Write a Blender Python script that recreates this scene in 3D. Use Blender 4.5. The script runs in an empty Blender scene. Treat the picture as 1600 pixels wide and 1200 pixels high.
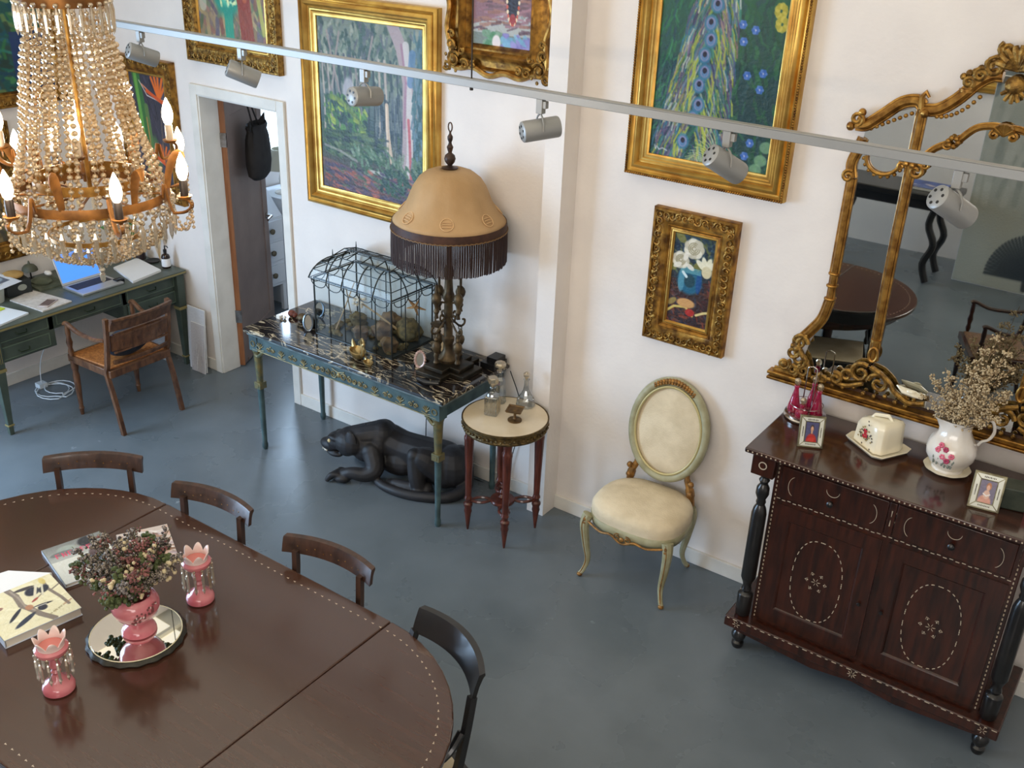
import bpy, bmesh, math, random
import numpy as np
from mathutils import Vector, Matrix
S = bpy.context.scene
COL = S.collection
PI = math.pi
sin, cos = math.sin, math.cos

# ------------------------------------------------------------------ camera
def make_camera():
    yaw, pit, rol = -0.5985172, 0.4550539, 0.0401268
    f = Vector((sin(yaw)*cos(pit), cos(yaw)*cos(pit), -sin(pit)))
    r = Vector((cos(yaw), -sin(yaw), 0)); u = r.cross(f)
    r2 = r*cos(rol) + u*sin(rol); u2 = -r*sin(rol) + u*cos(rol)
    cd = bpy.data.cameras.new('camera'); cam = bpy.data.objects.new('camera', cd); COL.objects.link(cam)
    m = Matrix(((r2.x, u2.x, -f.x, 0.0), (r2.y, u2.y, -f.y, -4.6122), (r2.z, u2.z, -f.z, 3.46494), (0, 0, 0, 1)))
    cam.matrix_world = m
    cd.sensor_fit = 'HORIZONTAL'; cd.sensor_width = 36.0; cd.lens = 36.0*1614.14/1600; cd.clip_start = .02
    S.camera = cam
make_camera()
# ------------------------------------------------------------------ light and exposure
S.view_settings.view_transform = 'Standard'
S.view_settings.look = 'None'
S.view_settings.exposure = 0.0
S.view_settings.gamma = 1.0
S.view_settings.use_curve_mapping = False
W = bpy.data.worlds.new('world'); S.world = W; W.use_nodes = True
W.node_tree.nodes['Background'].inputs[0].default_value = (.62, .74, 1, 1)
W.node_tree.nodes['Background'].inputs[1].default_value = .7
def area(name, loc, target, sx, sy, power, col):
    ld = bpy.data.lights.new(name, 'AREA'); ld.shape = 'RECTANGLE'; ld.size = sx; ld.size_y = sy
    ld.energy = power; ld.color = col
    o = bpy.data.objects.new(name, ld); COL.objects.link(o); o.location = loc
    o.rotation_euler = (Vector(target)-Vector(loc)).to_track_quat('-Z', 'Y').to_euler()
    return o
# daylight through the glazed doors in the left wall, and an added soft fill lamp at the rear wall
area('daylight_left', (-6.72, -3.5, 1.45), (-3.2, -1.6, .3), 2.2, 2.3, 230, (.5, .72, 1))
area('fill_rear', (-.6, -6.35, 2.9), (-3, 0, 1.5), 3.2, 1.6, 115, (1, .93, .86))
area('daylight_next_room', (-6.8, 1.75, 1.75), (-5.4, 1.3, .9), .7, .9, 34, (.55, .74, 1))

# thin shaft of daylight that falls under the desk
sl = bpy.data.lights.new('daylight_shaft', 'SPOT'); sl.energy = 60; sl.spot_size = math.radians(2.4); sl.spot_blend = .1; sl.shadow_soft_size = .005; sl.color = (.9, .96, 1)
so = bpy.data.objects.new('daylight_shaft', sl); COL.objects.link(so); so.location = (-6.3, -4.4, 1.6)
so.rotation_euler = (Vector((-6.49, -1.245, 0))-Vector(so.location)).to_track_quat('-Z', 'Y').to_euler()

# ------------------------------------------------------------------ materials
def lin(c):
    return tuple(((x/255.)/12.92 if x/255. <= .04045 else ((x/255.+.055)/1.055)**2.4) for x in c)
MATS = {}
def mat(name, c, rough=.5, metal=0., c2=None, sc=8., det=4., stretch=None, bump=0., bsc=None, spec=.5, coat=0.,
        trans=0., ior=1.45, emit=0., alpha=1., voro=False, lo=.35, hi=.65, rvar=0., coatr=.08):
    if name in MATS: return MATS[name]
    m = bpy.data.materials.new(name); m.use_nodes = True; MATS[name] = m
    nt = m.node_tree; N = nt.nodes; L = nt.links; b = N['Principled BSDF']
    b.inputs['Base Color'].default_value = (*lin(c), 1)
    b.inputs['Roughness'].default_value = rough; b.inputs['Metallic'].default_value = metal
    b.inputs['Specular IOR Level'].default_value = spec; b.inputs['IOR'].default_value = ior
    b.inputs['Coat Weight'].default_value = coat; b.inputs['Coat Roughness'].default_value = coatr
    b.inputs['Transmission Weight'].default_value = trans; b.inputs['Alpha'].default_value = alpha
    if emit: b.inputs['Emission Color'].default_value = (*lin(c), 1); b.inputs['Emission Strength'].default_value = emit
    if c2 is not None or bump or rvar:
        tc = N.new('ShaderNodeTexCoord'); mp = N.new('ShaderNodeMapping'); L.new(tc.outputs['Object'], mp.inputs[0])
        if stretch: mp.inputs['Scale'].default_value = stretch
        if voro:
            t = N.new('ShaderNodeTexVoronoi'); t.inputs['Scale'].default_value = sc; out = t.outputs['Distance']
        else:
            t = N.new('ShaderNodeTexNoise'); t.inputs['Scale'].default_value = sc; t.inputs['Detail'].default_value = det; out = t.outputs[0]
        L.new(mp.outputs[0], t.inputs['Vector'])
        if c2 is not None:
            r = N.new('ShaderNodeValToRGB'); r.color_ramp.elements[0].position = lo; r.color_ramp.elements[1].position = hi
            r.color_ramp.elements[0].color = (*lin(c), 1); r.color_ramp.elements[1].color = (*lin(c2), 1)
            L.new(out, r.inputs[0]); L.new(r.outputs[0], b.inputs['Base Color'])
        if rvar:
            mr = N.new('ShaderNodeMapRange'); mr.inputs[3].default_value = rough-rvar; mr.inputs[4].default_value = rough+rvar
            L.new(out, mr.inputs[0]); L.new(mr.outputs[0], b.inputs['Roughness'])
        if bump:
            t2 = t
            if bsc:
                t2 = N.new('ShaderNodeTexNoise'); t2.inputs['Scale'].default_value = bsc; t2.inputs['Detail'].default_value = 3
                L.new(mp.outputs[0], t2.inputs['Vector'])
            bn = N.new('ShaderNodeBump'); bn.inputs['Strength'].default_value = bump; bn.inputs['Distance'].default_value = .01
            L.new(t2.outputs[0] if not (voro and not bsc) else t.outputs['Distance'], bn.inputs['Height']); L.new(bn.outputs[0], b.inputs['Normal'])
    return m
def paint_mat():
    if 'painted' in MATS: return MATS['painted']
    m = mat('painted', (128, 128, 128), .45, bump=.35, sc=60, det=3)
    a = m.node_tree.nodes.new('ShaderNodeAttribute'); a.attribute_name = 'Col'
    m.node_tree.links.new(a.outputs['Color'], m.node_tree.nodes['Principled BSDF'].inputs['Base Color'])
    return m
# cut crystal: a clear surface that also mirrors the lamps
def crystal_mat(name, tint, gl=.45, tr=.35):
    m = bpy.data.materials.new(name); m.use_nodes = True; MATS[name] = m
    nt = m.node_tree; N = nt.nodes; L = nt.links; N.remove(N['Principled BSDF'])
    g = N.new('ShaderNodeBsdfGlossy'); g.inputs['Roughness'].default_value = .08; g.inputs[0].default_value = (*lin((240, 226, 204)), 1)
    t = N.new('ShaderNodeBsdfTransparent'); t.inputs[0].default_value = (*lin(tint), 1)
    d = N.new('ShaderNodeBsdfTranslucent'); d.inputs[0].default_value = (*lin((214, 198, 172)), 1)
    a = N.new('ShaderNodeMixShader'); a.inputs[0].default_value = gl; c = N.new('ShaderNodeMixShader'); c.inputs[0].default_value = tr
    L.new(d.outputs[0], c.inputs[1]); L.new(t.outputs[0], c.inputs[2]); L.new(c.outputs[0], a.inputs[1]); L.new(g.outputs[0], a.inputs[2])
    L.new(a.outputs[0], N['Material Output'].inputs[0]); return m
# thin window-like glass
def pane_mat(name, tint, gl=.1):
    m = bpy.data.materials.new(name); m.use_nodes = True; MATS[name] = m
    nt = m.node_tree; N = nt.nodes; L = nt.links; N.remove(N['Principled BSDF'])
    g = N.new('ShaderNodeBsdfGlossy'); g.inputs['Roughness'].default_value = .03
    t = N.new('ShaderNodeBsdfTransparent'); t.inputs[0].default_value = (*lin(tint), 1)
    lw = N.new('ShaderNodeLayerWeight'); lw.inputs[0].default_value = .08
    ad = N.new('ShaderNodeMath'); ad.operation = 'ADD'; ad.inputs[1].default_value = gl; ad.use_clamp = True
    L.new(lw.outputs['Fresnel'], ad.inputs[0])
    a = N.new('ShaderNodeMixShader'); L.new(ad.outputs[0], a.inputs[0]); L.new(t.outputs[0], a.inputs[1]); L.new(g.outputs[0], a.inputs[2])
    L.new(a.outputs[0], N['Material Output'].inputs[0]); return m

wall_m = mat('wall_paint', (234, 226, 219), .55, c2=(226, 218, 212), sc=3, bump=.12, bsc=45)
white_m = mat('white_trim', (228, 224, 216), .4, c2=(216, 212, 204), sc=6)
maho = mat('mahogany', (70, 44, 32), .2, c2=(54, 33, 24), sc=4, det=9, stretch=(1, 14, 14), lo=.2, hi=.85, coat=.7, coatr=.12, rvar=.03)
maho2 = mat('dark_mahogany', (62, 27, 16), .28, c2=(34, 15, 10), sc=5, det=6, stretch=(8, 8, 1), coat=.35, coatr=.12)
walnut = mat('walnut_wood', (72, 48, 36), .36, c2=(44, 29, 22), sc=6, det=6, stretch=(6, 6, 1.5), coat=.2)
oldoak = mat('worn_brown_wood', (112, 76, 50), .42, c2=(70, 43, 28), sc=7, det=6, stretch=(5, 5, 2), coat=.15)
ebony = mat('ebonised_wood', (20, 19, 20), .3, c2=(30, 28, 28), sc=8, coat=.3)
gold = mat('gilding', (184, 138, 68), .36, .8, c2=(124, 84, 36), sc=26, det=5, bump=.15)
goldb = mat('bright_gilding', (206, 168, 88), .32, .75, c2=(172, 128, 60), sc=9, det=4)
goldo = mat('carved_gilding', (172, 132, 64), .42, .7, c2=(96, 68, 32), sc=38, det=5, bump=.55, bsc=60)
goldd = mat('aged_gilding', (176, 128, 54), .4, .7, c2=(96, 62, 26), sc=22, det=6, bump=.3)
brass = mat('aged_brass', (100, 84, 60), .5, .6, c2=(56, 46, 36), sc=18, bump=.2)
brassy = mat('polished_brass', (190, 166, 116), .3, .9)
darkm = mat('dark_metal', (48, 42, 38), .45, .7)
chrome = mat('silver_metal', (205, 200, 196), .18, 1., c2=(150, 142, 134), sc=20)
greyp = mat('grey_enamel', (150, 150, 148), .4, .3)
black = mat('black_plastic', (18, 18, 20), .4)
ivory = mat('bone_inlay', (186, 170, 148), .45)
paper = mat('white_paper', (226, 226, 226), .7)
cream_fab = mat('cream_upholstery', (222, 206, 176), .8, c2=(204, 187, 156), sc=9, bump=.25, bsc=120)
crystal = crystal_mat('crystal', (255, 246, 232), .42, .18)
crystal2 = crystal_mat('clear_crystal', (240, 246, 250), .4, .55)
glass = pane_mat('clear_glass', (240, 245, 246), .015)
cutg = pane_mat('cut_glass', (232, 236, 238), .22)
mirror_m = mat('mirror_glass', (196, 198, 194), .015, 1.)
porc = mat('cream_porcelain', (236, 226, 200), .2, coat=.5)
porcw = mat('white_porcelain', (232, 228, 222), .18, c2=(222, 214, 202), sc=12, coat=.5)
pinkg = mat('pink_glass', (206, 124, 128), .18, c2=(190, 98, 108), sc=7, coat=.6)
pinkl = mat('pale_pink_glass', (230, 206, 198), .25, coat=.4)

# ------------------------------------------------------------------ mesh helpers
class MB:
    def __init__(s): s.v = []; s.f = []; s.mi = []; s.T = Matrix.Identity(4); s.open = False
    def at(s, x=0, y=0, z=0, rz=0, rx=0, ry=0, sc=1):
        s.T = Matrix.Translation((x, y, z)) @ Matrix.Rotation(rz, 4, 'Z') @ Matrix.Rotation(ry, 4, 'Y') @ Matrix.Rotation(rx, 4, 'X') @ Matrix.Scale(sc, 4)
        return s
    def add(s, vs, fs, m=0):
        o = len(s.v); T = s.T
        s.v += [tuple(T @ Vector(p)) for p in vs]; s.f += [[i+o for i in f] for f in fs]; s.mi += [m]*len(fs); return s
    def box(s, cx, cy, cz, sx, sy, sz, m=0):
        x, y, z = sx/2, sy/2, sz/2
        vs = [(cx+a*x, cy+b*y, cz+c*z) for a in (-1, 1) for b in (-1, 1) for c in (-1, 1)]
        return s.add(vs, [(0, 1, 3, 2), (4, 6, 7, 5), (0, 4, 5, 1), (2, 3, 7, 6), (0, 2, 6, 4), (1, 5, 7, 3)], m)
    def hexa(s, p, m=0):   # bottom four then top four corners
        return s.add(p, [(0, 3, 2, 1), (4, 5, 6, 7), (0, 1, 5, 4), (1, 2, 6, 5), (2, 3, 7, 6), (3, 0, 4, 7)], m)
    def lathe(s, prof, cx=0, cy=0, cz=0, n=24, m=0, rf=None, sx=1, sy=1):
        vs = []; fs = []
        for (r, z) in prof:
            for i in range(n):
                a = 2*PI*i/n; k = rf(a, z) if rf else 1
                vs.append((cx+r*k*cos(a)*sx, cy+r*k*sin(a)*sy, cz+z))
        for j in range(len(prof)-1):
            for i in range(n):
                a, b = j*n+i, j*n+(i+1) % n; fs.append((a, b, b+n, a+n))
        if prof[0][0] > 1e-6 and prof[0] != prof[-1] and not s.open: fs.append(tuple(range(n))[::-1])
        if prof[-1][0] > 1e-6 and prof[0] != prof[-1] and not s.open: fs.append(tuple(range((len(prof)-1)*n, len(prof)*n)))
        return s.add(vs, fs, m)
    def tube(s, pts, r, n=8, m=0, closed=False, fl=1., up=(0, 0, 1)):
        P = [Vector(p) for p in pts]; k = len(P); rs = r if isinstance(r, (list, tuple)) else [r]*k
        vs = []; fs = []; prev = None
        for i in range(k):
            if closed: t = P[(i+1) % k]-P[i-1]
            else: t = P[min(i+1, k-1)]-P[max(i-1, 0)]
            t = t.normalized() if t.length > 1e-9 else Vector((0, 0, 1))
            if prev is None:
                q = Vector(up)
                if abs(q.dot(t)) > .95: q = Vector((1, 0, 0))
            else: q = prev
            q = (q-t*q.dot(t)); q = q.normalized() if q.length > 1e-6 else Vector((1, 0, 0)); prev = q
            w = t.cross(q)
            for j in range(n):
                a = 2*PI*(j+.5)/n; vs.append(P[i]+q*(rs[i]*fl*cos(a))+w*(rs[i]*sin(a)))
        for i in range(k if closed else k-1):
            for j in range(n):
                a, b = i*n+j, i*n+(j+1) % n; c, d = ((i+1) % k)*n+j, ((i+1) % k)*n+(j+1) % n; fs.append((a, b, d, c))
        if not closed: fs.append(tuple(range(n))[::-1]); fs.append(tuple(range((k-1)*n, k*n)))
        return s.add(vs, fs, m)
    def sph(s, cx, cy, cz, r, nu=10, nv=6, sx=1, sy=1, sz=1, m=0):
        vs = [(cx, cy, cz-r*sz)]; fs = []
        for j in range(1, nv):
            a = PI*j/nv
            for i in range(nu): b = 2*PI*i/nu; vs.append((cx+r*sx*sin(a)*cos(b), cy+r*sy*sin(a)*sin(b), cz-r*sz*cos(a)))
        vs.append((cx, cy, cz+r*sz)); e = len(vs)-1
        for i in range(nu):
            fs.append((0, 1+(i+1) % nu, 1+i)); fs.append((e, e-nu+i, e-nu+(i+1) % nu))
            for j in range(nv-2): a = 1+j*nu+i; b = 1+j*nu+(i+1) % nu; fs.append((a, b, b+nu, a+nu))
        return s.add(vs, fs, m)
    def prism(s, poly, z0, z1, m=0):
        n = len(poly); vs = [(x, y, z0) for x, y in poly]+[(x, y, z1) for x, y in poly]
        return s.add(vs, [tuple(range(n))[::-1], tuple(range(n, 2*n))]+[(i, (i+1) % n, n+(i+1) % n, n+i) for i in range(n)], m)
    def slab(s, poly, y0, y1, m=0):   # polygon in x,z pulled along y
        n = len(poly); vs = [(x, y0, z) for x, z in poly]+[(x, y1, z) for x, z in poly]
        return s.add(vs, [tuple(range(n)), tuple(range(n, 2*n))[::-1]]+[(i, n+i, n+(i+1) % n, (i+1) % n) for i in range(n)], m)
    def build(s, name, m, parent=None, ang=38, bevel=0, subsurf=0, seg=2):
        me = bpy.data.meshes.new(name); me.from_pydata(s.v, [], s.f); ms = m if isinstance(m, (list, tuple)) else [m]
        for k in ms: me.materials.append(k)
        if len(ms) > 1: me.polygons.foreach_set('material_index', s.mi)
        bm = bmesh.new(); bm.from_mesh(me); bmesh.ops.recalc_face_normals(bm, faces=bm.faces); bm.to_mesh(me); bm.free()
        if ang: me.shade_smooth(); me.set_sharp_from_angle(angle=math.radians(ang))
        else: me.shade_flat()
        o = bpy.data.objects.new(name, me); COL.objects.link(o)
        if parent is not None: o.parent = parent
        if bevel:
            b = o.modifiers.new('bevel', 'BEVEL'); b.width = bevel; b.segments = seg; b.limit_method = 'ANGLE'; b.angle_limit = math.radians(40)
        if subsurf: q = o.modifiers.new('sub', 'SUBSURF'); q.levels = subsurf; q.render_levels = subsurf
        return o
def thing(name, label, cat, loc=(0, 0, 0), rz=0, group=None):
    o = bpy.data.objects.new(name, None); COL.objects.link(o); o.location = loc; o.rotation_euler = (0, 0, rz)
    o.empty_display_size = .05
    return tag(o, label, cat, group)
def tag(o, label, cat, group=None):
    o['label'] = label; o['category'] = cat
    if group: o['group'] = group
    return o
def struct(o): o['kind'] = 'structure'; return o
def plabel(o, t): o['label'] = t; return o
def dup(root, loc, rz, label, group=None):
    def cp(o, par):
        c = o.copy(); COL.objects.link(c)
        if par is not None: c.parent = par
        for k in o.children: cp(k, c)
        return c
    r = cp(root, None); r.location = loc; r.rotation_euler = (0, 0, rz); r['label'] = label
    if group: r['group'] = group
    return r
def spiral(cx, cz, r, turns=1.4, a0=0, d=1, n=18, y=0, k=.25):
    out = []
    for i in range(n+1):
        t = i/n; a = a0+d*turns*2*PI*t; q = r*(1-(1-k)*t); out.append((cx+q*cos(a), y, cz+q*sin(a)))
    return out
def bez(p0, p1, p2, p3, n=10):
    P = [Vector(p) for p in (p0, p1, p2, p3)]
    return [tuple(P[0]*(1-t)**3+P[1]*3*t*(1-t)**2+P[2]*3*t*t*(1-t)+P[3]*t**3) for t in [i/n for i in range(n+1)]]
def cat_rom(pts, n=6):
    P = [Vector(p) for p in pts]; out = []
    for i in range(len(P)-1):
        a, b, c, d = P[max(i-1, 0)], P[i], P[i+1], P[min(i+2, len(P)-1)]
        for j in range(n):
            t = j/n; out.append(tuple(.5*((2*b)+(c-a)*t+(2*a-5*b+4*c-d)*t*t+(3*b-a-3*c+d)*t**3)))
    out.append(tuple(P[-1])); return out
def lerp_list(a, b, n): return [a+(b-a)*i/(n-1) for i in range(n)]

# ------------------------------------------------------------------ raster painter for pictures and covers
class Paint:
    def __init__(s, w, h, bg, seed=1):
        s.w = w; s.h = h; s.a = np.ones((h, w, 3))*np.array(bg, float); s.rs = np.random.RandomState(seed)
        s.Y, s.X = np.mgrid[0:h, 0:w].astype(float); s.X = (s.X+.5)/w; s.Y = (s.Y+.5)/h; s.as_ = h/w
    def ell(s, cx, cy, rx, ry, c, al=1., ang=0., soft=.25):
        dx = s.X-cx; dy = (s.Y-cy)*s.as_; ca, sa = cos(ang), sin(ang); ry = ry*s.as_
        q = np.sqrt(((dx*ca+dy*sa)/rx)**2+((-dx*sa+dy*ca)/ry)**2)
        k = (np.clip((1-q)/soft+.5, 0, 1)*al)[..., None]; s.a = s.a*(1-k)+np.array(c, float)*k
    def rect(s, x0, y0, x1, y1, c, al=1.):
        k = (((s.X > x0) & (s.X < x1) & (s.Y > y0) & (s.Y < y1))*al)[..., None]; s.a = s.a*(1-k)+np.array(c, float)*k
    def grad(s, y0, y1, c0, c1):
        t = np.clip((s.Y-y0)/(y1-y0), 0, 1)[..., None]; k = ((s.Y >= y0) & (s.Y <= y1))[..., None]
        s.a = np.where(k, np.array(c0, float)*(1-t)+np.array(c1, float)*t, s.a)
    def line(s, pts, wd, c, al=1.):
        c = np.array(c, float); pts = [(p[0], p[1]*s.as_) for p in pts]
        for i in range(len(pts)-1):
            (x0, y0), (x1, y1) = pts[i], pts[i+1]
            i0 = max(int((min(x0, x1)-wd*2)*s.w), 0); i1 = min(int((max(x0, x1)+wd*2)*s.w)+2, s.w)
            j0 = max(int((min(y0, y1)-wd*2)*s.w), 0); j1 = min(int((max(y0, y1)+wd*2)*s.w)+2, s.h)
            if i1 <= i0 or j1 <= j0: continue
            X = s.X[j0:j1, i0:i1]; Y = s.Y[j0:j1, i0:i1]*s.as_
            dx, dy = x1-x0, y1-y0; L = dx*dx+dy*dy+1e-12; t = np.clip(((X-x0)*dx+(Y-y0)*dy)/L, 0, 1)
            d = np.hypot(X-x0-t*dx, Y-y0-t*dy); k = (np.clip((wd-d)*s.w*.9+.5, 0, 1)*al)[..., None]
            s.a[j0:j1, i0:i1] = s.a[j0:j1, i0:i1]*(1-k)+c*k
    def strokes(s, n, box, ln, wd, cols, ang, av=.4, al=.75, curve=0.):
        R = s.rs
        for i in range(n):
            x = R.uniform(box[0], box[2]); y = R.uniform(box[1], box[3]); a = ang+R.uniform(-av, av); q = ln*R.uniform(.5, 1.3)
            c = np.array(cols[R.randint(len(cols))], float)+R.uniform(-14, 14)
            x2 = x+q*cos(a)/2; y2 = y+q*sin(a)/2/s.as_; a2 = a+curve*R.uniform(-1, 1)
            s.line([(x, y), (x2, y2), (x2+q*cos(a2)/2, y2+q*sin(a2)/2/s.as_)], wd*R.uniform(.6, 1.3), np.clip(c, 0, 255), al)
    def mesh(s, name, x0, x1, z0, z1, y=0., parent=None, flat=False):
        w, h = s.w, s.h; xs = np.linspace(x0, x1, w); zs = np.linspace(z1, z0, h)
        XX, ZZ = np.meshgrid(xs, zs); co = np.zeros((h*w, 3)); co[:, 0] = XX.ravel()
        if flat: co[:, 1] = ZZ.ravel(); co[:, 2] = y
        else: co[:, 1] = y; co[:, 2] = ZZ.ravel()
        me = bpy.data.meshes.new(name); i = np.arange(h*w).reshape(h, w)
        q = np.stack([i[:-1, :-1], i[1:, :-1], i[1:, 1:], i[:-1, 1:]], -1).reshape(-1, 4)
        me.vertices.add(h*w); me.vertices.foreach_set('co', co.ravel())
        me.loops.add(len(q)*4); me.loops.foreach_set('vertex_index', q.ravel().astype(np.int32))
        me.polygons.add(len(q)); me.polygons.foreach_set('loop_start', np.arange(0, len(q)*4, 4, dtype=np.int32))
        me.polygons.foreach_set('loop_total', np.full(len(q), 4, dtype=np.int32)); me.update(calc_edges=True)
        c = np.clip(s.a/255, 0, 1); c = np.where(c <= .04045, c/12.92, ((c+.055)/1.055)**2.4)
        at = me.color_attributes.new('Col', 'FLOAT_COLOR', 'POINT')
        at.data.foreach_set('color', np.concatenate([c.reshape(-1, 3), np.ones((h*w, 1))], 1).ravel().astype(np.float32))
        me.materials.append(paint_mat()); o = bpy.data.objects.new(name, me); COL.objects.link(o)
        if parent is not None: o.parent = parent
        return o

# ------------------------------------------------------------------ room shell
def room():
    fm = mat('painted_concrete_floor', (92, 101, 107), .28, c2=(110, 119, 126), sc=1.3, det=8, bump=.06, bsc=14, lo=.3, hi=.72, rvar=.09, spec=.5)
    nt = fm.node_tree; N = nt.nodes; L = nt.links; b = N['Principled BSDF']
    ramp = [n for n in N if n.type == 'VALTORGB'][0]; tc = [n for n in N if n.type == 'TEX_COORD'][0]
    n2 = N.new('ShaderNodeTexNoise'); n2.inputs['Scale'].default_value = 7; n2.inputs['Detail'].default_value = 9; n2.inputs['Roughness'].default_value = .7
    r2 = N.new('ShaderNodeValToRGB'); r2.color_ramp.elements[0].position = .66; r2.color_ramp.elements[1].position = .78
    mx = N.new('ShaderNodeMix'); mx.data_type = 'RGBA'; mx.inputs[7].default_value = (*lin((160, 168, 174)), 1)
    L.new(tc.outputs['Object'], n2.inputs['Vector']); L.new(n2.outputs[0], r2.inputs[0]); L.new(r2.outputs[0], mx.inputs[0])
    n3 = N.new('ShaderNodeTexNoise'); n3.inputs['Scale'].default_value = 2.3; n3.inputs['Detail'].default_value = 4
    r3 = N.new('ShaderNodeValToRGB'); r3.color_ramp.elements[0].position = .5; r3.color_ramp.elements[1].position = .78
    mp3 = N.new('ShaderNodeMapping'); mp3.inputs['Location'].default_value = (3.3, 1.7, 0); L.new(tc.outputs['Object'], mp3.inputs[0]); L.new(mp3.outputs[0], n3.inputs['Vector'])
    L.new(n3.outputs[0], r3.inputs[0]); m3 = N.new('ShaderNodeMix'); m3.data_type = 'RGBA'; m3.inputs[7].default_value = (*lin((84, 93, 99)), 1)
    q = N.new('ShaderNodeMath'); q.operation = 'MULTIPLY'; q.inputs[1].default_value = .7; L.new(r3.outputs[0], q.inputs[0]); L.new(q.outputs[0], m3.inputs[0])
    L.new(ramp.outputs[0], m3.inputs[6]); L.new(m3.outputs[2], mx.inputs[6]); L.new(mx.outputs[2], b.inputs['Base Color'])
    struct(MB().box(-2.4, -1.8, -.05, 9.6, 10.6, .1).build('floor', fm, ang=0))
    # main wall with its doorway, pier and set-back part
    m = MB(); m.box(-6.365, .066, 2.15, 1.13, .132, 4.3); m.box(-3.98, .066, 2.15, 2.10, .132, 4.3); m.box(-5.415, .066, 3.19, .77, .132, 2.22)
    m.box(-2.853, -.04, 2.15, .116, .18, 4.3); struct(m.build('wall_back', wall_m, ang=0))
    struct(MB().box(.1, .0754, 2.15, 5.9, .12, 4.3).build('wall_right_of_pier', wall_m, ang=0)).name = 'wall_back_right'
    m = MB(); m.box(-6.89, -.65, 2.15, .12, 3.5, 4.3); m.box(-6.89, -6.05, 2.15, .12, 2.1, 4.3); m.box(-6.89, -3.8, 3.5, .12, 2.8, 1.6)
    m.box(-6.89, 1.2, 2.15, .12, .3, 4.3); m.box(-6.89, 2.75, 2.15, .12, 1.2, 4.3); m.box(-6.89, 1.75, .6, .12, .8, 1.2); m.box(-6.89, 1.75, 3.3, .12, .8, 2.0)
    struct(m.build('wall_left', wall_m, ang=0))
    m = MB(); m.box(-4.85, -6.76, 2.15, 4.3, .12, 4.3); m.box(1.9, -6.76, 2.15, 1.8, .12, 4.3); m.box(-.85, -6.76, 1.0, 3.7, .12, 2.0); m.box(-.85, -6.76, 4.05, 3.7, .12, .5)
    struct(m.build('wall_front', wall_m, ang=0))
    struct(MB().box(2.36, -3.3, 2.15, .12, 7.1, 4.3).build('wall_right', wall_m, ang=0))
    cm = mat('ceiling_boards', (226, 220, 200), .6)
    m = MB(); m.box(-2.4, -3.4, 4.40, 9.6, 7.1, .1)
    for i in range(30): m.box(-6.9+i*.32, -3.4, 4.3, .035, 7.0, .04)
    struct(m.build('ceiling', cm, ang=0))
    # added glowing sheet under the ceiling, for soft fill and brighter reflections
    rs = mat('ceiling_fill_glow', (255, 246, 226), .6, emit=.6)
    struct(MB().box(-2.4, -3.3, 4.335, 9.0, 6.2, .02).build('fill_glow_panel', rs, ang=0))
    # glazed doors out of view, and a rear window added for the fill lamp
    m = MB()
    for y in (-5.2, -3.8, -2.4): m.box(-6.87, y, 1.35, .08, .07, 2.7)
    m.box(-6.87, -3.8, 2.66, .08, 2.8, .07); m.box(-6.87, -3.8, 1.2, .06, 2.8, .05)
    w = struct(m.build('window_1', white_m, ang=0)); g = MB().box(-6.88, -3.8, 1.35, .008, 2.8, 2.6).build('window_pane', glass, w)
    m = MB()
    for x in (-2.7, -.85, 1.0): m.box(x, -6.74, 2.9, .07, .08, 1.8)
    m.box(-.85, -6.74, 2.03, 3.7, .08, .07); m.box(-.85, -6.74, 3.77, 3.7, .08, .07)
    w = struct(m.build('window_2', white_m, ang=0)); g = MB().box(-.85, -6.75, 2.9, 3.6, .008, 1.7).build('window_pane', glass, w)
    # skirting
    m = MB(); m.box(-3.945, -.008, .045, 2.05, .016, .09); struct(m.build('baseboard_back', white_m, bevel=.003))
    m = MB(); m.box(.1, .006, .045, 5.8, .02, .09); struct(m.build('baseboard_right', white_m, bevel=.003))
    m = MB(); m.box(-6.822, -.95, .045, .016, 2.85, .09); m.box(-6.31, -.008, .045, .88, .016, .09); struct(m.build('baseboard_left', white_m, bevel=.003))
    # door casing and jamb
    m = MB(); x0, x1, H, c = -5.80, -5.03, 2.08, .068
    m.box(x0-c/2, -.01, (H+c)/2, c, .02, H+c); m.box(x1+c/2, -.01, (H+c)/2, c, .02, H+c); m.box((x0+x1)/2, -.01, H+c/2, x1-x0, .02, c)
    m.box(x0+.004, .07, H/2, .012, .16, H); m.box(x1-.004, .07, H/2, .012, .16, H); m.box((x0+x1)/2, .07, H-.004, x1-x0, .16, .012)
    struct(m.build('trim_1', white_m, bevel=.004))
    # next room
    m = MB(); m.box(-4.9, 1.5, 2.15, .12, 2.8, 4.3); m.box(-5.9, 3.26, 2.15, 2.1, .1, 4.3)
    struct(m.build('wall_next_room', wall_m, ang=0))
    struct(MB().box(-5.9, 1.7, 3.2, 2.2, 3.2, .1).build('ceiling_next_room', white_m, ang=0))
    sky = mat('bright_sky', (232, 244, 255), .5, emit=2.2)
    o = MB().box(-7.35, 1.75, 1.75, .02, 2.4, 2.6).build('sky_backdrop', sky, ang=0); struct(o); o.name = 'sky_outside'  # glowing sheet standing in for the sky outside the next-room window
    m = MB()
    for y in (1.37, 1.75, 2.13): m.box(-6.86, y, 1.75, .07, .05, 1.1)
    m.box(-6.86, 1.75, 1.22, .09, .8, .05); m.box(-6.86, 1.75, 2.28, .07, .8, .05)
    w = struct(m.build('window_3', white_m, ang=0)); MB().box(-6.87, 1.75, 1.75, .006, .76, 1.06).build('window_pane', glass, w)
    # the open door
    d = MB().box(0, 0, 1.03, .76, .04, 2.04); W_ = .76
    dm = mat('taupe_door_paint', (134, 114, 104), .45, c2=(118, 100, 92), sc=4)
    edge = mat('bare_orange_timber', (160, 108, 72), .5, c2=(138, 88, 56), sc=5, stretch=(8, 8, 1))
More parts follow.
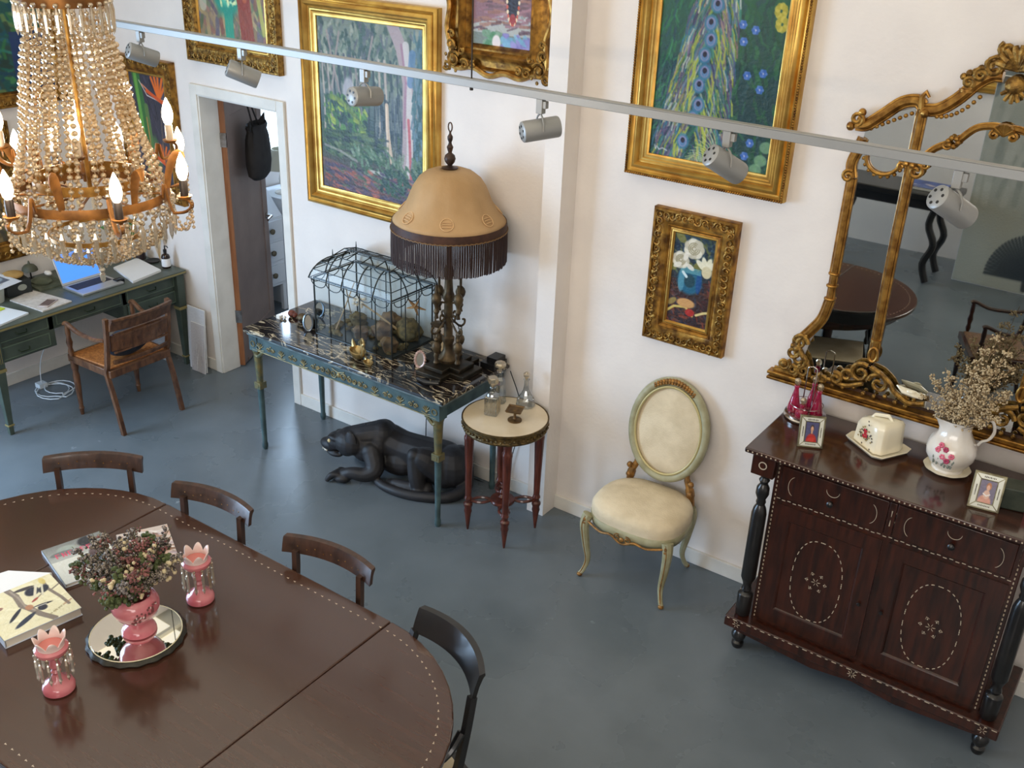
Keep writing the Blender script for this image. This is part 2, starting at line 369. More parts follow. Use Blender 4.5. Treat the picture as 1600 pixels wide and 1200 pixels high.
    r = bpy.data.objects.new('door_1', None); COL.objects.link(r); r.location = (-5.795, .15, 0); r.rotation_euler = (0, 0, math.radians(119)); r['kind'] = 'structure'
    m = MB(); m.box(.38, -.02, 1.03, .75, .036, 2.03); m.build('door_leaf', dm, r, bevel=.003)
    m = MB(); m.box(.003, -.02, 1.03, .006, .042, 2.032); plabel(m.build('door_edge', edge, r, ang=0), 'bare orange timber hinge edge')
    m = MB()
    for sy in (-.041,):
        for (x, z, w, h) in ((.05, 1.05, .09, 2.0), (.69, 1.05, .1, 2.0), (.38, .12, .6, .2), (.38, 1.96, .6, .12)): m.box(x, sy, z, w, .008, h)
    m.build('door_rail', dm, r, bevel=.003)
    for z in (.42, 1.75): MB().box(-.004, -.02, z, .012, .05, .1).build('hinge', chrome, r)
    m = MB(); m.lathe([(.026, 0), (.026, .008), (.01, .012), (.01, .05)], n=14); 
    for v in range(len(m.v)): x, y, z = m.v[v]; m.v[v] = (x+.7, -.044-z, y+1.0)
    m.tube([(.7, -.09, 1.0), (.64, -.092, 1.0), (.6, -.09, .995)], .009); m.build('door_handle', chrome, r)
    return r
room()

# ------------------------------------------------------------------ picture frames
def frame_mesh(m, x0, x1, z0, z1, w, prof, y0=0.):
    # prof: (t from outer 0 to inner 1, depth towards the room)
    vs = []; fs = []; n = len(prof)
    for (t, d) in prof:
        q = w*t
        vs += [(x0+q, y0-d, z0+q), (x1-q, y0-d, z0+q), (x1-q, y0-d, z1-q), (x0+q, y0-d, z1-q)]
    for j in range(n-1):
        for i in range(4):
            a = j*4+i; b = j*4+(i+1) % 4; fs.append((a, b, b+4, a+4))
    return m.add(vs, fs)
def scrolls(m, x0, x1, z0, z1, y, step, r, rad, rnd):
    def one(cx, cz, a):
        s_ = rnd.choice((-1, 1))
        pts = spiral(cx, cz, r, 1.2, a, s_, 12, y); m.tube(pts, [rad*(1-.5*i/len(pts)) for i in range(len(pts))], n=5)
        q = rnd.uniform(.6, 1); m.sph(cx+r*1.1*cos(a), y, cz+r*1.1*sin(a), rad*2.2*q, 6, 4, sy=.6)
    nx = max(2, int((x1-x0)/step)); nz = max(2, int((z1-z0)/step))
    for i in range(nx+1):
        x = x0+(x1-x0)*i/nx
        one(x, z0, rnd.uniform(0, 6)); one(x, z1, rnd.uniform(0, 6))
    for i in range(1, nz):
        z = z0+(z1-z0)*i/nz
        one(x0, z, rnd.uniform(0, 6)); one(x1, z, rnd.uniform(0, 6))
SMOOTH_P = [(0, 0), (0, .032), (.06, .045), (.16, .052), (.22, .04), (.27, .036), (.34, .052), (.46, .058), (.54, .046), (.58, .034), (.64, .036), (.7, .03), (.76, .031), (.82, .024), (.9, .026), (1, .018), (1, .0)]
CARVE_P = [(0, 0), (0, .038), (.05, .045), (.14, .045), (.18, .034), (.5, .04), (.74, .03), (.78, .034), (.84, .028), (.88, .022), (.94, .026), (1, .016), (1, 0)]
def picture(label, x0, x1, z0, z1, w, prof, fm, paint, loc, rz=0, carve=False, liner=None, group=None, extra=None, cstep=.05):
    t = thing('framed_painting', label, 'painting', loc, rz, group)
    m = MB(); frame_mesh(m, x0, x1, z0, z1, w, prof); fr = m.build('frame', fm, t, ang=50)
    if carve:
        m = MB(); rnd = random.Random(int(x0*100)); a = w*.33
        scrolls(m, x0+a, x1-a, z0+a, z1-a, -.04, cstep, w*.2, w*.055, rnd); m.build('carved_ornament', carve, fr)
    if liner:
        m = MB(); frame_mesh(m, x0+w-.004, x1-w+.004, z0+w-.004, z1-w+.004, .016, [(0, 0), (0, .022), (.5, .024), (1, .014), (1, 0)]); m.build('liner', liner, t)
    if extra: extra(t, fr)
    paint.mesh('canvas', x0+w-.004, x1-w+.004, z0+w-.004, z1-w+.004, -.012, t)
    return t

def p_forest():
    p = Paint(170, 226, (70, 92, 88), 5)
    p.grad(0, .35, (118, 126, 112), (96, 108, 98)); p.grad(.35, .6, (120, 128, 122), (52, 72, 74)); p.grad(.6, 1, (60, 84, 62), (80, 62, 70))
    p.strokes(420, (0, 0, 1, .34), .07, .014, [(58, 84, 72), (72, 92, 80), (124, 136, 118), (48, 70, 66), (150, 154, 138), (92, 96, 104)], 1.57, .5, .7, .6)
    for x in np.arange(.04, .98, .055):
        c = [(46, 62, 66), (70, 74, 84), (148, 136, 132), (38, 52, 56), (176, 162, 150)][int(x*100) % 5]
        p.line([(x, .2), (x+.015, .45), (x+.01*sin(x*40), .68)], .006+.006*((x*57) % 1), c, .9)
    p.ell(.3, .42, .06, .1, (176, 172, 178), .8)
    for x, a in ((.2, -.1), (.42, .12), (.12, .1)):
        p.line([(x, .72), (x+.01, .42), (x+a*.5, .25), (x+a, .08)], .009, (150, 136, 130), .9); p.line([(x+.01, .42), (x-.08, .2)], .006, (128, 118, 116), .9)
    p.strokes(160, (.55, .35, .8, .7), .12, .006, [(34, 48, 54), (60, 72, 84), (110, 118, 116)], 1.57, .1)
    p.line([(.66, .44), (.665, .58), (.7, .76)], .016, (196, 172, 148)); p.line([(.655, .45), (.66, .7)], .006, (226, 206, 184), .8)
    p.line([(.72, .0), (.8, .12), (.86, .3), (.855, .6), (.84, .84)], .05, (166, 148, 150)); p.line([(.84, .1), (.87, .4), (.87, .7), (.85, .84)], .028, (196, 190, 188), .9)
    p.line([(.9, .14), (.88, .3)], .03, (84, 120, 160), .8); p.line([(.86, .5), (.87, .62), (.88, .84)], .012, (178, 70, 76), .8); p.line([(.8, .1), (.84, .3), (.82, .55)], .01, (150, 104, 128), .7)
    p.strokes(120, (.9, .0, 1, .8), .08, .01, [(42, 78, 84), (58, 98, 104), (96, 124, 138)], 1.57, .3)
    p.strokes(260, (.05, .42, .45, .66), .04, .012, [(56, 96, 58), (84, 130, 66), (40, 72, 58), (150, 168, 60), (34, 62, 60)], 1.0, .8)
    for i in range(26): t = i/25; p.ell(.12+.36*t, .45+.22*t*t, .03, .016, (120, 138, 60), .3)
    p.strokes(200, (.02, .64, .6, .78), .06, .012, [(44, 68, 54), (66, 92, 64), (88, 108, 72), (38, 54, 60)], .1, .4)
    p.strokes(150, (.3, .7, .99, .9), .06, .012, [(60, 92, 62), (42, 78, 62), (88, 118, 90), (120, 138, 116)], 1.2, .6)
    p.line([(.5, .84), (.62, .845), (.8, .87)], .012, (196, 190, 184), .8); p.line([(.04, .74), (.2, .76), (.36, .8)], .01, (150, 146, 140), .7)
    p.line([(.02, .84), (.2, .86), (.45, .9), (.7, .95)], .035, (112, 80, 74), .7); p.line([(.1, .87), (.3, .89), (.42, .9)], .018, (156, 88, 74), .7)
    p.strokes(170, (.02, .84, .98, .99), .07, .01, [(120, 76, 72), (84, 66, 88), (66, 58, 82), (160, 88, 72), (70, 88, 66)], .25, .3)
    p.strokes(60, (.6, .8, .98, .92), .05, .012, [(40, 74, 58), (58, 98, 74), (30, 56, 54)], 1.3, .6)
    return p
def p_peacock():
    p = Paint(180, 250, (28, 74, 66), 8)
    p.grad(0, .5, (34, 104, 70), (28, 76, 70)); p.grad(.5, 1, (26, 70, 72), (22, 60, 66))
    p.strokes(300, (0, 0, .45, 1), .16, .008, [(38, 120, 72), (54, 140, 86), (24, 84, 76), (30, 66, 92)], 1.9, .4, .6, .8)
    p.strokes(200, (.55, 0, 1, 1), .14, .012, [(34, 92, 62), (26, 66, 62), (40, 80, 84), (48, 112, 70)], 1.5, .5, .6, .8)
    cx = lambda y: .46-.13*y
    hw = lambda y: .17+.24*y if y < .85 else .36
    R = p.rs
    for i in range(1150):
        y = R.uniform(-.05, .97); s = R.choice((-1, 1)); k = R.uniform(.05, 1); x = cx(y)+s*hw(y)*k*.75
        c = np.array([(142, 168, 62), (176, 184, 66), (60, 140, 120), (40, 110, 140), (112, 92, 130), (96, 118, 150), (160, 130, 120), (44, 96, 92), (190, 200, 190), (70, 66, 110)][R.randint(10)], float)
        q = R.uniform(.05, .11)
        p.line([(x, y), (x+s*q*.35, y+q*.5), (x+s*q*.45, y+q)], R.uniform(.003, .008), np.clip(c+R.uniform(-20, 20), 0, 255), .8)
    for i in range(26):
        y = R.uniform(.3, .95); s = -1 if i % 2 else 1; x = cx(y)+s*.05*R.uniform(.4, 2)
        p.line([(x, y), (x+s*.04, y+.06), (x+s*.035, y+.13)], .007, (186, 198, 70), .75)
    ys = [.03, .12, .2, .29, .37, .45, .53, .6, .7, .77, .9]
    for i, y in enumerate(ys):
        x = cx(y)+.012*(-1)**i-(.07 if i == 10 else 0); r = .042
        p.ell(x, y, r*1.25, r*1.0, (60, 130, 170), .9); p.ell(x, y, r*.85, r*.7, (150, 150, 196), .95); p.ell(x, y+.004, r*.62, r*.5, (96, 140, 190)); p.ell(x, y-.006, r*.42, r*.34, (22, 18, 48))
    for (x, y) in ((.62, .14), (.66, .28), (.68, .36), (.74, .52), (.69, .06), (.86, .5), (.76, .3), (.85, .58), (.8, .92), (.83, .85)):
        for j in range(6): a = j*1.05; p.ell(x+.018*cos(a), y+.013*sin(a), .015, .01, (60, 112, 204) if j % 2 else (96, 140, 226), .9)
        p.ell(x, y, .007, .006, (190, 200, 240))
    for (x, y) in ((.88, .08), (.93, .2), (.95, .26), (.84, .05)):
        for j in range(9): a = j*.7; p.ell(x+.03*cos(a), y+.024*sin(a), .022, .016, (222, 206, 84) if j % 2 else (190, 180, 60), .85)
    p.ell(.74, .03, .022, .016, (226, 232, 226))
    for (x, y) in ((.93, .93), (.9, .98), (.96, .86)): p.ell(x, y, .05, .03, (150, 196, 150), .7)
    for i in range(14): p.line([(.6, .98), (.55-.015*i, .86+.01*i), (.5-.02*i, .8+.02*i)], .003, (206, 220, 150), .8)
    p.line([(.05, .945), (.06, .965), (.07, .95), (.09, .965), (.12, .955), (.16, .965)], .004, (206, 216, 220), .9)
    p.a = p.a*.86
    return p
def p_roses():
    p = Paint(100, 200, (28, 36, 52), 3)
    p.grad(0, .5, (30, 52, 68), (44, 46, 50)); p.grad(.5, 1, (60, 40, 36), (44, 30, 34))
    p.strokes(150, (0, 0, 1, .42), .14, .02, [(36, 66, 84), (24, 40, 58), (92, 98, 58), (60, 78, 60)], 1, .9)
    p.strokes(120, (0, .45, 1, 1), .14, .02, [(120, 56, 40), (70, 34, 34), (40, 44, 60), (96, 58, 44)], .6, .9)
    for (x, y, a) in ((.2, .07, .7), (.12, .36, 2), (.78, .3, -.6), (.6, .35, 1.9)): p.ell(x, y, .14, .04, (118, 116, 58), .9, a)
    p.ell(.48, .5, .27, .14, (30, 92, 122)); p.ell(.3, .5, .07, .13, (84, 146, 168), .8); p.ell(.68, .5, .06, .12, (20, 68, 132), .8)
    p.rect(.27, .36, .71, .42, (96, 152, 162), .75); p.ell(.48, .5, .12, .07, (28, 58, 66), .8); p.line([(.32, .42), (.4, .46)], .03, (200, 220, 226))
    def rose(x, y, r):
        p.ell(x, y, r, r*.48, (206, 200, 184))
        for i in range(7): a = i*.9; p.ell(x+r*.62*cos(a), y+r*.3*sin(a), r*.52, r*.24, (224, 220, 204) if i % 2 else (190, 184, 164), .9)
        for k in (.6, .42, .22): p.line([(x+r*k*cos(a), y+r*k*.5*sin(a)) for a in np.linspace(0, 5.2, 14)], .012, (150, 142, 112), .8)
    rose(.5, .16, .2); rose(.24, .3, .17)
    for a in (-.9, -.3, .3, .8): p.ell(.8+.12*sin(a), .34-.04*cos(a), .06, .085, (228, 224, 200), .95, a); p.ell(.82, .37, .1, .06, (206, 196, 160), .9)
    for a in (-1.4, 2.6, .5): p.ell(.32+.16*cos(a), .32+.07*sin(a), .1, .025, (226, 222, 210), .9, a)
    p.line([(.06, .86), (.2, .8), (.45, .78), (.62, .86)], .025, (196, 176, 96)); p.line([(.7, .84), (.85, .8), (.98, .78)], .025, (206, 190, 130))
    p.ell(.45, .74, .2, .05, (196, 150, 96)); p.ell(.56, .83, .1, .04, (166, 44, 40)); p.ell(.14, .75, .12, .03, (150, 130, 70), .9, -.7)
    return p
def p_strelitzia():
    p = Paint(100, 180, (54, 54, 66), 4)
    p.strokes(120, (0, 0, 1, 1), .2, .02, [(48, 46, 58), (62, 62, 78), (74, 70, 84)], 1.4, .4)
    p.line([(.22, .02), (.3, .3), (.36, .7), (.4, .98)], .1, (52, 104, 56)); p.line([(.2, .0), (.26, .4), (.33, .95)], .04, (104, 160, 72), .9)
    p.line([(.42, .3), (.46, .6), (.5, .9)], .05, (88, 122, 66), .9); p.line([(.4, .4), (.47, .9)], .012, (196, 130, 70), .8)
    p.ell(.55, .75, .14, .2, (74, 116, 66), .7)
    def bird(x, y, k):
        for a in (-2.0, -1.75, -1.5, -1.2, -.9): p.line([(x, y), (x+k*.36*cos(a), y+k*.2*sin(a))], .026*k, (224, 108, 40), .95)
        p.line([(x+.1, y), (x-.1*k, y-.02), (x-.42*k, y-.11*k)], .014, (206, 130, 96)); p.line([(x, y+.01), (x-.3*k, y-.02), (x-.48*k, y-.14*k)], .007, (226, 206, 196))
        p.line([(x-.3*k, y-.06), (x+.1*k, y+.02), (x+.2*k, y+.03)], .03, (206, 84, 40))
    bird(.78, .22, 1.); bird(.74, .78, .8); p.line([(.8, .3), (.76, .6), (.82, .98)], .015, (96, 84, 78))
    return p
def p_vase():
    p = Paint(130, 110, (130, 112, 92), 6)
    p.strokes(220, (0, 0, 1, 1), .16, .022, [(150, 128, 96), (112, 96, 90), (96, 112, 84), (140, 96, 84), (170, 150, 110), (100, 92, 104)], 1.2, .8)
    p.ell(.46, .98, .18, .1, (48, 104, 96)); p.line([(.46, .6), (.46, .95)], .06, (58, 148, 124))
    p.ell(.45, .35, .22, .34, (44, 140, 122)); p.ell(.45, .38, .14, .2, (96, 190, 158), .8); p.rect(.33, 0, .57, .12, (40, 120, 112))
    p.line([(.3, .0), (.24, .1), (.28, .2)], .025, (36, 112, 106))
    p.strokes(50, (.32, .25, .58, .55), .04, .012, [(190, 226, 180), (226, 230, 170), (28, 96, 100)], .5, 1.5)
    p.line([(.62, .2), (.68, .5), (.72, .95)], .09, (140, 62, 52), .85); p.line([(.66, .1), (.7, .5)], .03, (176, 92, 62), .9)
    p.line([(.74, .0), (.86, .3), (.94, .8)], .025, (176, 176, 96), .85); p.line([(.12, .1), (.1, .6)], .05, (196, 196, 176), .6)
    return p
def p_elder():
    p = Paint(130, 130, (170, 172, 168), 7)
    p.strokes(160, (0, 0, 1, .6), .12, .025, [(196, 200, 184), (150, 160, 170), (126, 140, 132), (206, 200, 206)], 1.5, .4)
    p.line([(0, .62), (.3, .55), (.55, .46), (1, .5)], .13, (134, 98, 106)); p.strokes(90, (0, .45, 1, .8), .2, .012, [(156, 112, 122), (106, 80, 84), (150, 106, 90), (96, 70, 80)], -.1, .2)
    p.rect(0, .82, 1, 1, (120, 128, 116)); p.strokes(50, (.2, .82, .5, 1), .08, .03, [(86, 138, 92), (120, 150, 120)], .2, .4); p.strokes(60, (.5, .82, 1, 1), .08, .03, [(126, 116, 178), (150, 140, 196), (120, 168, 196)], .4, .6); p.ell(.42, .9, .07, .07, (226, 216, 214))
    p.ell(.68, .12, .2, .3, (40, 34, 40)); p.line([(.56, .0), (.62, .3), (.68, .62)], .08, (38, 36, 46)); p.line([(.8, .0), (.74, .3), (.69, .6)], .08, (42, 38, 48))
    p.ell(.68, .08, .1, .16, (92, 56, 50)); p.line([(.6, .14), (.7, .19), (.74, .1)], .008, (210, 160, 150))
    for s in (-1, 1):
        for i in range(9): t = i/8; p.ell(.68+s*.1*cos(t*1.5), .45+.26*sin(t*1.57), .018, .02, (226, 206, 176) if i % 2 else (190, 90, 70))
    p.ell(.68, .66, .05, .05, (150, 48, 44))
    return p
def p_teal_bird():
    p = Paint(120, 150, (30, 80, 76), 9)
    p.strokes(300, (0, 0, 1, 1), .14, .016, [(36, 110, 96), (30, 84, 104), (60, 120, 70), (44, 66, 60), (22, 60, 84), (110, 130, 80)], 1.1, .9, .8, .8)
    p.rect(.72, .55, 1, 1, (34, 52, 104), .85); p.rect(0, .0, .3, .2, (90, 150, 100), .5)
    return p
def p_garden():
    p = Paint(90, 110, (96, 84, 60), 10)
    p.strokes(220, (0, 0, 1, 1), .16, .02, [(120, 104, 70), (70, 84, 56), (140, 110, 66), (60, 56, 48), (156, 140, 96)], .8, 1.2, .8, .8)
    return p
picture('large gilt-framed eucalyptus forest painting above the marble-topped console', -4.765, -3.70, 1.552, 2.822, .125, SMOOTH_P, goldb, p_forest(), (0, 0, 0))
def pea_edge(t, fr):
    m = MB(); rnd = random.Random(3)
    for (a, b, v, hz) in ((-2.487, -1.643, 2.155, 0), (-2.487, -1.643, 3.26, 0)):
        for i in range(70): m.sph(a+(b-a)*(i+.5)/70, -.05, v, .007, 6, 4, m=0)
    for x in (-2.48, -1.65):
        for i in range(90): m.sph(x, -.05, 2.16+1.09*(i+.5)/90, .007, 6, 4)
    m.build('beaded_edge', goldd, fr)
picture('tall gilt-framed painting of a peacock tail with blue irises', -2.487, -1.643, 2.148, 3.27, .112, SMOOTH_P, goldb, p_peacock(), (0, .0154, 0), extra=pea_edge)
picture('small ornate-framed painting of white roses in a blue vase, above the oval-backed chair', -2.303, -1.841, 1.293, 2.008, .108, CARVE_P, goldd, p_roses(), (0, .0154, 0), carve=goldo, liner=goldb, cstep=.034)
picture('narrow carved-frame painting of orange strelitzia flowers, left of the doorway', -6.643, -6.02, 1.262, 2.262, .108, CARVE_P, goldd, p_strelitzia(), (0, 0, 0), carve=goldo, liner=goldb)
picture('carved gilt-framed painting of a teal vase, hung above the doorway', -5.825, -4.953, 2.308, 3.15, .115, CARVE_P, goldo, p_vase(), (0, 0, 0), carve=goldo, liner=goldb, cstep=.045)
picture('dark green and blue painting in a carved frame, upper one on the left wall', -1.5, -.3, 1.955, 3.0, .1, CARVE_P, goldd, p_teal_bird(), (-6.83, 0, 0), PI/2, carve=goldo, cstep=.05)
picture('dim brown painting in a wide carved frame, low on the left wall above the desk', -1.6, -.81, .93, 1.875, .13, CARVE_P, goldd, p_garden(), (-6.83, 0, 0), PI/2, carve=goldo, cstep=.06)

def swept_frame():
    t = thing('framed_painting', 'painting of a dark figure wearing shells, in a heavy scrolled frame beside the pier', 'painting', (0, 0, 0))
    x0, x1, z0, z1 = -3.63, -2.955, 2.518, 3.3; w = .15
    m = MB(); frame_mesh(m, x0+.02, x1-.02, z0+.02, z1-.02, w-.02, [(0, 0), (0, .05), (.06, .055), (.14, .03), (.34, .035), (.56, .062), (.64, .07), (.7, .055), (.78, .04), (.86, .045), (1, .022), (1, 0)])
    fr = m.build('frame', goldd, t, ang=50)
    rnd = random.Random(9); m = MB()
    def wavy(p0, p1, n):   # bulging outer rail
        (ax, az), (bx, bz) = p0, p1; dx, dz = bx-ax, bz-az; L = math.hypot(dx, dz); nx, nz = dz/L, -dx/L; pts = []
        for i in range(n+1):
            u = i/n; k = .022*(cos(2*PI*u)*-.5+.5)+.012*sin(6*PI*u); pts.append((ax+dx*u+nx*k, -.05, az+dz*u+nz*k))
        m.tube(pts, .016, n=7)
    wavy((x0+.03, z0+.03), (x1-.03, z0+.03), 26); wavy((x1-.03, z0+.03), (x1-.03, z1-.03), 26); wavy((x1-.03, z1-.03), (x0+.03, z1-.03), 26); wavy((x0+.03, z1-.03), (x0+.03, z0+.03), 26)
    m.build('swept_rail', gold, fr)
    for (cx, cz, sx, sz) in ((x0+.06, z0+.06, 1, 1), (x1-.06, z0+.06, -1, 1), (x0+.06, z1-.06, 1, -1), (x1-.06, z1-.06, -1, -1)):
        m = MB()
        for (dx, dz, r, tn, a, d) in ((0, 0, .045, 1.6, .5, 1), (.075, -.02, .03, 1.4, 2.5, -1), (-.02, .075, .03, 1.4, 5, 1), (.13, -.015, .02, 1.2, 1, 1), (-.015, .13, .02, 1.2, 3, -1), (-.045, -.035, .026, 1.3, 3.6, 1), (.05, .05, .02, 1.2, .8, -1)):
            pts = [(cx+sx*(x), -.062, cz+sz*z) for x, _, z in spiral(dx, dz, r, tn, a, d, 16)]
            m.tube(pts, [.0095*(1-.45*i/len(pts)) for i in range(len(pts))], n=6)
        m.sph(cx, -.062, cz, .02, 8, 5, sy=.6)
        for i in range(9): a = i*.7; m.sph(cx+sx*.06*cos(a), -.058, cz+sz*.06*sin(a), .011, 6, 4, sy=.6)
        m.build('corner_cartouche', goldo, fr)
    p_elder().mesh('canvas', x0+w-.004, x1-w+.004, z0+w-.03, z1-w, -.014, t)
    return t
swept_frame()

# ------------------------------------------------------------------ track lighting
def track():
    t = thing('track_light_rail', 'long pale grey lighting rail crossing in front of the pictures', 'track light', (0, -1, 0))
    def rz(x): return 2.673
    m = MB(); m.box(-2.4, 0, rz(0), 6.0, .035, .032); m.box(-2.4, 0, rz(0)+.018, 6.0, .037, .004); m.build('rail', greyp, t, bevel=.002)
    for x in (-2.735, -5.40, .2):
        m = MB(); m.tube([(x, 0, rz(0)+.015), (x, 0, 4.3)], .0035, n=6); m.lathe([(.008, -.03), (.008, -.012)], x, 0, rz(0), n=8); m.build('suspension_rod', darkm, t)
    ends = [((-4.99, 237, 66)), ]
    labs = ['small track spotlight nearest the chandelier', 'track spotlight in front of the teal vase painting', 'track spotlight in front of the forest painting', 'track spotlight hanging beside the white pier', 'track spotlight over the corner of the peacock painting', 'large-looking white track spotlight in front of the gilt mirror']
    xs = [-4.98, -4.18, -3.355, -2.375, -1.54, -.715]
    dirs = [(.3, .85, -.35), (.6, .7, -.4), (.12, .97, -.1), (.6, .8, .12), (.5, .7, -.5), (.55, .68, -.5)]
    for i, x in enumerate(xs):
        s = thing('track_spotlight', labs[i], 'spotlight', (x, -1, rz(x)-.016), 0, 'spotlights on the rail')
        m = MB(); m.box(0, 0, -.03, .03, .03, .06); m.box(.022, 0, -.022, .018, .022, .03); m.build('adapter', greyp, s, bevel=.002)
        d = Vector(dirs[i]).normalized(); c = Vector((.0, 0, -.125)); side = d.cross(Vector((0, 0, 1))).normalized()
        m = MB()
        for k in (-1, 1):
            m.tube([(0, 0, -.058), tuple(side*k*.03+Vector((0, 0, -.075))), tuple(side*k*.047+Vector((0, 0, -.095))), tuple(c+side*k*.047)], .0042, n=6)
        m.build('yoke', greyp, s)
        q = Vector((0, 0, 1)).rotation_difference(d).to_matrix().to_4x4()
        m = MB(); m.T = Matrix.Translation(c) @ q
        m.lathe([(.0, -.08), (.036, -.08), (.043, -.075), (.0445, -.065), (.0445, .075), (.042, .083), (.037, .083), (.036, .06), (0, .057)], n=24); m.build('lamp_body', greyp, s)
        m = MB(); m.T = Matrix.Translation(c) @ q
        for a in range(6): m.lathe([(.0058, -.0815), (.0058, -.0795)], .026*cos(a*PI/3), .026*sin(a*PI/3), 0, n=8)
        m.build('vent_hole', black, s, ang=0)
track()

# ------------------------------------------------------------------ chandelier
def chandelier():
    CX, CY = -2.925, -2.742
    t = thing('crystal_chandelier', 'large tent-and-basket crystal chandelier with lit candle bulbs over the dining table', 'chandelier', (CX, CY, 0))
    rnd = random.Random(4)
    goldc = mat('brown_gilding', (150, 100, 48), .45, .6, c2=(104, 68, 34), sc=20)
    m = MB()
    m.lathe([(.118, 3.085), (.122, 3.085), (.125, 3.11), (.12, 3.16), (.128, 3.18), (.122, 3.185), (.116, 3.16), (.118, 3.085)], n=40)
    for i in range(20): a = 2*PI*i/20; pts = [(.125*cos(a)+x*-sin(a), .125*sin(a)+x*cos(a), 3.125+z) for x, _, z in spiral(0, 0, .014, 1, 0, 1, 10, k=.9)]; m.tube(pts, .0022, n=4)
    m.build('crown_ring', goldc, t)
    m = MB(); m.lathe([(.235, 2.505), (.24, 2.502), (.243, 2.515), (.24, 2.532), (.235, 2.53), (.235, 2.505)], n=56)
    for i in range(4):
        a = PI*i/4; m.tube([(.235*cos(a), .235*sin(a), 2.515), (-.235*cos(a), -.235*sin(a), 2.515)], .004, n=5)
    m.build('main_ring', goldc, t)
    m = MB(); m.lathe([(.16, 2.55), (.165, 2.55), (.165, 2.58), (.16, 2.58), (.16, 2.55)], n=40); m.build('inner_ring', gold, t); m = MB(); m.lathe([(.14, 2.385), (.145, 2.383), (.145, 2.397), (.14, 2.397), (.14, 2.385)], n=40); m.build('lower_ring', gold, t)
    m = MB(); m.tube([(0, 0, 2.515), (0, 0, 4.3)], .008, n=8); m.lathe([(0, 4.22), (.05, 4.24), (.06, 4.3)], n=20); m.build('stem', gold, t)
    # strands of the tent
    def bead(m, x, y, z, r): m.sph(x, y, z, r, 6, 4, sz=.92)
    ns = 36
    for i in range(ns):
        a = 2*PI*(i+.5*(i % 2)*.6)/ns; m = MB(); z1, z0 = 3.08, 2.53; ph = rnd.uniform(0, 1)
        for j in range(27):
            u = (j+.5)/27; r = .112+(.225-.112)*(u**1.35)+.006*sin(u*9+i); rr = .0066 if u < .2 else (.0102-.003*abs(u-.35))
            if u < .12 and j % 2: continue
            bead(m, r*cos(a)+rnd.uniform(-.002, .002), r*sin(a)+rnd.uniform(-.002, .002), z1-(z1-z0)*u, rr)
        m.tube([((.112+(.225-.112)*(u**1.35)+.006*sin(u*9+i))*cos(a), (.112+(.225-.112)*(u**1.35)+.006*sin(u*9+i))*sin(a), z1-(z1-z0)*u) for u in np.linspace(0, 1, 14)], .0016, n=3); m.build('bead_strand', crystal, t, ang=0)
    # inner strands
    for i in range(8):
        a = 2*PI*i/8; m = MB(); m.tube([(.07*cos(a), .07*sin(a), 3.05), (.15*cos(a), .15*sin(a), 2.54)], .0016, n=3)
        for j in range(20):
            u = (j+.5)/20; r = .07+.08*u; bead(m, r*cos(a), r*sin(a), 3.05-.51*u, .0075)
        m.build('inner_strand', crystal, t, ang=0)
    # long prisms below the crown and round the ring
    def prism(m, x, y, z, L, r): m.lathe([(0, 0), (r*.5, -.004), (r, -L*.25), (r*.8, -L*.8), (0, -L)], x, y, z, n=5)
    for i in range(26): a = 2*PI*i/26; m = MB(); bead(m, .133*cos(a), .133*sin(a), 3.095, .008); prism(m, .135*cos(a), .135*sin(a), 3.092, .09, .006); m.build('crown_prism', crystal2, t, ang=0)
    for i in range(32):
        a = 2*PI*i/32; m = MB(); r = .246
        bead(m, r*cos(a), r*sin(a), 2.495, .011); bead(m, r*cos(a), r*sin(a), 2.472, .008); prism(m, r*cos(a), r*sin(a), 2.466, .092, .0085); m.tube([(r*cos(a), r*sin(a), 2.5), (r*cos(a), r*sin(a), 2.46)], .001, n=3); m.build('prism_drop', crystal2, t, ang=0)
    # basket below
    for i in range(30):
        a = 2*PI*i/30; m = MB()
        for j in range(15):
            u = (j+.5)/15; r = .232*cos(u*1.5)**.8+.012; z = 2.50-.19*sin(u*1.55)
            bead(m, r*cos(a), r*sin(a), z, .0082-.002*u)
        m.tube([((.232*cos(u*1.5)**.8+.012)*cos(a), (.232*cos(u*1.5)**.8+.012)*sin(a), 2.50-.19*sin(u*1.55)) for u in np.linspace(.03, .97, 12)], .0014, n=3)
        m.build('basket_strand', crystal, t, ang=0)
    m = MB()
    for i in range(24):
        a = 2*PI*i/24; prism(m, .145*cos(a), .145*sin(a), 2.385, .06, .007)
    for j in range(4): bead(m, 0, 0, 2.32-.02*j, .011)
    for i in range(8): a = PI*i/4; bead(m, .025*cos(a), .025*sin(a), 2.31, .008); prism(m, .03*cos(a), .03*sin(a), 2.303, .03, .006)
    prism(m, 0, 0, 2.255, .04, .01); m.tube([(0, 0, 2.33), (0, 0, 2.25)], .002, n=4); m.tube([(.03*cos(a), .03*sin(a), 2.308) for a in np.linspace(0, 2*PI, 13)[:-1]], .002, n=4, closed=True); m.build('bottom_drops', crystal2, t, ang=0)
    # arms with candle bulbs
    bm_ = mat('lit_bulb', (255, 238, 206), .3, emit=9.)
    angs = [(184, .345, 2.635), (164, .335, 2.635), (128, .335, 2.635), (91, .36, 2.635), (27, .315, 2.635), (-22, .365, 2.635), (-74, .335, 2.635), (-128, .345, 2.635), (84, .30, 2.745), (204, .29, 2.745), (-45, .10, 2.76), (150, .10, 2.76)]
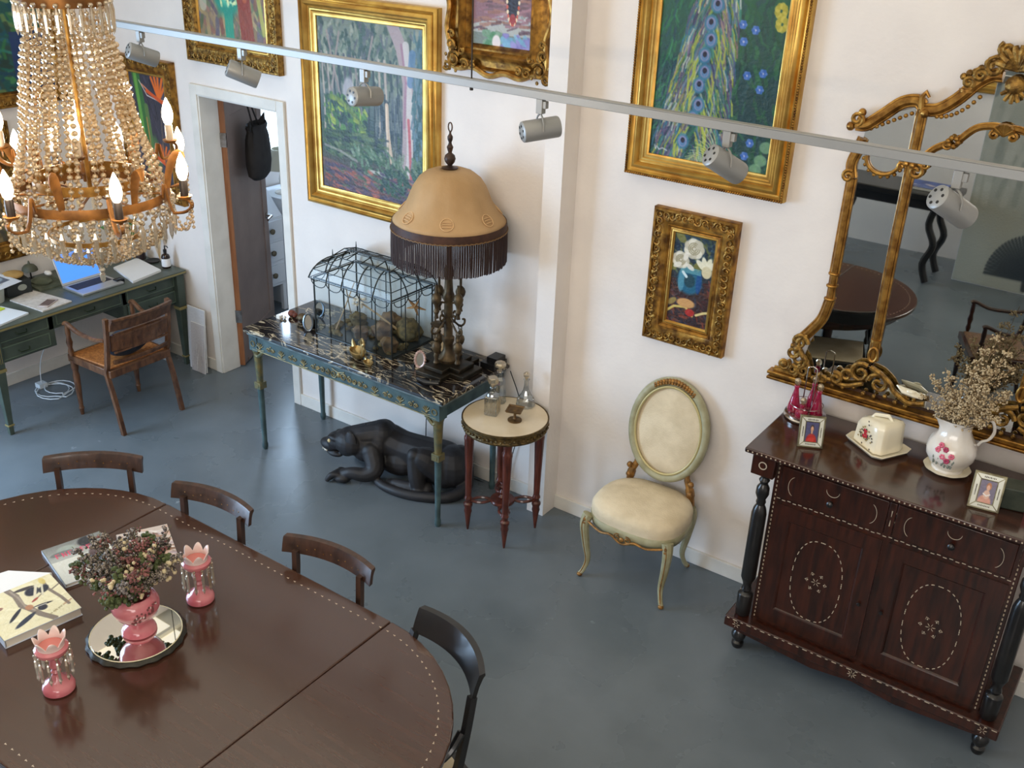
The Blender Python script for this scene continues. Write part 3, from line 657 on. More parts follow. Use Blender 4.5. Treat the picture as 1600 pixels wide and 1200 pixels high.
    for k, (dg, R_, z) in enumerate(angs):
        a = math.radians(dg); ux, uy = cos(a), sin(a); zc = z-.105
        m = MB(); r0 = .24 if R_ > .2 else .02; zb = 2.52 if k < 8 else 2.58
        if R_ < .2: r0 = .05; zb = 2.57
        pts = bez((r0*ux, r0*uy, zb), ((r0+.02)*ux, (r0+.02)*uy, zb+.13), ((r0+.01)*ux, (r0+.01)*uy, zb-.07 if k < 8 else zb), ((R_-.03)*ux, (R_-.03)*uy, zc-.055), 10)
        pts += bez(((R_-.03)*ux, (R_-.03)*uy, zc-.055), ((R_+.03)*ux, (R_+.03)*uy, zc-.05), ((R_+.035)*ux, (R_+.035)*uy, zc-.01), (R_*ux, R_*uy, zc-.004), 8)[1:]
        m.tube(pts, .0048, n=6, fl=1.6)
        m.lathe([(.004, -.008), (.02, -.004), (.024, .004), (.012, .004)], R_*ux, R_*uy, zc, n=12)
        arm = m.build('arm', goldc, t)
        MB().lathe([(.0125, 0), (.0125, .05), (.011, .054)], R_*ux, R_*uy, zc, n=12).build('candle_sleeve', darkm if k in (4, 5, 6, 7, 1) else ivory, arm)
        bl = MB().lathe([(.008, 0), (.0135, .008), (.018, .026), (.0172, .044), (.012, .064), (.005, .08), (.0015, .088)], R_*ux, R_*uy, zc+.053, n=12).build('candle_bulb', bm_, arm)
        bl.visible_shadow = True
        if R_ < .2: continue
        ld = bpy.data.lights.new('bulb_light', 'POINT'); ld.energy = 4.2; ld.color = (1, .82, .62); ld.shadow_soft_size = .02
        lo = bpy.data.objects.new('bulb_light', ld); COL.objects.link(lo); lo.location = (CX+(R_+.032)*ux, CY+(R_+.032)*uy, zc+.1)
        if R_ > .2 and k < 8:
            m = MB()
            for j in range(12):
                u = j/11; r = r0+(R_+.02-r0)*u; bead(m, r*ux, r*uy, zc-.02-.09*sin(u*PI)+(.0 if k < 8 else 0), .0062)
            for j in range(6): bead(m, (R_+.02)*ux, (R_+.02)*uy, zc-.012-.017*j, .006)
            m.tube([((r0+(R_+.02-r0)*u)*ux, (r0+(R_+.02-r0)*u)*uy, zc-.02-.09*sin(u*PI)) for u in np.linspace(0, 1, 9)]+[((R_+.02)*ux, (R_+.02)*uy, zc-.1)], .0012, n=3); m.build('arm_beads', crystal, arm, ang=0)
            m = MB(); sw = bez(((R_+.02)*ux, (R_+.02)*uy, zc-.02), ((R_+.01)*ux, (R_+.01)*uy, zc-.13), (.28*cos(a+.12), .28*sin(a+.12), zc-.16), (.245*cos(a+.3), .245*sin(a+.3), 2.50), 16)
            m.tube(sw, .001, n=3)
            for q in sw[1:]: bead(m, *q, .0058)
            m.build('bead_swag', crystal, arm, ang=0); m = MB(); a2 = a+.35
            m.tube(bez((.235*cos(a2), .235*sin(a2), 2.53), (.25*cos(a2), .25*sin(a2), 2.66), (.3*cos(a2), .3*sin(a2), 2.67), (.29*cos(a2), .29*sin(a2), 2.61), 8), [.011, .014, .016, .017, .016, .014, .011, .008, .004], n=6, fl=.25)
            m.build('leaf', goldc, t)
    return t
chandelier()

# ------------------------------------------------------------------ marble-topped console
def console():
    t = thing('console_table', 'long painted green console table with black veined marble top and gilt swag frieze', 'console table', (-3.96, -.335, 0))
    marb = mat('black_veined_marble', (24, 20, 20), .1, c2=(34, 28, 27), sc=3, det=8, coat=.3)
    nt = marb.node_tree; N = nt.nodes; L = nt.links; b = N['Principled BSDF']; rp = [n for n in N if n.type == 'VALTORGB'][0]
    tc = [n for n in N if n.type == 'TEX_COORD'][0]; mp = N.new('ShaderNodeMapping'); mp.inputs['Scale'].default_value = (1, 3.2, 3); mp.inputs['Rotation'].default_value = (0, 0, .25)
    nz = N.new('ShaderNodeTexNoise'); nz.inputs['Scale'].default_value = 3.4; nz.inputs['Detail'].default_value = 8; nz.inputs['Distortion'].default_value = 1.6
    L.new(tc.outputs['Object'], mp.inputs[0]); L.new(mp.outputs[0], nz.inputs['Vector'])
    r2 = N.new('ShaderNodeValToRGB'); e = r2.color_ramp.elements; e[0].position = .475; e[0].color = (0, 0, 0, 1); e[1].position = .5; e[1].color = (1, 1, 1, 1); q = e.new(.525); q.color = (0, 0, 0, 1)
    mx = N.new('ShaderNodeMix'); mx.data_type = 'RGBA'; mx.inputs[7].default_value = (*lin((206, 190, 160)), 1)
    n3 = N.new('ShaderNodeTexNoise'); n3.inputs['Scale'].default_value = 2.2; L.new(tc.outputs['Object'], n3.inputs['Vector'])
    r3 = N.new('ShaderNodeValToRGB'); r3.color_ramp.elements[0].position = .36; r3.color_ramp.elements[1].position = .5; L.new(n3.outputs[0], r3.inputs[0])
    ml = N.new('ShaderNodeMath'); ml.operation = 'MULTIPLY'; L.new(nz.outputs[0], r2.inputs[0]); L.new(r2.outputs[0], ml.inputs[0]); L.new(r3.outputs[0], ml.inputs[1])
    L.new(ml.outputs[0], mx.inputs[0]); L.new(rp.outputs[0], mx.inputs[6]); L.new(mx.outputs[2], b.inputs['Base Color'])
    teal = mat('worn_teal_paint', (50, 68, 72), .5, c2=(72, 94, 96), sc=12, det=6, bump=.1)
    tealb = mat('marble_side', (74, 86, 88), .3, c2=(120, 134, 136), sc=14, det=5)
    X, Y = .805, .32
    MB().box(0, 0, .856, 2*X, 2*Y, .028).build('marble_top', marb, t, bevel=.007, seg=3)
    m = MB(); m.box(0, 0, .832, 2*X-.03, 2*Y-.03, .02); m.build('top_moulding', tealb, t, bevel=.006)
    m = MB(); f = Y-.035
    m.box(0, -f, .775, 2*X-.1, .03, .095); m.box(0, f-.01, .775, 2*X-.1, .025, .095); m.box(-X+.06, 0, .775, .03, 2*f, .095); m.box(X-.06, 0, .775, .03, 2*f, .095)
    m.build('apron', teal, t, bevel=.002)
    # gilt swags along the frieze
    m = MB(); y = -f-.018
    n = 15
    for i in range(n):
        x = -X+.13+(2*X-.26)*i/(n-1)
        if abs(i-7) < 2: continue
        if i % 2 == 0:
            for k in range(5): a = PI/2+(k-2)*.5; m.tube([(x, y, .758), (x+.02*cos(a), y, .758+.024*sin(a)), (x+.03*cos(a+.12*(k-2)), y, .758+.038*sin(a))], [.002, .0042, .002], n=5)
            m.sph(x, y, .756, .008, 6, 4, sy=.5); m.tube([(x-.035, y, .75), (x, y, .742), (x+.035, y, .75)], .0028, n=5)
        else:
            for s in (-1, 1): m.tube(spiral(x+s*.018, .768, .016, 1.3, 1.57-s*1.57, s, 12, y), [.0036*(1-.4*i/13) for i in range(13)], n=5)
            m.sph(x, y, .79, .006, 6, 4, sy=.5)
    for s in (-1, 1):
        for k, (r, dx) in enumerate(((.026, .04), (.02, .09), (.018, .13), (.014, .165))): m.tube(spiral(s*dx, .775, r, 1.5, 1.5*k, s, 16, y), [.0045*(1-.5*i/17) for i in range(17)], n=5)
    m.sph(0, y, .778, .016, 8, 5, sy=.5); m.tube([(-.05, y, .81), (0, y, .795), (.05, y, .81)], .004, n=5)
    m.tube([(-X+.06, y, .735), (X-.06, y, .735)], .003, n=5)
    m.build('gilt_frieze', mat('dull_gilt', (154, 136, 92), .5, .45, c2=(110, 104, 78), sc=30), t)
    lc = mat('gilt_leg_head', (126, 112, 70), .5, .3, c2=(86, 92, 74), sc=24, bump=.3)
    for (sx, sy) in ((-1, -1), (1, -1), (-1, 1), (1, 1)):
        x, yy = sx*(X-.07), sy*(Y-.05)
        m = MB(); m.box(x, yy, .775, .07, .07, .1)
        m.lathe([(.017, .01), (.02, .02), (.02, .04), (.016, .05), (.0215, .44), (.024, .455)], x, yy, 0, n=14)
        m.lathe([(0, 0), (.014, 0), (.017, .01)], x, yy, 0, n=14); m.tube([(x, yy, .4), (x, yy, .75)], .018, n=8)
        lg = m.build('leg', teal, t, ang=30)
        m = MB(); m.box(x, yy, .475, .056, .056, .045); m.lathe([(.02, .49), (.022, .52), (.026, .62), (.03, .7), (.038, .725)], x, yy, 0, n=10)
        m.tube(bez((x, yy-.02, .7), (x-sx*.02, yy-.02, .66), (x-sx*.05, yy-.02, .72), (x-sx*.075, yy-.02, .728), 6), .012, n=6)
        for dx in (-.012, .012): m.tube(spiral(x+dx*0, .775, .02, 1, 0, 1 if dx > 0 else -1, 12, yy-.037, k=.8), .003, n=5)
        m.box(x, yy-.029, .475, .03, .004, .022); m.build('gilt_leg_head', lc, lg, bevel=.002)
    return t
console()

def terrarium():
    x0, x1, y0, y1, zb, ze, zr = -4.352, -3.728, -.42, -.045, .871, 1.24, 1.375
    t = thing('glass_terrarium', 'leaded glass terrarium shaped like a small conservatory, on the marble console', 'terrarium', ((x0+x1)/2, (y0+y1)/2, zb))
    hx, hy = (x1-x0)/2, (y1-y0)/2; ze -= zb; zr -= zb; ins = .085
    lead = mat('dark_lead', (52, 56, 56), .45, .6)
    def roofp(u, k): # inset and height along the curved roof, which overhangs the walls at the eaves
        a = u*PI/2; return -.022+(ins+.022)*(.45*u+.55*(1-cos(a))), ze+(zr-ze)*(.35*u+.65*sin(a))
    m = MB(); R = .0035
    for sy in (-1, 1):
        for i in range(6):
            x = -hx+2*hx*i/5; r = .0055 if i in (0, 5) else R; m.tube([(x, sy*hy, 0), (x, sy*hy, ze)], r, n=5)
        for z in (0, ze): m.tube([(-hx, sy*hy, z), (hx, sy*hy, z)], .0055, n=5)
    for sx in (-1, 1):
        for i in range(1, 3): y = -hy+2*hy*i/3; m.tube([(sx*hx, y, 0), (sx*hx, y, ze)], R, n=5)
        for z in (0, ze): m.tube([(sx*hx, -hy, z), (sx*hx, hy, z)], .0055, n=5)
    m.build('wall_leading', lead, t)
    m = MB(); N_ = 6
    for i in range(6):
        x = -hx+2*hx*i/5
        for sy in (-1, 1):
            pts = []
            for k in range(N_+1): q, z = roofp(k/N_, 0); xx = (-1 if i == 0 else 1)*(hx-q) if i in (0, 5) else x; pts.append((xx, sy*(hy-q), z))
            m.tube(pts, .0045, n=5)
    for i in range(1, 3):
        y = -hy+2*hy*i/3
        for sx in (-1, 1): m.tube([(sx*(hx-roofp(k/N_, 0)[0]), y, roofp(k/N_, 0)[1]) for k in range(N_+1)], .0045, n=5)
    for u in (0, .3, .6, 1):
        q, z = roofp(u, 0); m.tube([(-hx+q, -hy+q, z), (hx-q, -hy+q, z), (hx-q, hy-q, z), (-hx+q, hy-q, z)], .003, n=5, closed=True)
    rx, ry = hx-ins, hy-ins; zt = zr+.02
    for i in range(5): x = -rx+2*rx*i/4; m.tube([(x, -ry, zr), (x, 0, zt), (x, ry, zr)], R, n=5)
    m.tube([(-rx, 0, zt), (rx, 0, zt)], .004, n=5)
    for (sx, sy) in ((-1, -1), (1, -1), (-1, 1), (1, 1)): m.tube([(sx*rx, sy*ry, zr-.01), (sx*rx, sy*ry, zr+.04)], [.005, .0015], n=5)
    m.build('roof_leading', lead, t)
    m = MB()
    for i in range(5):
        xa = -hx+2*hx*i/5; w = 2*hx/5
        for sy in (-1, 1): m.tube([(xa+w/2-w/2*cos(a), sy*(hy+.022), ze-.045*sin(a)) for a in np.linspace(0, PI, 9)], .003, n=5)
    for i in range(3):
        ya = -hy+2*hy*i/3; w = 2*hy/3
        for sx in (-1, 1): m.tube([(sx*(hx+.022), ya+w/2-w/2*cos(a), ze-.045*sin(a)) for a in np.linspace(0, PI, 9)], .003, n=5)
    m.build('scalloped_trim', lead, t)
    m = MB(); e = .0005; m.add([(-hx, -hy, e), (hx, -hy, e), (hx, hy, e), (-hx, hy, e), (-hx, -hy, ze), (hx, -hy, ze), (hx, hy, ze), (-hx, hy, ze)], [(0, 1, 5, 4), (1, 2, 6, 5), (2, 3, 7, 6), (3, 0, 4, 7)])
    m.build('glass_wall', glass, t, ang=0)
    m = MB(); vs = []; fs = []
    for k in range(N_+1):
        q, z = roofp(k/N_, 0); vs += [(-hx+q, -hy+q, z), (hx-q, -hy+q, z), (hx-q, hy-q, z), (-hx+q, hy-q, z)]
    for k in range(N_):
        for i in range(4): a = k*4+i; b = k*4+(i+1) % 4; fs.append((a, b, b+4, a+4))
    m.add(vs, fs); m.add([(-rx, -ry, zr), (rx, -ry, zr), (rx, 0, zt), (-rx, 0, zt), (rx, ry, zr), (-rx, ry, zr)], [(0, 1, 2, 3), (3, 2, 4, 5)])
    m.build('glass_roof', glass, t)
    MB().box(0, 0, .004, 2*hx-.01, 2*hy-.01, .008).build('base_plate', mat('slate_base', (60, 64, 64), .3), t)
    # contents
    rnd = random.Random(2)
    rock = mat('brown_stones', (132, 104, 72), .8, c2=(70, 58, 48), sc=14, bump=.5); moss = mat('dry_moss', (122, 104, 66), .9, c2=(70, 62, 44), sc=30, bump=.6)
    g = 'stones and shells inside the terrarium'
    def lump(x, y, z, r, mt, nm, lab, cat, sx=1, sy=1, sz=.7):
        m = MB(); m.sph(0, 0, 0, r, 12, 8, sx, sy, sz)
        for i, v in enumerate(m.v): k = 1+.18*sin(v[0]*90+x*50)*cos(v[1]*80)+.1*sin(v[2]*120); m.v[i] = tuple(c*k for c in v)
        zmin = min(v[2] for v in m.v); o = m.build(nm, mt); o.location = (x, y, zb+.009+z-zmin); return tag(o, lab, cat, g)
    L_ = [(-3.80, -.36, .05, 'tan stone at the front right corner inside the terrarium'), (-3.83, -.15, .075, 'large mossy brown stone at the right end inside the terrarium'), (-3.95, -.25, .06, 'dark brown stone in the middle right inside the terrarium'), (-4.06, -.33, .045, 'low dark stone at the front middle inside the terrarium'), (-4.2, -.2, .05, 'grey-brown stone left of middle inside the terrarium'), (-4.02, -.1, .065, 'tall brown stone at the back inside the terrarium')]
    for i, (x, y, r, lab) in enumerate(L_): lump(x, y, 0, r, moss if i % 3 == 1 else rock, 'stone', lab, 'stone', 1.2, 1, .95)
    m = MB()
    for k in range(5):
        a = k*2*PI/5; m.tube([(0, 0, 0), (.035*cos(a), 0, .035*sin(a)), (.07*cos(a), .004, .07*sin(a))], [.016, .011, .004], n=6, fl=.6)
    o = m.build('starfish', mat('tan_starfish', (190, 140, 84), .8, c2=(150, 104, 60), sc=60, bump=.5)); o.location = (-3.80, -.12, 1.10); o.rotation_euler = (.3, .2, .3); tag(o, 'tan starfish propped on the stones at the right end of the terrarium', 'starfish', g)
    m = MB(); rr = random.Random(21)
    for i in range(70):
        q = rr.uniform(.012, .028); m.sph(rr.uniform(-.28, .28), rr.uniform(-.155, .155), .008, q, 8, 5, 1.2, 1, .8)
    m.v = [(a, b, max(c, 0)) for a, b, c in m.v]; o = m.build('pebble_bed', moss); o.location = ((x0+x1)/2, (y0+y1)/2, zb+.0085); tag(o, 'bed of brown pebbles covering the terrarium floor', 'pebbles'); o['kind'] = 'stuff'
    br = thing('branch', 'pale dry branch with white blossoms crossing inside the terrarium', 'branch', (-4.1, -.25, zb+.012), 0, g)
    m = MB(); m.tube([(.26, .08, .03), (.1, .0, .16), (-.05, -.02, .22), (-.18, .04, .2)], [.008, .006, .005, .003], n=6); m.tube([(-.16, -.1, 0), (-.14, -.02, .15), (-.12, .05, .3)], .004, n=5); m.tube([(-.2, .1, 0), (-.15, .02, .16), (-.1, -.05, .3)], .004, n=5); m.build('twig', mat('pale_wood', (176, 152, 118), .8), br)
    m = MB()
    for i in range(14): a = rnd.uniform(0, 6); m.sph(-.03+.045*cos(a)*rnd.random(), -.02+.03*sin(a), .215+rnd.uniform(-.03, .03), .014, 7, 5, sz=.6)
    m.build('blossom', mat('white_petals', (226, 216, 200), .7), br)
terrarium()

def swan(name, x, y, k, rz, lab):
    t = thing(name, lab, 'swan ornament', (x, y, .871), rz, 'brass swans on the console')
    m = MB(); m.lathe([(0, .0), (.018, .0), (.028, .008), (.038, .025), (.042, .04), (.038, .042), (.03, .03), (.02, .018), (0, .014)], n=20, sx=1.55, sy=.95)
    m.tube([(-.05, 0, .036), (-.07, 0, .055), (-.078, 0, .07)], [.014, .009, .002], n=7)
    m.v = [(a*k, b*k, c*k) for a, b, c in m.v]; m.build('body', brassy, t)
    m = MB(); pts = cat_rom([(.05, 0, .034), (.076, 0, .046), (.074, 0, .075), (.062, 0, .102), (.068, 0, .126), (.088, 0, .128), (.096, 0, .11)], 5)
    m.tube(pts, lerp_list(.0095, .005, len(pts)), n=8); m.sph(.0965, 0, .107, .0095, 8, 6, sz=1.3); m.tube([(.097, 0, .10), (.102, 0, .082)], [.005, .0015], n=6)
    m.v = [(a*k, b*k, c*k) for a, b, c in m.v]; m.build('neck', brassy, t)
swan('brass_swan', -3.905, -.525, 1.2, -.5, 'larger polished brass swan in front of the terrarium')
swan('brass_swan', -3.775, -.575, .7, -.5, 'tiny brass swan in front of the larger one')

def oval_frame(x, y, w, h, rz, lab, beads=True):
    t = thing('oval_photo_frame', lab, 'photo frame', (x, y, .872), rz, 'small oval frames on the console')
    tilt = .22
    def P3(a, r, d=0): X = w*r*cos(a); Z = h*r*sin(a)+h*1.02; return (X, d+Z*tilt, Z)
    m = MB(); m.tube([P3(a, 1) for a in np.linspace(0, 2*PI, 25)[:-1]], .007, n=7, closed=True)
    if beads:
        for i in range(18): m.sph(*P3(i*2*PI/18, 1.07), .0085, 7, 5)
    m.build('rim', mat('pearl_rim', (206, 176, 164), .3, .3, c2=(150, 120, 110), sc=60) if beads else mat('steel_rim', (120, 130, 140), .25, .8), t)
    m = MB(); m.add([P3(a, .94) for a in np.linspace(0, 2*PI, 25)[:-1]], [tuple(range(24))]); m.build('glass', mirror_m, t, ang=0)
    m = MB(); m.tube([(0, h*1.0*tilt+.01, h*1.0), (0, .085*h/.05, .004)], .004, n=5); m.build('strut', darkm, t)
oval_frame(-3.535, -.40, .032, .045, .15, 'pearl-rimmed oval frame between the terrarium and the lamp')
oval_frame(-4.52, -.23, .033, .05, .35, 'steel-rimmed oval frame at the back left of the console', False)
oval_frame(-4.41, -.43, .028, .052, .75, 'oval frame with a dark strut beside the left front corner of the terrarium', False)
def small_ornaments():
    def o(m, nm, mt, x, y, lab, cat):
        ob = m.build(nm, mt); ob.location = (x, y, .8705); tag(ob, lab, cat)
    m = MB(); m.sph(0, 0, .03, .034, 14, 9, 1.2, 1, .88)
    for i in range(9): m.tube([(0, 0, .058)]+[(.04*cos(i*.7)*q, .034*sin(i*.7)*q, .06-.03*q*q) for q in (.4, .8, 1.05)], .0035, n=5)
    o(m, 'bronze_shell_box', brass, -4.54, -.35, 'round bronze ribbed trinket box near the left end of the console', 'trinket box')
    m = MB(); m.sph(0, 0, .022, .026, 12, 8, 1.1, 1, .85); m.sph(.028, 0, .018, .018, 10, 7)
    o(m, 'brown_stone', mat('rust_stone', (116, 62, 46), .7, c2=(80, 42, 34), sc=30, bump=.4), -4.66, -.33, 'small rust brown stone ornament near the left end of the console', 'stone')
    m = MB(); m.box(0, 0, .012, .03, .03, .024); m.sph(.035, .01, .012, .013, 8, 6)
    o(m, 'white_trinket', porcw, -4.70, -.40, 'little white trinket at the left front of the console', 'ornament')
    m = MB(); m.lathe([(0, 0), (.04, 0), (.05, .02), (.045, .05), (.03, .06), (0, .062)], n=16)
    o(m, 'dark_bowl', ebony, -4.47, -.35, 'dark lidded bowl behind the oval frames on the console', 'bowl')
    m = MB(); m.box(0, 0, .018, .10, .13, .036); m.box(.01, .01, .05, .07, .09, .028)
    o(m, 'black_case', black, -3.215, -.10, 'black case behind the lamp foot at the right end of the console', 'case')
    m = MB(); m.tube([(-.07, -.02, .012), (0, -.03, .012), (.07, .0, .016)], [.012, .014, .01], n=7); m.tube([(0, -.03, .014), (.05, .03, .014)], .009, n=6)
    o(m, 'dark_driftwood', ebony, -3.36, -.52, 'black twisted stick lying in front of the lamp foot', 'driftwood')
small_ornaments()
def tan_candle():
    t = thing('tan_candle', 'thick tan candle standing behind the lamp column', 'candle', (-3.52, -.16, .8705)); MB().lathe([(0, 0), (.034, 0), (.035, .004), (.034, .13), (.028, .134), (0, .128)], n=22).build('wax', mat('tan_wax', (196, 158, 110), .6), t); MB().tube([(0, 0, .126), (.002, 0, .145)], .0015, n=5).build('wick', black, t)
tan_candle()

def lamp():
    t = thing('fringed_table_lamp', 'tall bronze lamp with tan domed shade and dark brown fringe on the console', 'table lamp', (-3.40, -.30, .871))
    z0 = .871
    m = MB()
    for (w, z, h) in ((.37, .014, .028), (.28, .04, .024)):
        m.box(0, 0, z, w, w*.5, h); m.box(0, 0, z+.0005, w*.5, w, h)
    for s in (-1, 1):
        for k in (-1, 1): m.sph(s*.1, k*.04, .03, .02, 8, 6)
    m.build('foot', mat('dark_bronze', (66, 54, 40), .45, .7, c2=(40, 38, 32), sc=16, bump=.25), t, bevel=.004)
    m = MB(); m.lathe([(.06, .05), (.065, .07), (.045, .09), (.03, .12), (.028, .16), (.036, .18), (.036, .2), (.026, .21), (.025, .42), (.034, .44), (.034, .46), (.026, .48), (.022, .56), (.03, .58), (.026, .62), (.014, .64), (.012, 1.16)], n=18)
    m.build('column', brass, t)
    def finial(m, x, y, z, k=1.):
        m.lathe([(.0, 0), (.014, 0), (.018, .01), (.01, .03), (.016, .05), (.012, .07), (.024, .09), (.028, .108), (.024, .126), (.01, .14), (.014, .152), (.006, .165), (0, .166)], x, y, z, n=14)
        m.tube([(x+.012*cos(a), y, z+.182+.018*sin(a)) for a in np.linspace(0, 2*PI, 11)[:-1]], .003, n=5, closed=True)
    for (x, y) in ((.085, -.02), (-.085, .02), (.02, .085), (-.02, -.085)):
        m = MB(); finial(m, x, y, .055); m.build('corner_finial', brass, t)
        m = MB(); z = .46
        m.lathe([(0, 0), (.014, .0), (.01, .02), (.018, .04), (.01, .06), (.014, .08), (.026, .1), (.03, .12), (.022, .14), (.008, .155), (.008, .2)], x*1.0, y*1.0, z-.12, n=14)
        m.build('hanging_finial', brass, t)
        a = math.atan2(y, x); c, s = cos(a), sin(a); m = MB()
        pts = [(c*p, s*p, q) for p, q in [(.025, .33), (.05, .31), (.06, .335), (.045, .35), (.035, .335)]]; m.tube(cat_rom(pts, 4), .006, n=6)
        pts = [(c*p, s*p, q) for p, q in [(.03, .30), (.06, .27), (.09, .245), (.118, .255), (.12, .28), (.104, .285)]]; m.tube(cat_rom(pts, 4), .0065, n=6)
        pts = [(c*p, s*p, q) for p, q in [(.03, .42), (.07, .44), (.085, .5), (.085, .54)]]; m.tube(cat_rom(pts, 4), .006, n=6)
        m.build('scroll_arm', brass, t)
    m = MB(); m.lathe([(0, 0), (.045, .0), (.05, .008), (.03, .014), (0, .014)], -.085, .02, .245, n=16); plabel(m.build('drip_tray', brass, t), 'round dish on an arm')
    # shade
    tan = mat('tan_shade_fabric', (186, 152, 110), .75, c2=(172, 138, 96), sc=5, bump=.12, bsc=90)
    prof = [(.04, 1.185), (.085, 1.18), (.13, 1.163), (.168, 1.132), (.195, 1.09), (.212, 1.05), (.227, 1.012), (.245, .98), (.27, .948), (.295, .922), (.315, .90)]
    n = 72
    def rf(a, z): return 1+.022*abs(sin(a*6))*max(0, min(1, (z-.92)/.07))
    sh = MB(); sh.open = True; sh.lathe(prof, n=n, rf=rf)
    so = sh.build('shade', tan, t, ang=60)
    mm = so.modifiers.new('th', 'SOLIDIFY'); mm.thickness = .003
    m = MB()
    for i in range(7):
        a = 2*PI*i/7-.95; q = .262
        ring = []
        for b in np.linspace(0, 2*PI, 15)[:-1]:
            aa = a+.13*cos(b); zz = .955+.027*sin(b); rr = .272+(.955-zz)*.88; ring.append((rr*cos(aa), rr*sin(aa), zz))
        m.tube(ring, .003, n=5, closed=True)
        for dz in (-.01, .002, .012): m.tube([((.273+.88*(-dz))*cos(a+u), (.273+.88*(-dz))*sin(a+u), .955+dz-.2*u*u) for u in (-.09, 0, .09)], .0028, n=5)
    plabel(m.build('embroidered_medallions', mat('tan_cord', (206, 168, 122), .7), so), 'raised tan medallions')
    br = mat('brown_trim', (72, 42, 26), .6, c2=(52, 30, 20), sc=20)
    m = MB().lathe([(.316, .903), (.319, .88), (.32, .855), (.315, .855), (.313, .88), (.311, .90), (.316, .903)], n=72); m.build('trim_band', br, t)
    m = MB(); pts = [(.322*cos(a), .322*sin(a), .858+.002*(-1)**i) for i, a in enumerate(np.linspace(0, 2*PI, 145)[:-1])]; m.tube(pts, .004, n=5, closed=True); m.build('braid', mat('braid', (112, 84, 52), .6), t)
    m = MB(); rnd = random.Random(5); N = 300
    for i in range(N):
        a = 2*PI*i/N; r = .317+.002*(i % 2); d = rnd.uniform(-.002, .002); zb = .672+rnd.uniform(-.004, .004)
        m.tube([(r*cos(a), r*sin(a), .858), ((r+d)*cos(a+.004), (r+d)*sin(a+.004), .76), ((r+d)*cos(a), (r+d)*sin(a), zb)], [.0028, .0031, .0026], n=4)
    o = m.build('fringe', mat('fringe_thread', (52, 34, 30), .7), t); o['kind'] = 'stuff'
    m = MB(); m.lathe([(0, 1.183), (.04, 1.183), (.045, 1.19), (.02, 1.196), (.01, 1.205)], n=18); m.lathe([(.01, 1.2), (.026, 1.22), (.031, 1.238), (.026, 1.256), (.01, 1.27), (.014, 1.285), (.018, 1.3), (.01, 1.315), (.008, 1.325), (.014, 1.34), (.015, 1.355), (.006, 1.37), (.006, 1.38)], n=18)
    m.tube([(.013*sin(a)*1., 0, 1.405-.024*cos(a)) for a in np.linspace(0, 2*PI, 13)[:-1]], .0038, n=6, closed=True); m.build('top_finial', mat('brown_bronze', (84, 62, 50), .45, .5, c2=(56, 44, 40), sc=20), t)
lamp()
def lamp_cord():
    m = MB(); m.tube(cat_rom([(-3.72, -.03, .55), (-3.76, -.035, .48), (-3.775, -.04, .36), (-3.77, -.05, .1), (-3.7, -.06, .006), (-3.4, -.05, .006), (-3.19, -.03, .02), (-3.1, -.02, .3), (-3.05, -.03, .6), (-3.12, -.06, .85)], 6), .003, n=5)
    m.box(-3.715, -.02, .565, .05, .03, .025)
    tag(m.build('power_cord', black), 'thin black power cord with a plug, hanging behind the console', 'cord')
lamp_cord()

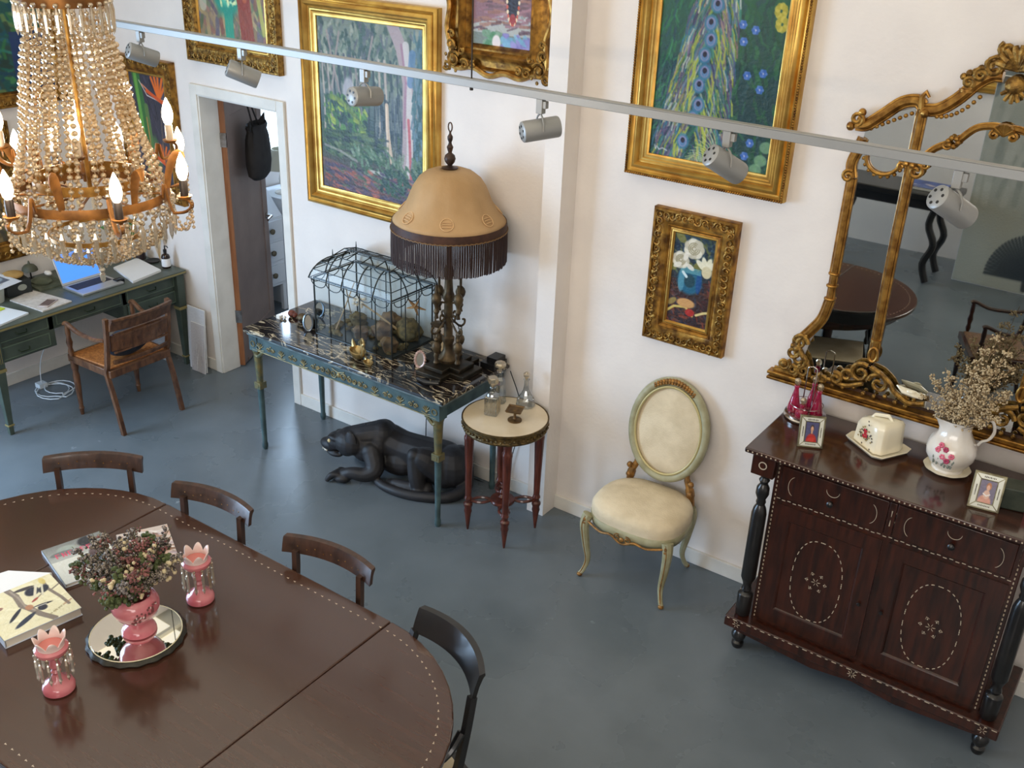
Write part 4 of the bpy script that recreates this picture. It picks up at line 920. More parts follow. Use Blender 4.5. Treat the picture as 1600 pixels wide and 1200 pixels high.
# ------------------------------------------------------------------ crouching panther
def panther():
    t = thing('panther_sculpture', 'life-like black crouching panther sculpture on the floor under the console', 'sculpture', (-3.8, -.35, 0))
    O = Vector((-3.8, -.35, 0))
    bl = mat('black_panther_paint', (30, 29, 31), .55, c2=(44, 43, 46), sc=9, det=5, bump=.12, bsc=40)
    m = MB(); m.at(3.8*1, .35, 0)
    def S_(x, y, z, r, sx=1, sy=1, sz=1): m.sph(x, y, z, r, 16, 10, sx, sy, sz)
    def T_(pts, rs): 
        pts = cat_rom(pts, 5); k = len(rs)-1; n = len(pts); R = [rs[min(int(i/(n-1)*k), k-1)]*(1-(i/(n-1)*k-min(int(i/(n-1)*k), k-1)))+rs[min(int(i/(n-1)*k), k-1)+1]*(i/(n-1)*k-min(int(i/(n-1)*k), k-1)) for i in range(n)]
        m.tube(pts, R, n=12)
        S_(*pts[0], R[0]); S_(*pts[-1], R[-1])
    # trunk
    T_([(-4.02, -.42, .21), (-3.92, -.32, .23), (-3.78, -.27, .19), (-3.6, -.23, .18), (-3.5, -.2, .17), (-3.42, -.2, .13)], [.075, .115, .11, .115, .125, .10])
    S_(-3.9, -.30, .27, .088, 1, .8, 1.0); S_(-3.90, -.39, .22, .08, 1, .7, 1.2); S_(-3.8, -.3, .11, .11, 1.5, 1, .9); S_(-3.6, -.24, .1, .12, 1.2, 1, .8)
    def hp(x, y, z, k=1.24): return (-4.04+(x+4.04)*k+.05, -.45+(y+.45)*k, .185+(z-.185)*k)
    def HS(x, y, z, r, *q): S_(*hp(x, y, z), r*1.24, *q)
    # head
    HS(-4.09, -.465, .215, .078, 1.15, .95, .9); HS(-4.155, -.48, .205, .06, 1.1, .9, .8); HS(-4.205, -.487, .172, .045, 1.35, .95, .74); HS(-4.235, -.49, .175, .03, 1, 1, .8)
    HS(-4.18, -.485, .128, .036, 1.5, .85, .5); HS(-4.11, -.465, .168, .046, 1.1, .95, .9); HS(-4.15, -.45, .24, .03, 1.5, .8, .5); HS(-4.15, -.51, .235, .03, 1.5, .8, .5)
    T_([(-3.9, -.33, .27), (-3.99, -.40, .25), (-4.07, -.45, .235)], [.095, .088, .075]); S_(-3.97, -.42, .19, .09, 1.1, .9, 1.1)
    # near front leg, reaching forward, and the far one tucked
    T_([(-3.9, -.43, .19), (-3.84, -.47, .10), (-3.88, -.52, .065), (-3.95, -.56, .07), (-4.0, -.575, .05)], [.068, .058, .048, .04, .04])
    S_(-4.01, -.585, .034, .05, 1.2, 1.15, .72)
    for k in (-1.5, -.5, .5, 1.5): T_([(-4.02, -.585+k*.022, .055), (-4.055, -.60+k*.027, .054), (-4.078, -.61+k*.03, .02)], [.018, .02, .0165])
    T_([(-3.92, -.26, .16), (-4.0, -.24, .07), (-4.1, -.28, .04)], [.06, .045, .035]); S_(-4.13, -.29, .028, .04, 1.3, 1, .7)
    # hind leg folded
    T_([(-3.44, -.26, .13), (-3.53, -.36, .23), (-3.575, -.4, .26)], [.105, .085, .05]); T_([(-3.575, -.4, .255), (-3.55, -.41, .13), (-3.53, -.41, .05)], [.05, .055, .045])
    T_([(-3.5, -.38, .04), (-3.6, -.42, .035), (-3.70, -.44, .03)], [.045, .038, .034]); S_(-3.73, -.445, .026, .036, 1.2, 1, .7)
    S_(-3.42, -.22, .16, .13, 1, 1, 1.05); S_(-3.4, -.17, .22, .07)
    # tail
    T_([(-3.36, -.16, .14), (-3.30, -.24, .06), (-3.34, -.36, .032), (-3.48, -.455, .028), (-3.62, -.50, .028), (-3.76, -.50, .028), (-3.88, -.46, .04)], [.05, .042, .036, .033, .031, .028, .022])
    o = m.build('body', bl, t, ang=0); r = o.modifiers.new('rm', 'REMESH'); r.mode = 'VOXEL'; r.voxel_size = .0058; r.use_smooth_shade = True
    s = o.modifiers.new('sm', 'SMOOTH'); s.factor = .5; s.iterations = 3
    for (y, rot) in ((-.515, .2), (-.405, -.2)):
        m = MB(); m.at(3.8, .35, 0); ex, ey, ez = hp(-4.035, y, .262); m.lathe([(.045, -.01), (.04, .03), (.024, .056), (0, .064)], ex, ey, ez, n=12, sy=.5); m.build('ear', bl, t)
    for y in (-.526, -.434):
        m = MB(); m.at(3.8, .35, 0); m.sph(*hp(-4.174, y, .217), .0135, 8, 6); m.build('eye', mat('amber_eye', (206, 186, 140), .15), t)
    m = MB(); m.at(3.8, .35, 0)
    for y in (-.512, -.468):
        m.tube([hp(-4.235, y, .158), hp(-4.24, y, .138)], [.0055, .001], n=5); m.tube([hp(-4.222, y, .138), hp(-4.226, y, .152)], [.0055, .001], n=5)
    m.tube([hp(-4.2, -.522, .148), hp(-4.237, -.507, .144), hp(-4.242, -.475, .144)], .0045, n=5)
    m.build('teeth', mat('ivory_teeth', (226, 216, 196), .35), t)
panther()

# ------------------------------------------------------------------ round side table
def side_table():
    t = thing('round_side_table', 'small round side table with cream marble top, gilt rim and fluted mahogany legs', 'side table', (-2.915, -.39, 0))
    cm = mat('cream_marble', (218, 204, 178), .18, c2=(202, 184, 154), sc=4, det=7, coat=.3)
    MB().lathe([(0, .744), (.236, .744), (.24, .748), (.238, .752), (0, .753)], n=64).build('marble_top', cm, t)
    m = MB(); m.lathe([(.225, .685), (.24, .69), (.243, .7), (.238, .71), (.24, .735), (.247, .742), (.247, .752), (.241, .753), (.238, .742), (.2, .70), (.225, .685)], n=64)
    for i in range(60): a = 2*PI*i/60; m.sph(.241*cos(a), .241*sin(a), .712+.006*(i % 2), .009, 6, 4)
    m.build('gilt_gallery', mat('antique_gilt', (112, 92, 54), .45, .6, c2=(72, 58, 36), sc=40, bump=.3), t)
    rd = mat('red_mahogany', (96, 44, 30), .3, c2=(62, 26, 18), sc=8, stretch=(6, 6, 1), coat=.4)
    for k in range(4):
        a = PI/2*k+math.radians(-50); x, y = .2*cos(a), .2*sin(a)
        m = MB(); m.lathe([(0, 0), (.006, 0), (.009, .02), (.018, .1), (.02, .115), (.024, .13), (.02, .15), (.027, .168), (.027, .18), (.018, .19), (.018, .205), (.024, .215), (.018, .235)]+[(.0185+.01*(z-.235)/.37, z) for z in (.235, .4, .6)]+[(.03, .61), (.03, .625), (.024, .635), (.026, .66), (.03, .69)], x, y, 0, n=16, rf=lambda a, z: 1-.07*abs(sin(a*6)) if .24 < z < .6 else 1)
        m.build('leg', rd, t)
    m = MB(); 
    for k in range(4):
        a = PI/2*k+math.radians(-50)
        for s in (-1, 1):
            pts = [((.06+.13*u)*cos(a)-s*.028*sin(PI*u)*sin(a), (.06+.13*u)*sin(a)+s*.028*sin(PI*u)*cos(a), .2) for u in np.linspace(0, 1, 9)]; m.tube(pts, .009, n=6)
    m.lathe([(0, .19), (.07, .19), (.074, .2), (.07, .21), (0, .21)], n=28); m.lathe([(.02, .21), (.026, .225), (.014, .24), (.02, .255), (.01, .275), (.014, .29), (0, .305)], n=14); m.build('stretcher', rd, t)
side_table()
def decanter(x, y, kind, lab):
    t = thing('glass_decanter', lab, 'decanter', (x, y, .7535), .3, 'cut glass decanters on the round side table')
    m = MB()
    if kind == 'square':
        m.prism([(-.036, -.036), (.036, -.036), (.036, .036), (-.036, .036)], 0, .115); m.lathe([(.036, .115), (.03, .13), (.014, .14), (.013, .165), (.02, .17)], n=16)
        m.build('bottle', cutg, t, bevel=.006, seg=1, ang=0); m = MB()
        for s in range(4):
            for i in range(5): a = s*PI/2; q = -.026+.013*i; m.tube([(.037*cos(a)-q*sin(a), .037*sin(a)+q*cos(a), .015), (.037*cos(a)-q*sin(a), .037*sin(a)+q*cos(a), .1)], .0022, n=4)
        m.build('cut_facets', crystal2, t, ang=0)
        m = MB(); m.at(0, 0, .172); m.lathe([(.012, 0), (.014, .012), (.026, .018), (.03, .03), (.03, .05), (.026, .056), (0, .058)], n=8, rf=lambda a, z: 1+.1*cos(4*a)); m.build('stopper', crystal2, t, ang=0)
    elif kind == 'tall':
        m.lathe([(0, 0), (.036, 0), (.04, .01), (.036, .12), (.03, .145), (.014, .16), (.012, .185), (.018, .19)], n=10); m.build('bottle', cutg, t, ang=0)
        m = MB(); m.at(0, 0, .19); m.lathe([(.011, 0), (.01, .022), (.03, .035), (.034, .05), (.028, .06), (.012, .064), (0, .064)], n=12); m.build('stopper', crystal2, t, ang=0)
    else:
        m.lathe([(0, 0), (.05, 0), (.056, .015), (.05, .045), (.03, .075), (.018, .1), (.013, .13), (.013, .16), (.02, .168)], n=12); m.build('bottle', cutg, t, ang=0)
        m = MB(); m.at(0, 0, .168); m.lathe([(.009, 0), (.009, .01)], n=10); m.sph(0, 0, .027, .02, 10, 7); m.build('stopper', crystal2, t, ang=0)
decanter(-2.99, -.415, 'square', 'square cut-glass decanter at the front left of the round side table')
decanter(-3.045, -.27, 'tall', 'tall glass decanter with mushroom stopper behind the square one')
decanter(-2.90, -.215, 'bell', 'bell-shaped glass decanter with ball stopper at the back of the side table')
def tray():
    t = thing('brass_pedestal_dish', 'square bronze dish on a round foot beside the decanters', 'dish', (-2.845, -.40, .7535), .35)
    br = mat('olive_bronze', (112, 86, 50), .5, .5, c2=(84, 64, 40), sc=30, bump=.3)
    MB().lathe([(0, 0), (.04, 0), (.04, .006), (.012, .012), (.008, .02), (.007, .055), (.012, .062), (0, .062)], n=20).build('foot', br, t)
    m = MB(); a, b = .04, .046; m.add([(-a, -a, .062), (a, -a, .062), (a, a, .062), (-a, a, .062), (-b, -b, .073), (b, -b, .073), (b, b, .073), (-b, b, .073), (-a, -a, .073), (a, -a, .073), (a, a, .073), (-a, a, .073), (-a*.9, -a*.9, .067), (a*.9, -a*.9, .067), (a*.9, a*.9, .067), (-a*.9, a*.9, .067)],
        [(0, 3, 2, 1)]+[(i, (i+1) % 4, 4+(i+1) % 4, 4+i) for i in range(4)]+[(4+i, 4+(i+1) % 4, 8+(i+1) % 4, 8+i) for i in range(4)]+[(8+i, 8+(i+1) % 4, 12+(i+1) % 4, 12+i) for i in range(4)]+[(12, 13, 14, 15)])
    m.sph(0, 0, .068, .02, 10, 6, sz=.3); m.build('dish', br, t)
tray()

# ------------------------------------------------------------------ oval-backed chair
def louis_chair():
    t = thing('upholstered_chair', 'cream upholstered oval-backed chair with grey-green gilt-touched frame by the wall', 'chair', (-2.06, -.275, 0), math.radians(2))
    gr = mat('grey_green_paint', (168, 164, 134), .5, c2=(146, 140, 106), sc=14, bump=.1)
    gg = mat('rubbed_gold', (170, 122, 62), .45, .5, c2=(120, 88, 52), sc=34, bump=.3)
    # seat outline, local front is -y
    def outline(k, n=40):
        pts = []
        for i in range(n):
            a = 2*PI*i/n; c, s = cos(a), sin(a); sx = .262 if s < 0 else .262-.055*s
            x = sx*abs(c)**.55*(1 if c >= 0 else -1); y = .215*abs(s)**.62*(1 if s >= 0 else -1)
            if s < 0: y -= .02*(1-(x/.262)**2)
            pts.append((x*k, y*k))
        return pts
    m = MB()
    rows = [(1., .40), (1.01, .43), (1.005, .455), (.96, .475), (.8, .492), (.5, .503), (.2, .507)]
    vs = []; fs = []; n = 40
    for k, z in rows: vs += [(x, y, z) for x, y in outline(k)]
    for j in range(len(rows)-1):
        for i in range(n): a = j*n+i; b = j*n+(i+1) % n; fs.append((a, b, b+n, a+n))
    fs += [tuple(range(n))[::-1], tuple(range((len(rows)-1)*n, len(rows)*n))]
    m.add(vs, fs); m.build('seat', cream_fab, t, ang=60)
    m = MB(); ol = outline(1.0); vs = []; fs = []
    for z, k in ((.405, 1.015), (.37, 1.01), (.345, .98)):
        for x, y in ol:
            dz = -.028*math.exp(-(x/.06)**2) if (y < 0 and z < .36) else 0; vs.append((x*k, y*k, z+dz))
    for j in range(2):
        for i in range(n): a = j*n+i; b = j*n+(i+1) % n; fs.append((a, b, b+n, a+n))
    m.add(vs, fs); rail = m.build('seat_rail', gr, t, ang=60); sd = rail.modifiers.new('s', 'SOLIDIFY'); sd.thickness = .02
    m = MB()
    m.tube(cat_rom([(-.24, -.21, .375), (-.14, -.238, .352), (-.07, -.245, .362), (0, -.25, .335), (.07, -.245, .362), (.14, -.238, .352), (.24, -.21, .375)], 5), .0065, n=6)
    for s in (-1, 1): m.tube([(s*x, -.248, z) for x, _, z in spiral(.03, .365, .022, 1.3, 2, -1, 12)], .004, n=5)
    m.sph(0, -.252, .36, .014, 8, 5, sy=.5); m.build('carved_apron', gg, rail)
    for (sx, y0, fr) in ((-1, -.19, 1), (1, -.19, 1), (-1, .19, 0), (1, .19, 0)):
        x0 = .235 if fr else .19; m = MB(); d = -1 if fr else 1
        pts = cat_rom([(sx*x0, y0, .40), (sx*(x0+.012), y0+d*.014, .34), (sx*(x0+.002), y0+d*.004, .22), (sx*(x0-.012), y0-d*.006, .11), (sx*(x0), y0+d*.008, .045), (sx*(x0+.014), y0+d*.022, .016)], 5)
        m.tube(pts, [.032-.019*min(1, i/18) for i in range(len(pts))], n=9); m.sph(sx*(x0+.014), y0+d*.022, .015, .015, 8, 6); lg = m.build('leg', gr, t)
        m = MB(); m.tube([(p[0]+sx*.004, p[1]+d*(.028-.017*min(1, i/18)), p[2]) for i, p in enumerate(pts)][:-2], .0042, n=5); m.sph(sx*(x0+.014), y0+d*.024, .014, .017, 8, 6, sz=.8)
        for z in (.38, .36): m.sph(sx*(x0+.006), y0+d*.03, z, .012, 6, 4)
        m.build('gilt_edge', gg, lg)
    # oval back
    def ov(a, k=1., dy=0): z = .815+.272*k*sin(a); return (.212*k*cos(a), .165+(z-.5)*.16+dy, z)
    m = MB(); m.tube([ov(a) for a in np.linspace(0, 2*PI, 49)[:-1]], .024, n=10, closed=True, up=(0, 1, 0)); bk = m.build('back_frame', gr, t)
    m = MB(); m.tube([ov(a, .9, -.016) for a in np.linspace(0, 2*PI, 49)[:-1]], .007, n=6, closed=True); m.build('inner_bead', mat('pale_green_gold', (186, 172, 122), .45, .2), bk)
    m = MB(); vs = [ov(0, 0, -.02)]; fs = []
    for k in (.35, .65, .85, .93):
        vs += [ov(a, k, -.018+.018*(k/.93)**4) for a in np.linspace(0, 2*PI, 41)[:-1]]
    for i in range(40): fs.append((0, 1+(i+1) % 40, 1+i))
    for j in range(3):
        for i in range(40): a = 1+j*40+i; b = 1+j*40+(i+1) % 40; fs.append((a, b, b+40, a+40))
    m.add(vs, fs); m.build('back_pad', cream_fab, t, ang=80)
    m = MB()
    for i in range(15):
        a = PI/2+(i-7)*.078; p = ov(a, 1.03, -.006); m.sph(p[0], p[1]-.012, p[2], .015-.0008*abs(i-7), 7, 5, sy=1.2); p = ov(a, .99, -.024); m.sph(*p, .009, 6, 4)
    m.build('gilt_crest', gg, bk)
    for s in (-1, 1):
        m = MB(); m.tube(cat_rom([(s*.19, .19, .42), (s*.185, .185, .47), (s*.175, .18, .52), (s*.155, .182, .57), (s*.15, .185, .60)], 4), [.02]*5+[.024]*4+[.018]*4+[.015]*4, n=8)
        for z in (.5, .56): m.sph(s*.185, .165, z, .018, 7, 5)
        m.build('back_support', gg, t)
louis_chair()

# ------------------------------------------------------------------ inlaid sideboard
def sideboard():
    cx = -.77; t = thing('sideboard', 'dark mahogany sideboard with bone inlay ovals, black turned corner columns and two doors', 'sideboard', (cx, -.3, 0))
    mh = maho2; H = 1.165
    m = MB(); m.box(0, 0, H-.012, 1.345, .57, .024); m.build('top', mat('polished_top', (66, 37, 28), .2, c2=(46, 26, 20), sc=3, det=6, stretch=(1, 8, 8), coat=.6, coatr=.1), t, bevel=.006)
    m = MB(); m.box(0, .04, .66, 1.09, .45, .94); m.build('carcass', mh, t, bevel=.003)
    f = -.185   # carcass front plane
    m = MB(); m.box(0, -.01, .175, 1.30, .51, .06); m.build('plinth', mh, t, bevel=.006)
    m = MB()
    pts = [(-.6, .145), (-.6, .115), (-.4, .10), (-.2, .085), (0, .11), (.2, .085), (.4, .10), (.6, .115), (.6, .145)]
    m.slab([(x, z) for x, z in pts], -.235, -.215); m.build('shaped_apron', mh, t)
    for s in (-1, 1):
        x = s*.585; y = -.2
        m = MB(); m.box(x, y, 1.085, .11, .11, .115); m.build('corner_block', mh, t, bevel=.004)
        m = MB(); m.lathe([(.03, .205), (.036, .215), (.038, .33), (.036, .335), (.02, .345), (.026, .36), (.02, .38), (.024, .4), (.03, .415), (.036, .43), (.036, .80), (.03, .83), (.02, .85), (.024, .865), (.02, .88), (.032, .91), (.03, .945), (.018, .965), (.026, .985), (.018, 1.0), (.028, 1.02), (.03, 1.03)], x, y, 0, n=20, rf=lambda a, z: 1-.09*abs(sin(a*5)) if .43 < z < .8 else 1); m.build('column', ebony, t)
        m = MB(); m.lathe([(0, 0), (.024, 0), (.03, .015), (.03, .03), (.02, .04), (.034, .06), (.038, .08), (.03, .1), (.022, .11), (.036, .125), (.036, .147)], x, y, 0, n=20); m.build('foot', ebony, t)
        m = MB(); m.lathe([(0, 0), (.024, 0), (.036, .07), (.022, .11), (.036, .147)], x, .21, 0, n=16); m.build('foot', ebony, t)
    m = MB()   # star and dot inlays
    def star(m, x, z, y, r, n=6):
        for k in range(n): a = k*2*PI/n+.2; c_, s_ = cos(a), sin(a); m.tube([(x+c_*r*.25, y, z+s_*r*.25), (x+c_*r*.65, y-.0005, z+s_*r*.65), (x+c_*r, y, z+s_*r)], [.0008, .0026, .0008], n=4, fl=.6)
    for s in (-1, 1): star(m, s*.585, .175, -.266, .02); m.tube([(s*.585+.018*cos(a), -.2565, 1.085+.018*sin(a)) for a in np.linspace(0, 2*PI, 15)[:-1]], .003, n=4, closed=True)
    star(m, 0, .175, -.266, .022, 8)
    for i in range(60): x = -.655+1.31*i/59; m.box(x, -.286, 1.153, .006, .003, .006)
    for i in range(36): x = -.63+1.26*i/35; m.box(x, -.266, .198, .022 if i % 2 else .012, .002, .0035)
    for s in (-1, 1):
        for i in range(38): m.box(s*.528, f-.001, .215+.87*i/37, .005, .002, .011)
    for i in range(40): x = -.51+1.02*i/39; m.box(x, f-.001, .905+.002*(-1)**i, .016, .002, .0035)
    m.build('bone_inlay', ivory, t, ang=0)
    for s in (-1, 1):
        dx = s*.265
        m = MB(); m.box(dx, f-.006, 1.005, .49, .02, .165); d = m.build('drawer', mh, t, bevel=.003)
        m = MB(); y = f-.0168
        for q in (-1, 1): m.tube([(dx+q*.17+q*(.034)*cos(a)*1., y, 1.0+.052*sin(a)) for a in np.linspace(-1.25, 1.25, 13)], [.0005]+[.0022]*11+[.0005], n=4, fl=.6)
        m.tube([(dx+.03*cos(a), y, 1.045+.03*sin(a)) for a in np.linspace(PI, 2*PI, 12)], [.0005]+[.0022]*10+[.0005], n=4, fl=.6)
        m.build('crescent_inlay', ivory, d, ang=0)
        m = MB(); m.at(dx, y, .985, rx=PI/2); m.lathe([(.008, 0), (.006, .008), (.014, .016), (.015, .024), (.008, .03), (0, .031)], n=14); m.build('knob', ebony, d)
        # door
        m = MB(); y = f-.004; w, z0, z1 = .50, .225, .885; x0 = dx-w/2; x1 = dx+w/2
        frame_mesh(m, x0, x1, z0, z1, .085, [(0, 0), (0, .012), (.86, .012), (.93, .009), (1, .001), (1, 0)], f)
        m.box(dx, f-.001, (z0+z1)/2, w-.14, .004, z1-z0-.14); d = m.build('door', mh, t, ang=25)
        m = MB(); zc = .535; hw, hh = .118, .222; N = 30
        for i in range(N):
            a = 2*PI*(i+.5)/N; c_, s_ = cos(a), sin(a)
            def sp(a): c_, s_ = cos(a), sin(a); return (dx+hw*abs(c_)**.8*(1 if c_ > 0 else -1), y+.0, zc+hh*abs(s_)**.85*(1 if s_ > 0 else -1))
            p, q = sp(a-.05), sp(a+.05); md = tuple((p[j]+q[j])/2 for j in range(3))
            m.tube([p, md, q], [.0034, .0014, .0034], n=4, fl=.7); 
            m.sph(md[0], md[1], md[2], .003, 5, 3)
        star(m, dx, zc, y, .022, 6)
        for k in range(6): a = k*PI/3; px, pz = dx+.04*cos(a), zc+.042*sin(a); m.sph(px, y, pz, .004, 5, 3); m.tube([(px-.01*sin(a), y, pz+.01*cos(a)), (px+.012*cos(a), y, pz+.012*sin(a)), (px+.01*sin(a), y, pz-.01*cos(a))], [.0006, .002, .0006], n=4)
        m.build('oval_inlay', ivory, d, ang=0)
        m = MB(); m.at(dx-s*.213, f-.012, .52, rx=PI/2); m.lathe([(.005, 0), (.004, .006), (.009, .011), (.007, .016), (0, .018)], n=12); m.build('knob', ebony, d)
    m = MB()
    for dz in (.03, -.03): m.tube([(0, f-.0165, 1.01+dz*1.3), (0, f-.017, 1.01+dz*.3)], [.003, .001], n=4)
    for dz in (1, -1):
        for q in (-1, 0, 1): m.sph(q*.013, f-.001, 1.01+dz*(.035-.012*abs(q)), .0055, 6, 4, sy=.4)
    m.build('fleur_inlay', ivory, t, ang=0); MB().box(0, f-.006, 1.005, .03, .02, .165).build('drawer_divider', mh, t, bevel=.002)
    return t
sideboard()
SZ = 1.1655
# ------------------------------------------------------------------ things on the sideboard
def bot(m, x, y, k=1., h=.11):
    m.lathe([(0, 0), (.021*k, 0), (.024*k, .008), (.021*k, .03), (.012*k, .06), (.008*k, h*.8), (.011*k, h*.84)], x, y, .03, n=12)
def cruet():
    t = thing('cruet_stand', 'round silver cruet stand with tall wire handle holding ruby glass bottles', 'cruet stand', (-1.335, -.125, SZ))
    m = MB(); m.lathe([(0, 0), (.08, .0), (.098, .004), (.102, .014), (.095, .02), (.098, .028), (.092, .03), (0, .03)], n=40); m.build('base', chrome, t)
    m = MB(); m.tube([(-.022, 0, .03), (-.022, 0, .26), (-.018, 0, .265), (0, .0, .272), (.018, 0, .265), (.022, 0, .26), (.022, 0, .03)], .003, n=6); m.tube([(.078*cos(a), .078*sin(a), .075) for a in np.linspace(0, 2*PI, 25)[:-1]], .002, n=5, closed=True); m.build('handle', chrome, t)
    ruby = mat('ruby_glass', (206, 40, 96), .08, c2=(160, 14, 60), sc=10, coat=1., coatr=.03, trans=.55)
    for i, (x, y, nm) in enumerate(((-.055, -.02, 'ruby bottle at the left of the cruet stand'), (.0, -.062, 'ruby bottle at the front of the cruet stand'), (.055, -.012, 'ruby bottle at the right of the cruet stand'), (.005, .056, 'ruby bottle at the back of the cruet stand'))):
        b = thing('glass_bottle', nm, 'bottle', (-1.335+x, -.125+y, SZ+.0305), 0, 'ruby bottles in the cruet stand')
        h = .065 if i == 1 else .135
        MB().lathe([(0, 0), (.028, 0), (.0315, .01), (.029, .03), (.019, h*.55), (.010, h-.018), (.0135, h-.006), (.012, h)], n=16).build('bottle', ruby, b)
        m = MB(); m.lathe([(.006, h), (.007, h+.006)], n=10); m.sph(0, 0, h+.02, .017, 6, 5, sz=1.1); m.build('stopper', crystal2, b, ang=0)
cruet()
def photo_frame(x, y, rz, w, h, lab, sitter, pos):
    t = thing('photo_frame', lab, 'photo frame', (x, y, SZ), rz, 'mirror-bordered frames on the sideboard'); lean = .28
    T = Matrix.Rotation(-lean, 4, 'X')
    b = mat('aged_silver_edge', (128, 122, 96), .35, .7, c2=(90, 84, 66), sc=30); pm = mat('bevelled_mirror_strip', (226, 226, 212), .14, .45)
    m = MB(); m.T = T; m.box(0, .004, h/2, w, .012, h); fr = m.build('frame', b, t, bevel=.002)
    m = MB(); m.T = T; q = w*.24; e = .008; g = .002
    o = [(-w/2+e, e), (w/2-e, e), (w/2-e, h-e), (-w/2+e, h-e)]; i_ = [(-w/2+e+q-.01, e+q-.01), (w/2-e-q+.01, e+q-.01), (w/2-e-q+.01, h-e-q+.01), (-w/2+e+q-.01, h-e-q+.01)]
    for k in range(4):
        a, b2, c_, d = o[k], o[(k+1) % 4], i_[(k+1) % 4], i_[k]; cxx = sum(p[0] for p in (a, b2, c_, d))/4; cz = sum(p[1] for p in (a, b2, c_, d))/4
        ps = [(cxx+(p[0]-cxx)*.95, cz+(p[1]-cz)*.95) for p in (a, b2, c_, d)]; m.slab(ps, -.006, -.002)
    m.build('mirror_border', pm, t, ang=0)
    m = MB(); m.T = T
    rnd = random.Random(7)
    for k in (0, 1, 2, 3):
        for j in range(8):
            u = (j-3.5)*.006
            p = (u, e+q*.35) if k == 0 else (u, h-e-q*.35) if k == 2 else ((1 if k == 1 else -1)*(w/2-e-q*.35), h/2+u)
            m.box(p[0], -.0065, p[1], .003, .001, .004+.004*rnd.random())
    m.build('etched_marks', darkm, t, ang=0)
    p = Paint(44, 60, (70, 70, 110), 2)
    if sitter == 'red': p.ell(.5, 1.0, .42, .42, (172, 34, 26)); p.rect(.3, .78, .7, 1, (190, 44, 30)); p.ell(.5, .3, .15, .17, (58, 40, 36)); p.ell(.5, .35, .11, .14, (206, 160, 132)); p.ell(.5, .52, .07, .07, (200, 150, 122)); p.line([(.44, .4), (.56, .4)], .012, (150, 80, 70))
    else: p.a[:] = (120, 112, 130); p.ell(.45, 1.0, .42, .35, (206, 150, 130)); p.ell(.5, .62, .2, .2, (214, 176, 156)); p.ell(.55, .26, .16, .17, (180, 120, 84)); p.ell(.53, .32, .1, .13, (216, 170, 146)); p.line([(.3, .6), (.5, .68), (.7, .6)], .04, (230, 220, 214))
    o_ = p.mesh('portrait', -w/2+e+q-.006, w/2-e-q+.006, e+q-.006, h-e-q+.006, -.007, t); o_.data.transform(T)
    MB().tube([(0, .04, h*.7), (0, .075, .003)], .005, n=6).build('strut', b, t)
photo_frame(-1.205, -.40, math.radians(26), .115, .15, 'small mirror-bordered frame with a person in red, below the ruby bottles', 'red', 0)
photo_frame(-.435, -.45, math.radians(8), .125, .16, 'mirror-bordered frame with a person in pink and white, right of the flowered jug', 'pink', 1)
def flower_decal(m, pts, r, cols): 
    for (p, k) in pts: m.sph(*p, r*k, 7, 4)
def cheese_dish():
    t = thing('cheese_dish', 'cream porcelain wedge-shaped cheese dish with red rose decoration', 'cheese dish', (-.965, -.20, SZ), math.radians(-19))
    def poly(k): return [(-.115*k, -.055*k), (-.125*k, -.0*k), (-.10*k, .045*k), (.07*k, .095*k), (.115*k, .085*k), (.125*k, .04*k), (.10*k, -.09*k), (.06*k, -.11*k)]
    m = MB(); vs = []; fs = []; rows = [(.8, 0), (1., .008), (1.08, .02), (1.1, .024), (1.02, .022), (.9, .014)]
    for k, z in rows: vs += [(x, y, z) for x, y in poly(k)]
    n = 8
    for j in range(len(rows)-1):
        for i in range(n): a = j*n+i; b = j*n+(i+1) % n; fs.append((a, b, b+n, a+n))
    fs += [tuple(range(n))[::-1], tuple(range(5*n, 6*n))]; m.add(vs, fs); m.build('plate', porc, t, bevel=.003, ang=50)
    m = MB(); vs = []; fs = []; rows = [(.8, .016), (.79, .04), (.76, .10), (.74, .125), (.66, .142), (.45, .15), (.1, .154)]; 
    sub = 4; base = poly(1)
    def dense(k, z):
        out = []
        for i in range(8):
            a, b = base[i], base[(i+1) % 8]
            for j in range(sub): u = j/sub; fl = 1+(.012 if j % 2 and z < .13 else 0); out.append(((a[0]+(b[0]-a[0])*u)*k*fl, (a[1]+(b[1]-a[1])*u)*k*fl, z))
        return out
    for k, z in rows: vs += dense(k, z+(.0))
    n = 8*sub
    for j in range(len(rows)-1):
        for i in range(n): a = j*n+i; b = j*n+(i+1) % n; fs.append((a, b, b+n, a+n))
    fs += [tuple(range(n))[::-1], tuple(range(6*n, 7*n))]; m.add([(x, y, z-(.02*(-x)/.12 if z > .1 else 0)) for x, y, z in vs], fs); lid = m.build('cover', porc, t, ang=50)
    MB().tube([(-.05, 0, .135), (-.03, .0, .158), (.03, .01, .172), (.055, .01, .155)], [.006, .009, .009, .006], n=8).build('handle', porc, lid)
    # rose decal on the front side between the left tip and front right corner
    a = Vector((-.115*.79, -.055*.79, 0)); b = Vector((.06*.79, -.11*.79, 0)); d = (b-a).normalized(); nn = Vector((d.y, -d.x, 0))
    rnd = random.Random(3); mats = [mat('decal_red', (190, 34, 50), .4), mat('decal_dark', (70, 62, 60), .4), mat('decal_olive', (150, 130, 70), .4)]
    m = MB()
    for i in range(46):
        u = rnd.gauss(.5, .17); z = rnd.gauss(.075, .022); p = a+(b-a)*u+nn*.0022; r = .0045; mi = 1 if rnd.random() < .6 else 2
        if abs(u-.5) < .1 and abs(z-.08) < .018: mi = 0; r = .008
        m.T = Matrix.Translation((p.x, p.y, z)) @ Matrix.Rotation(math.atan2(d.y, d.x), 4, 'Z'); m.sph(0, 0, 0, r, 7, 4, sy=.25, m=mi)
    m.build('rose_decoration', mats, lid)
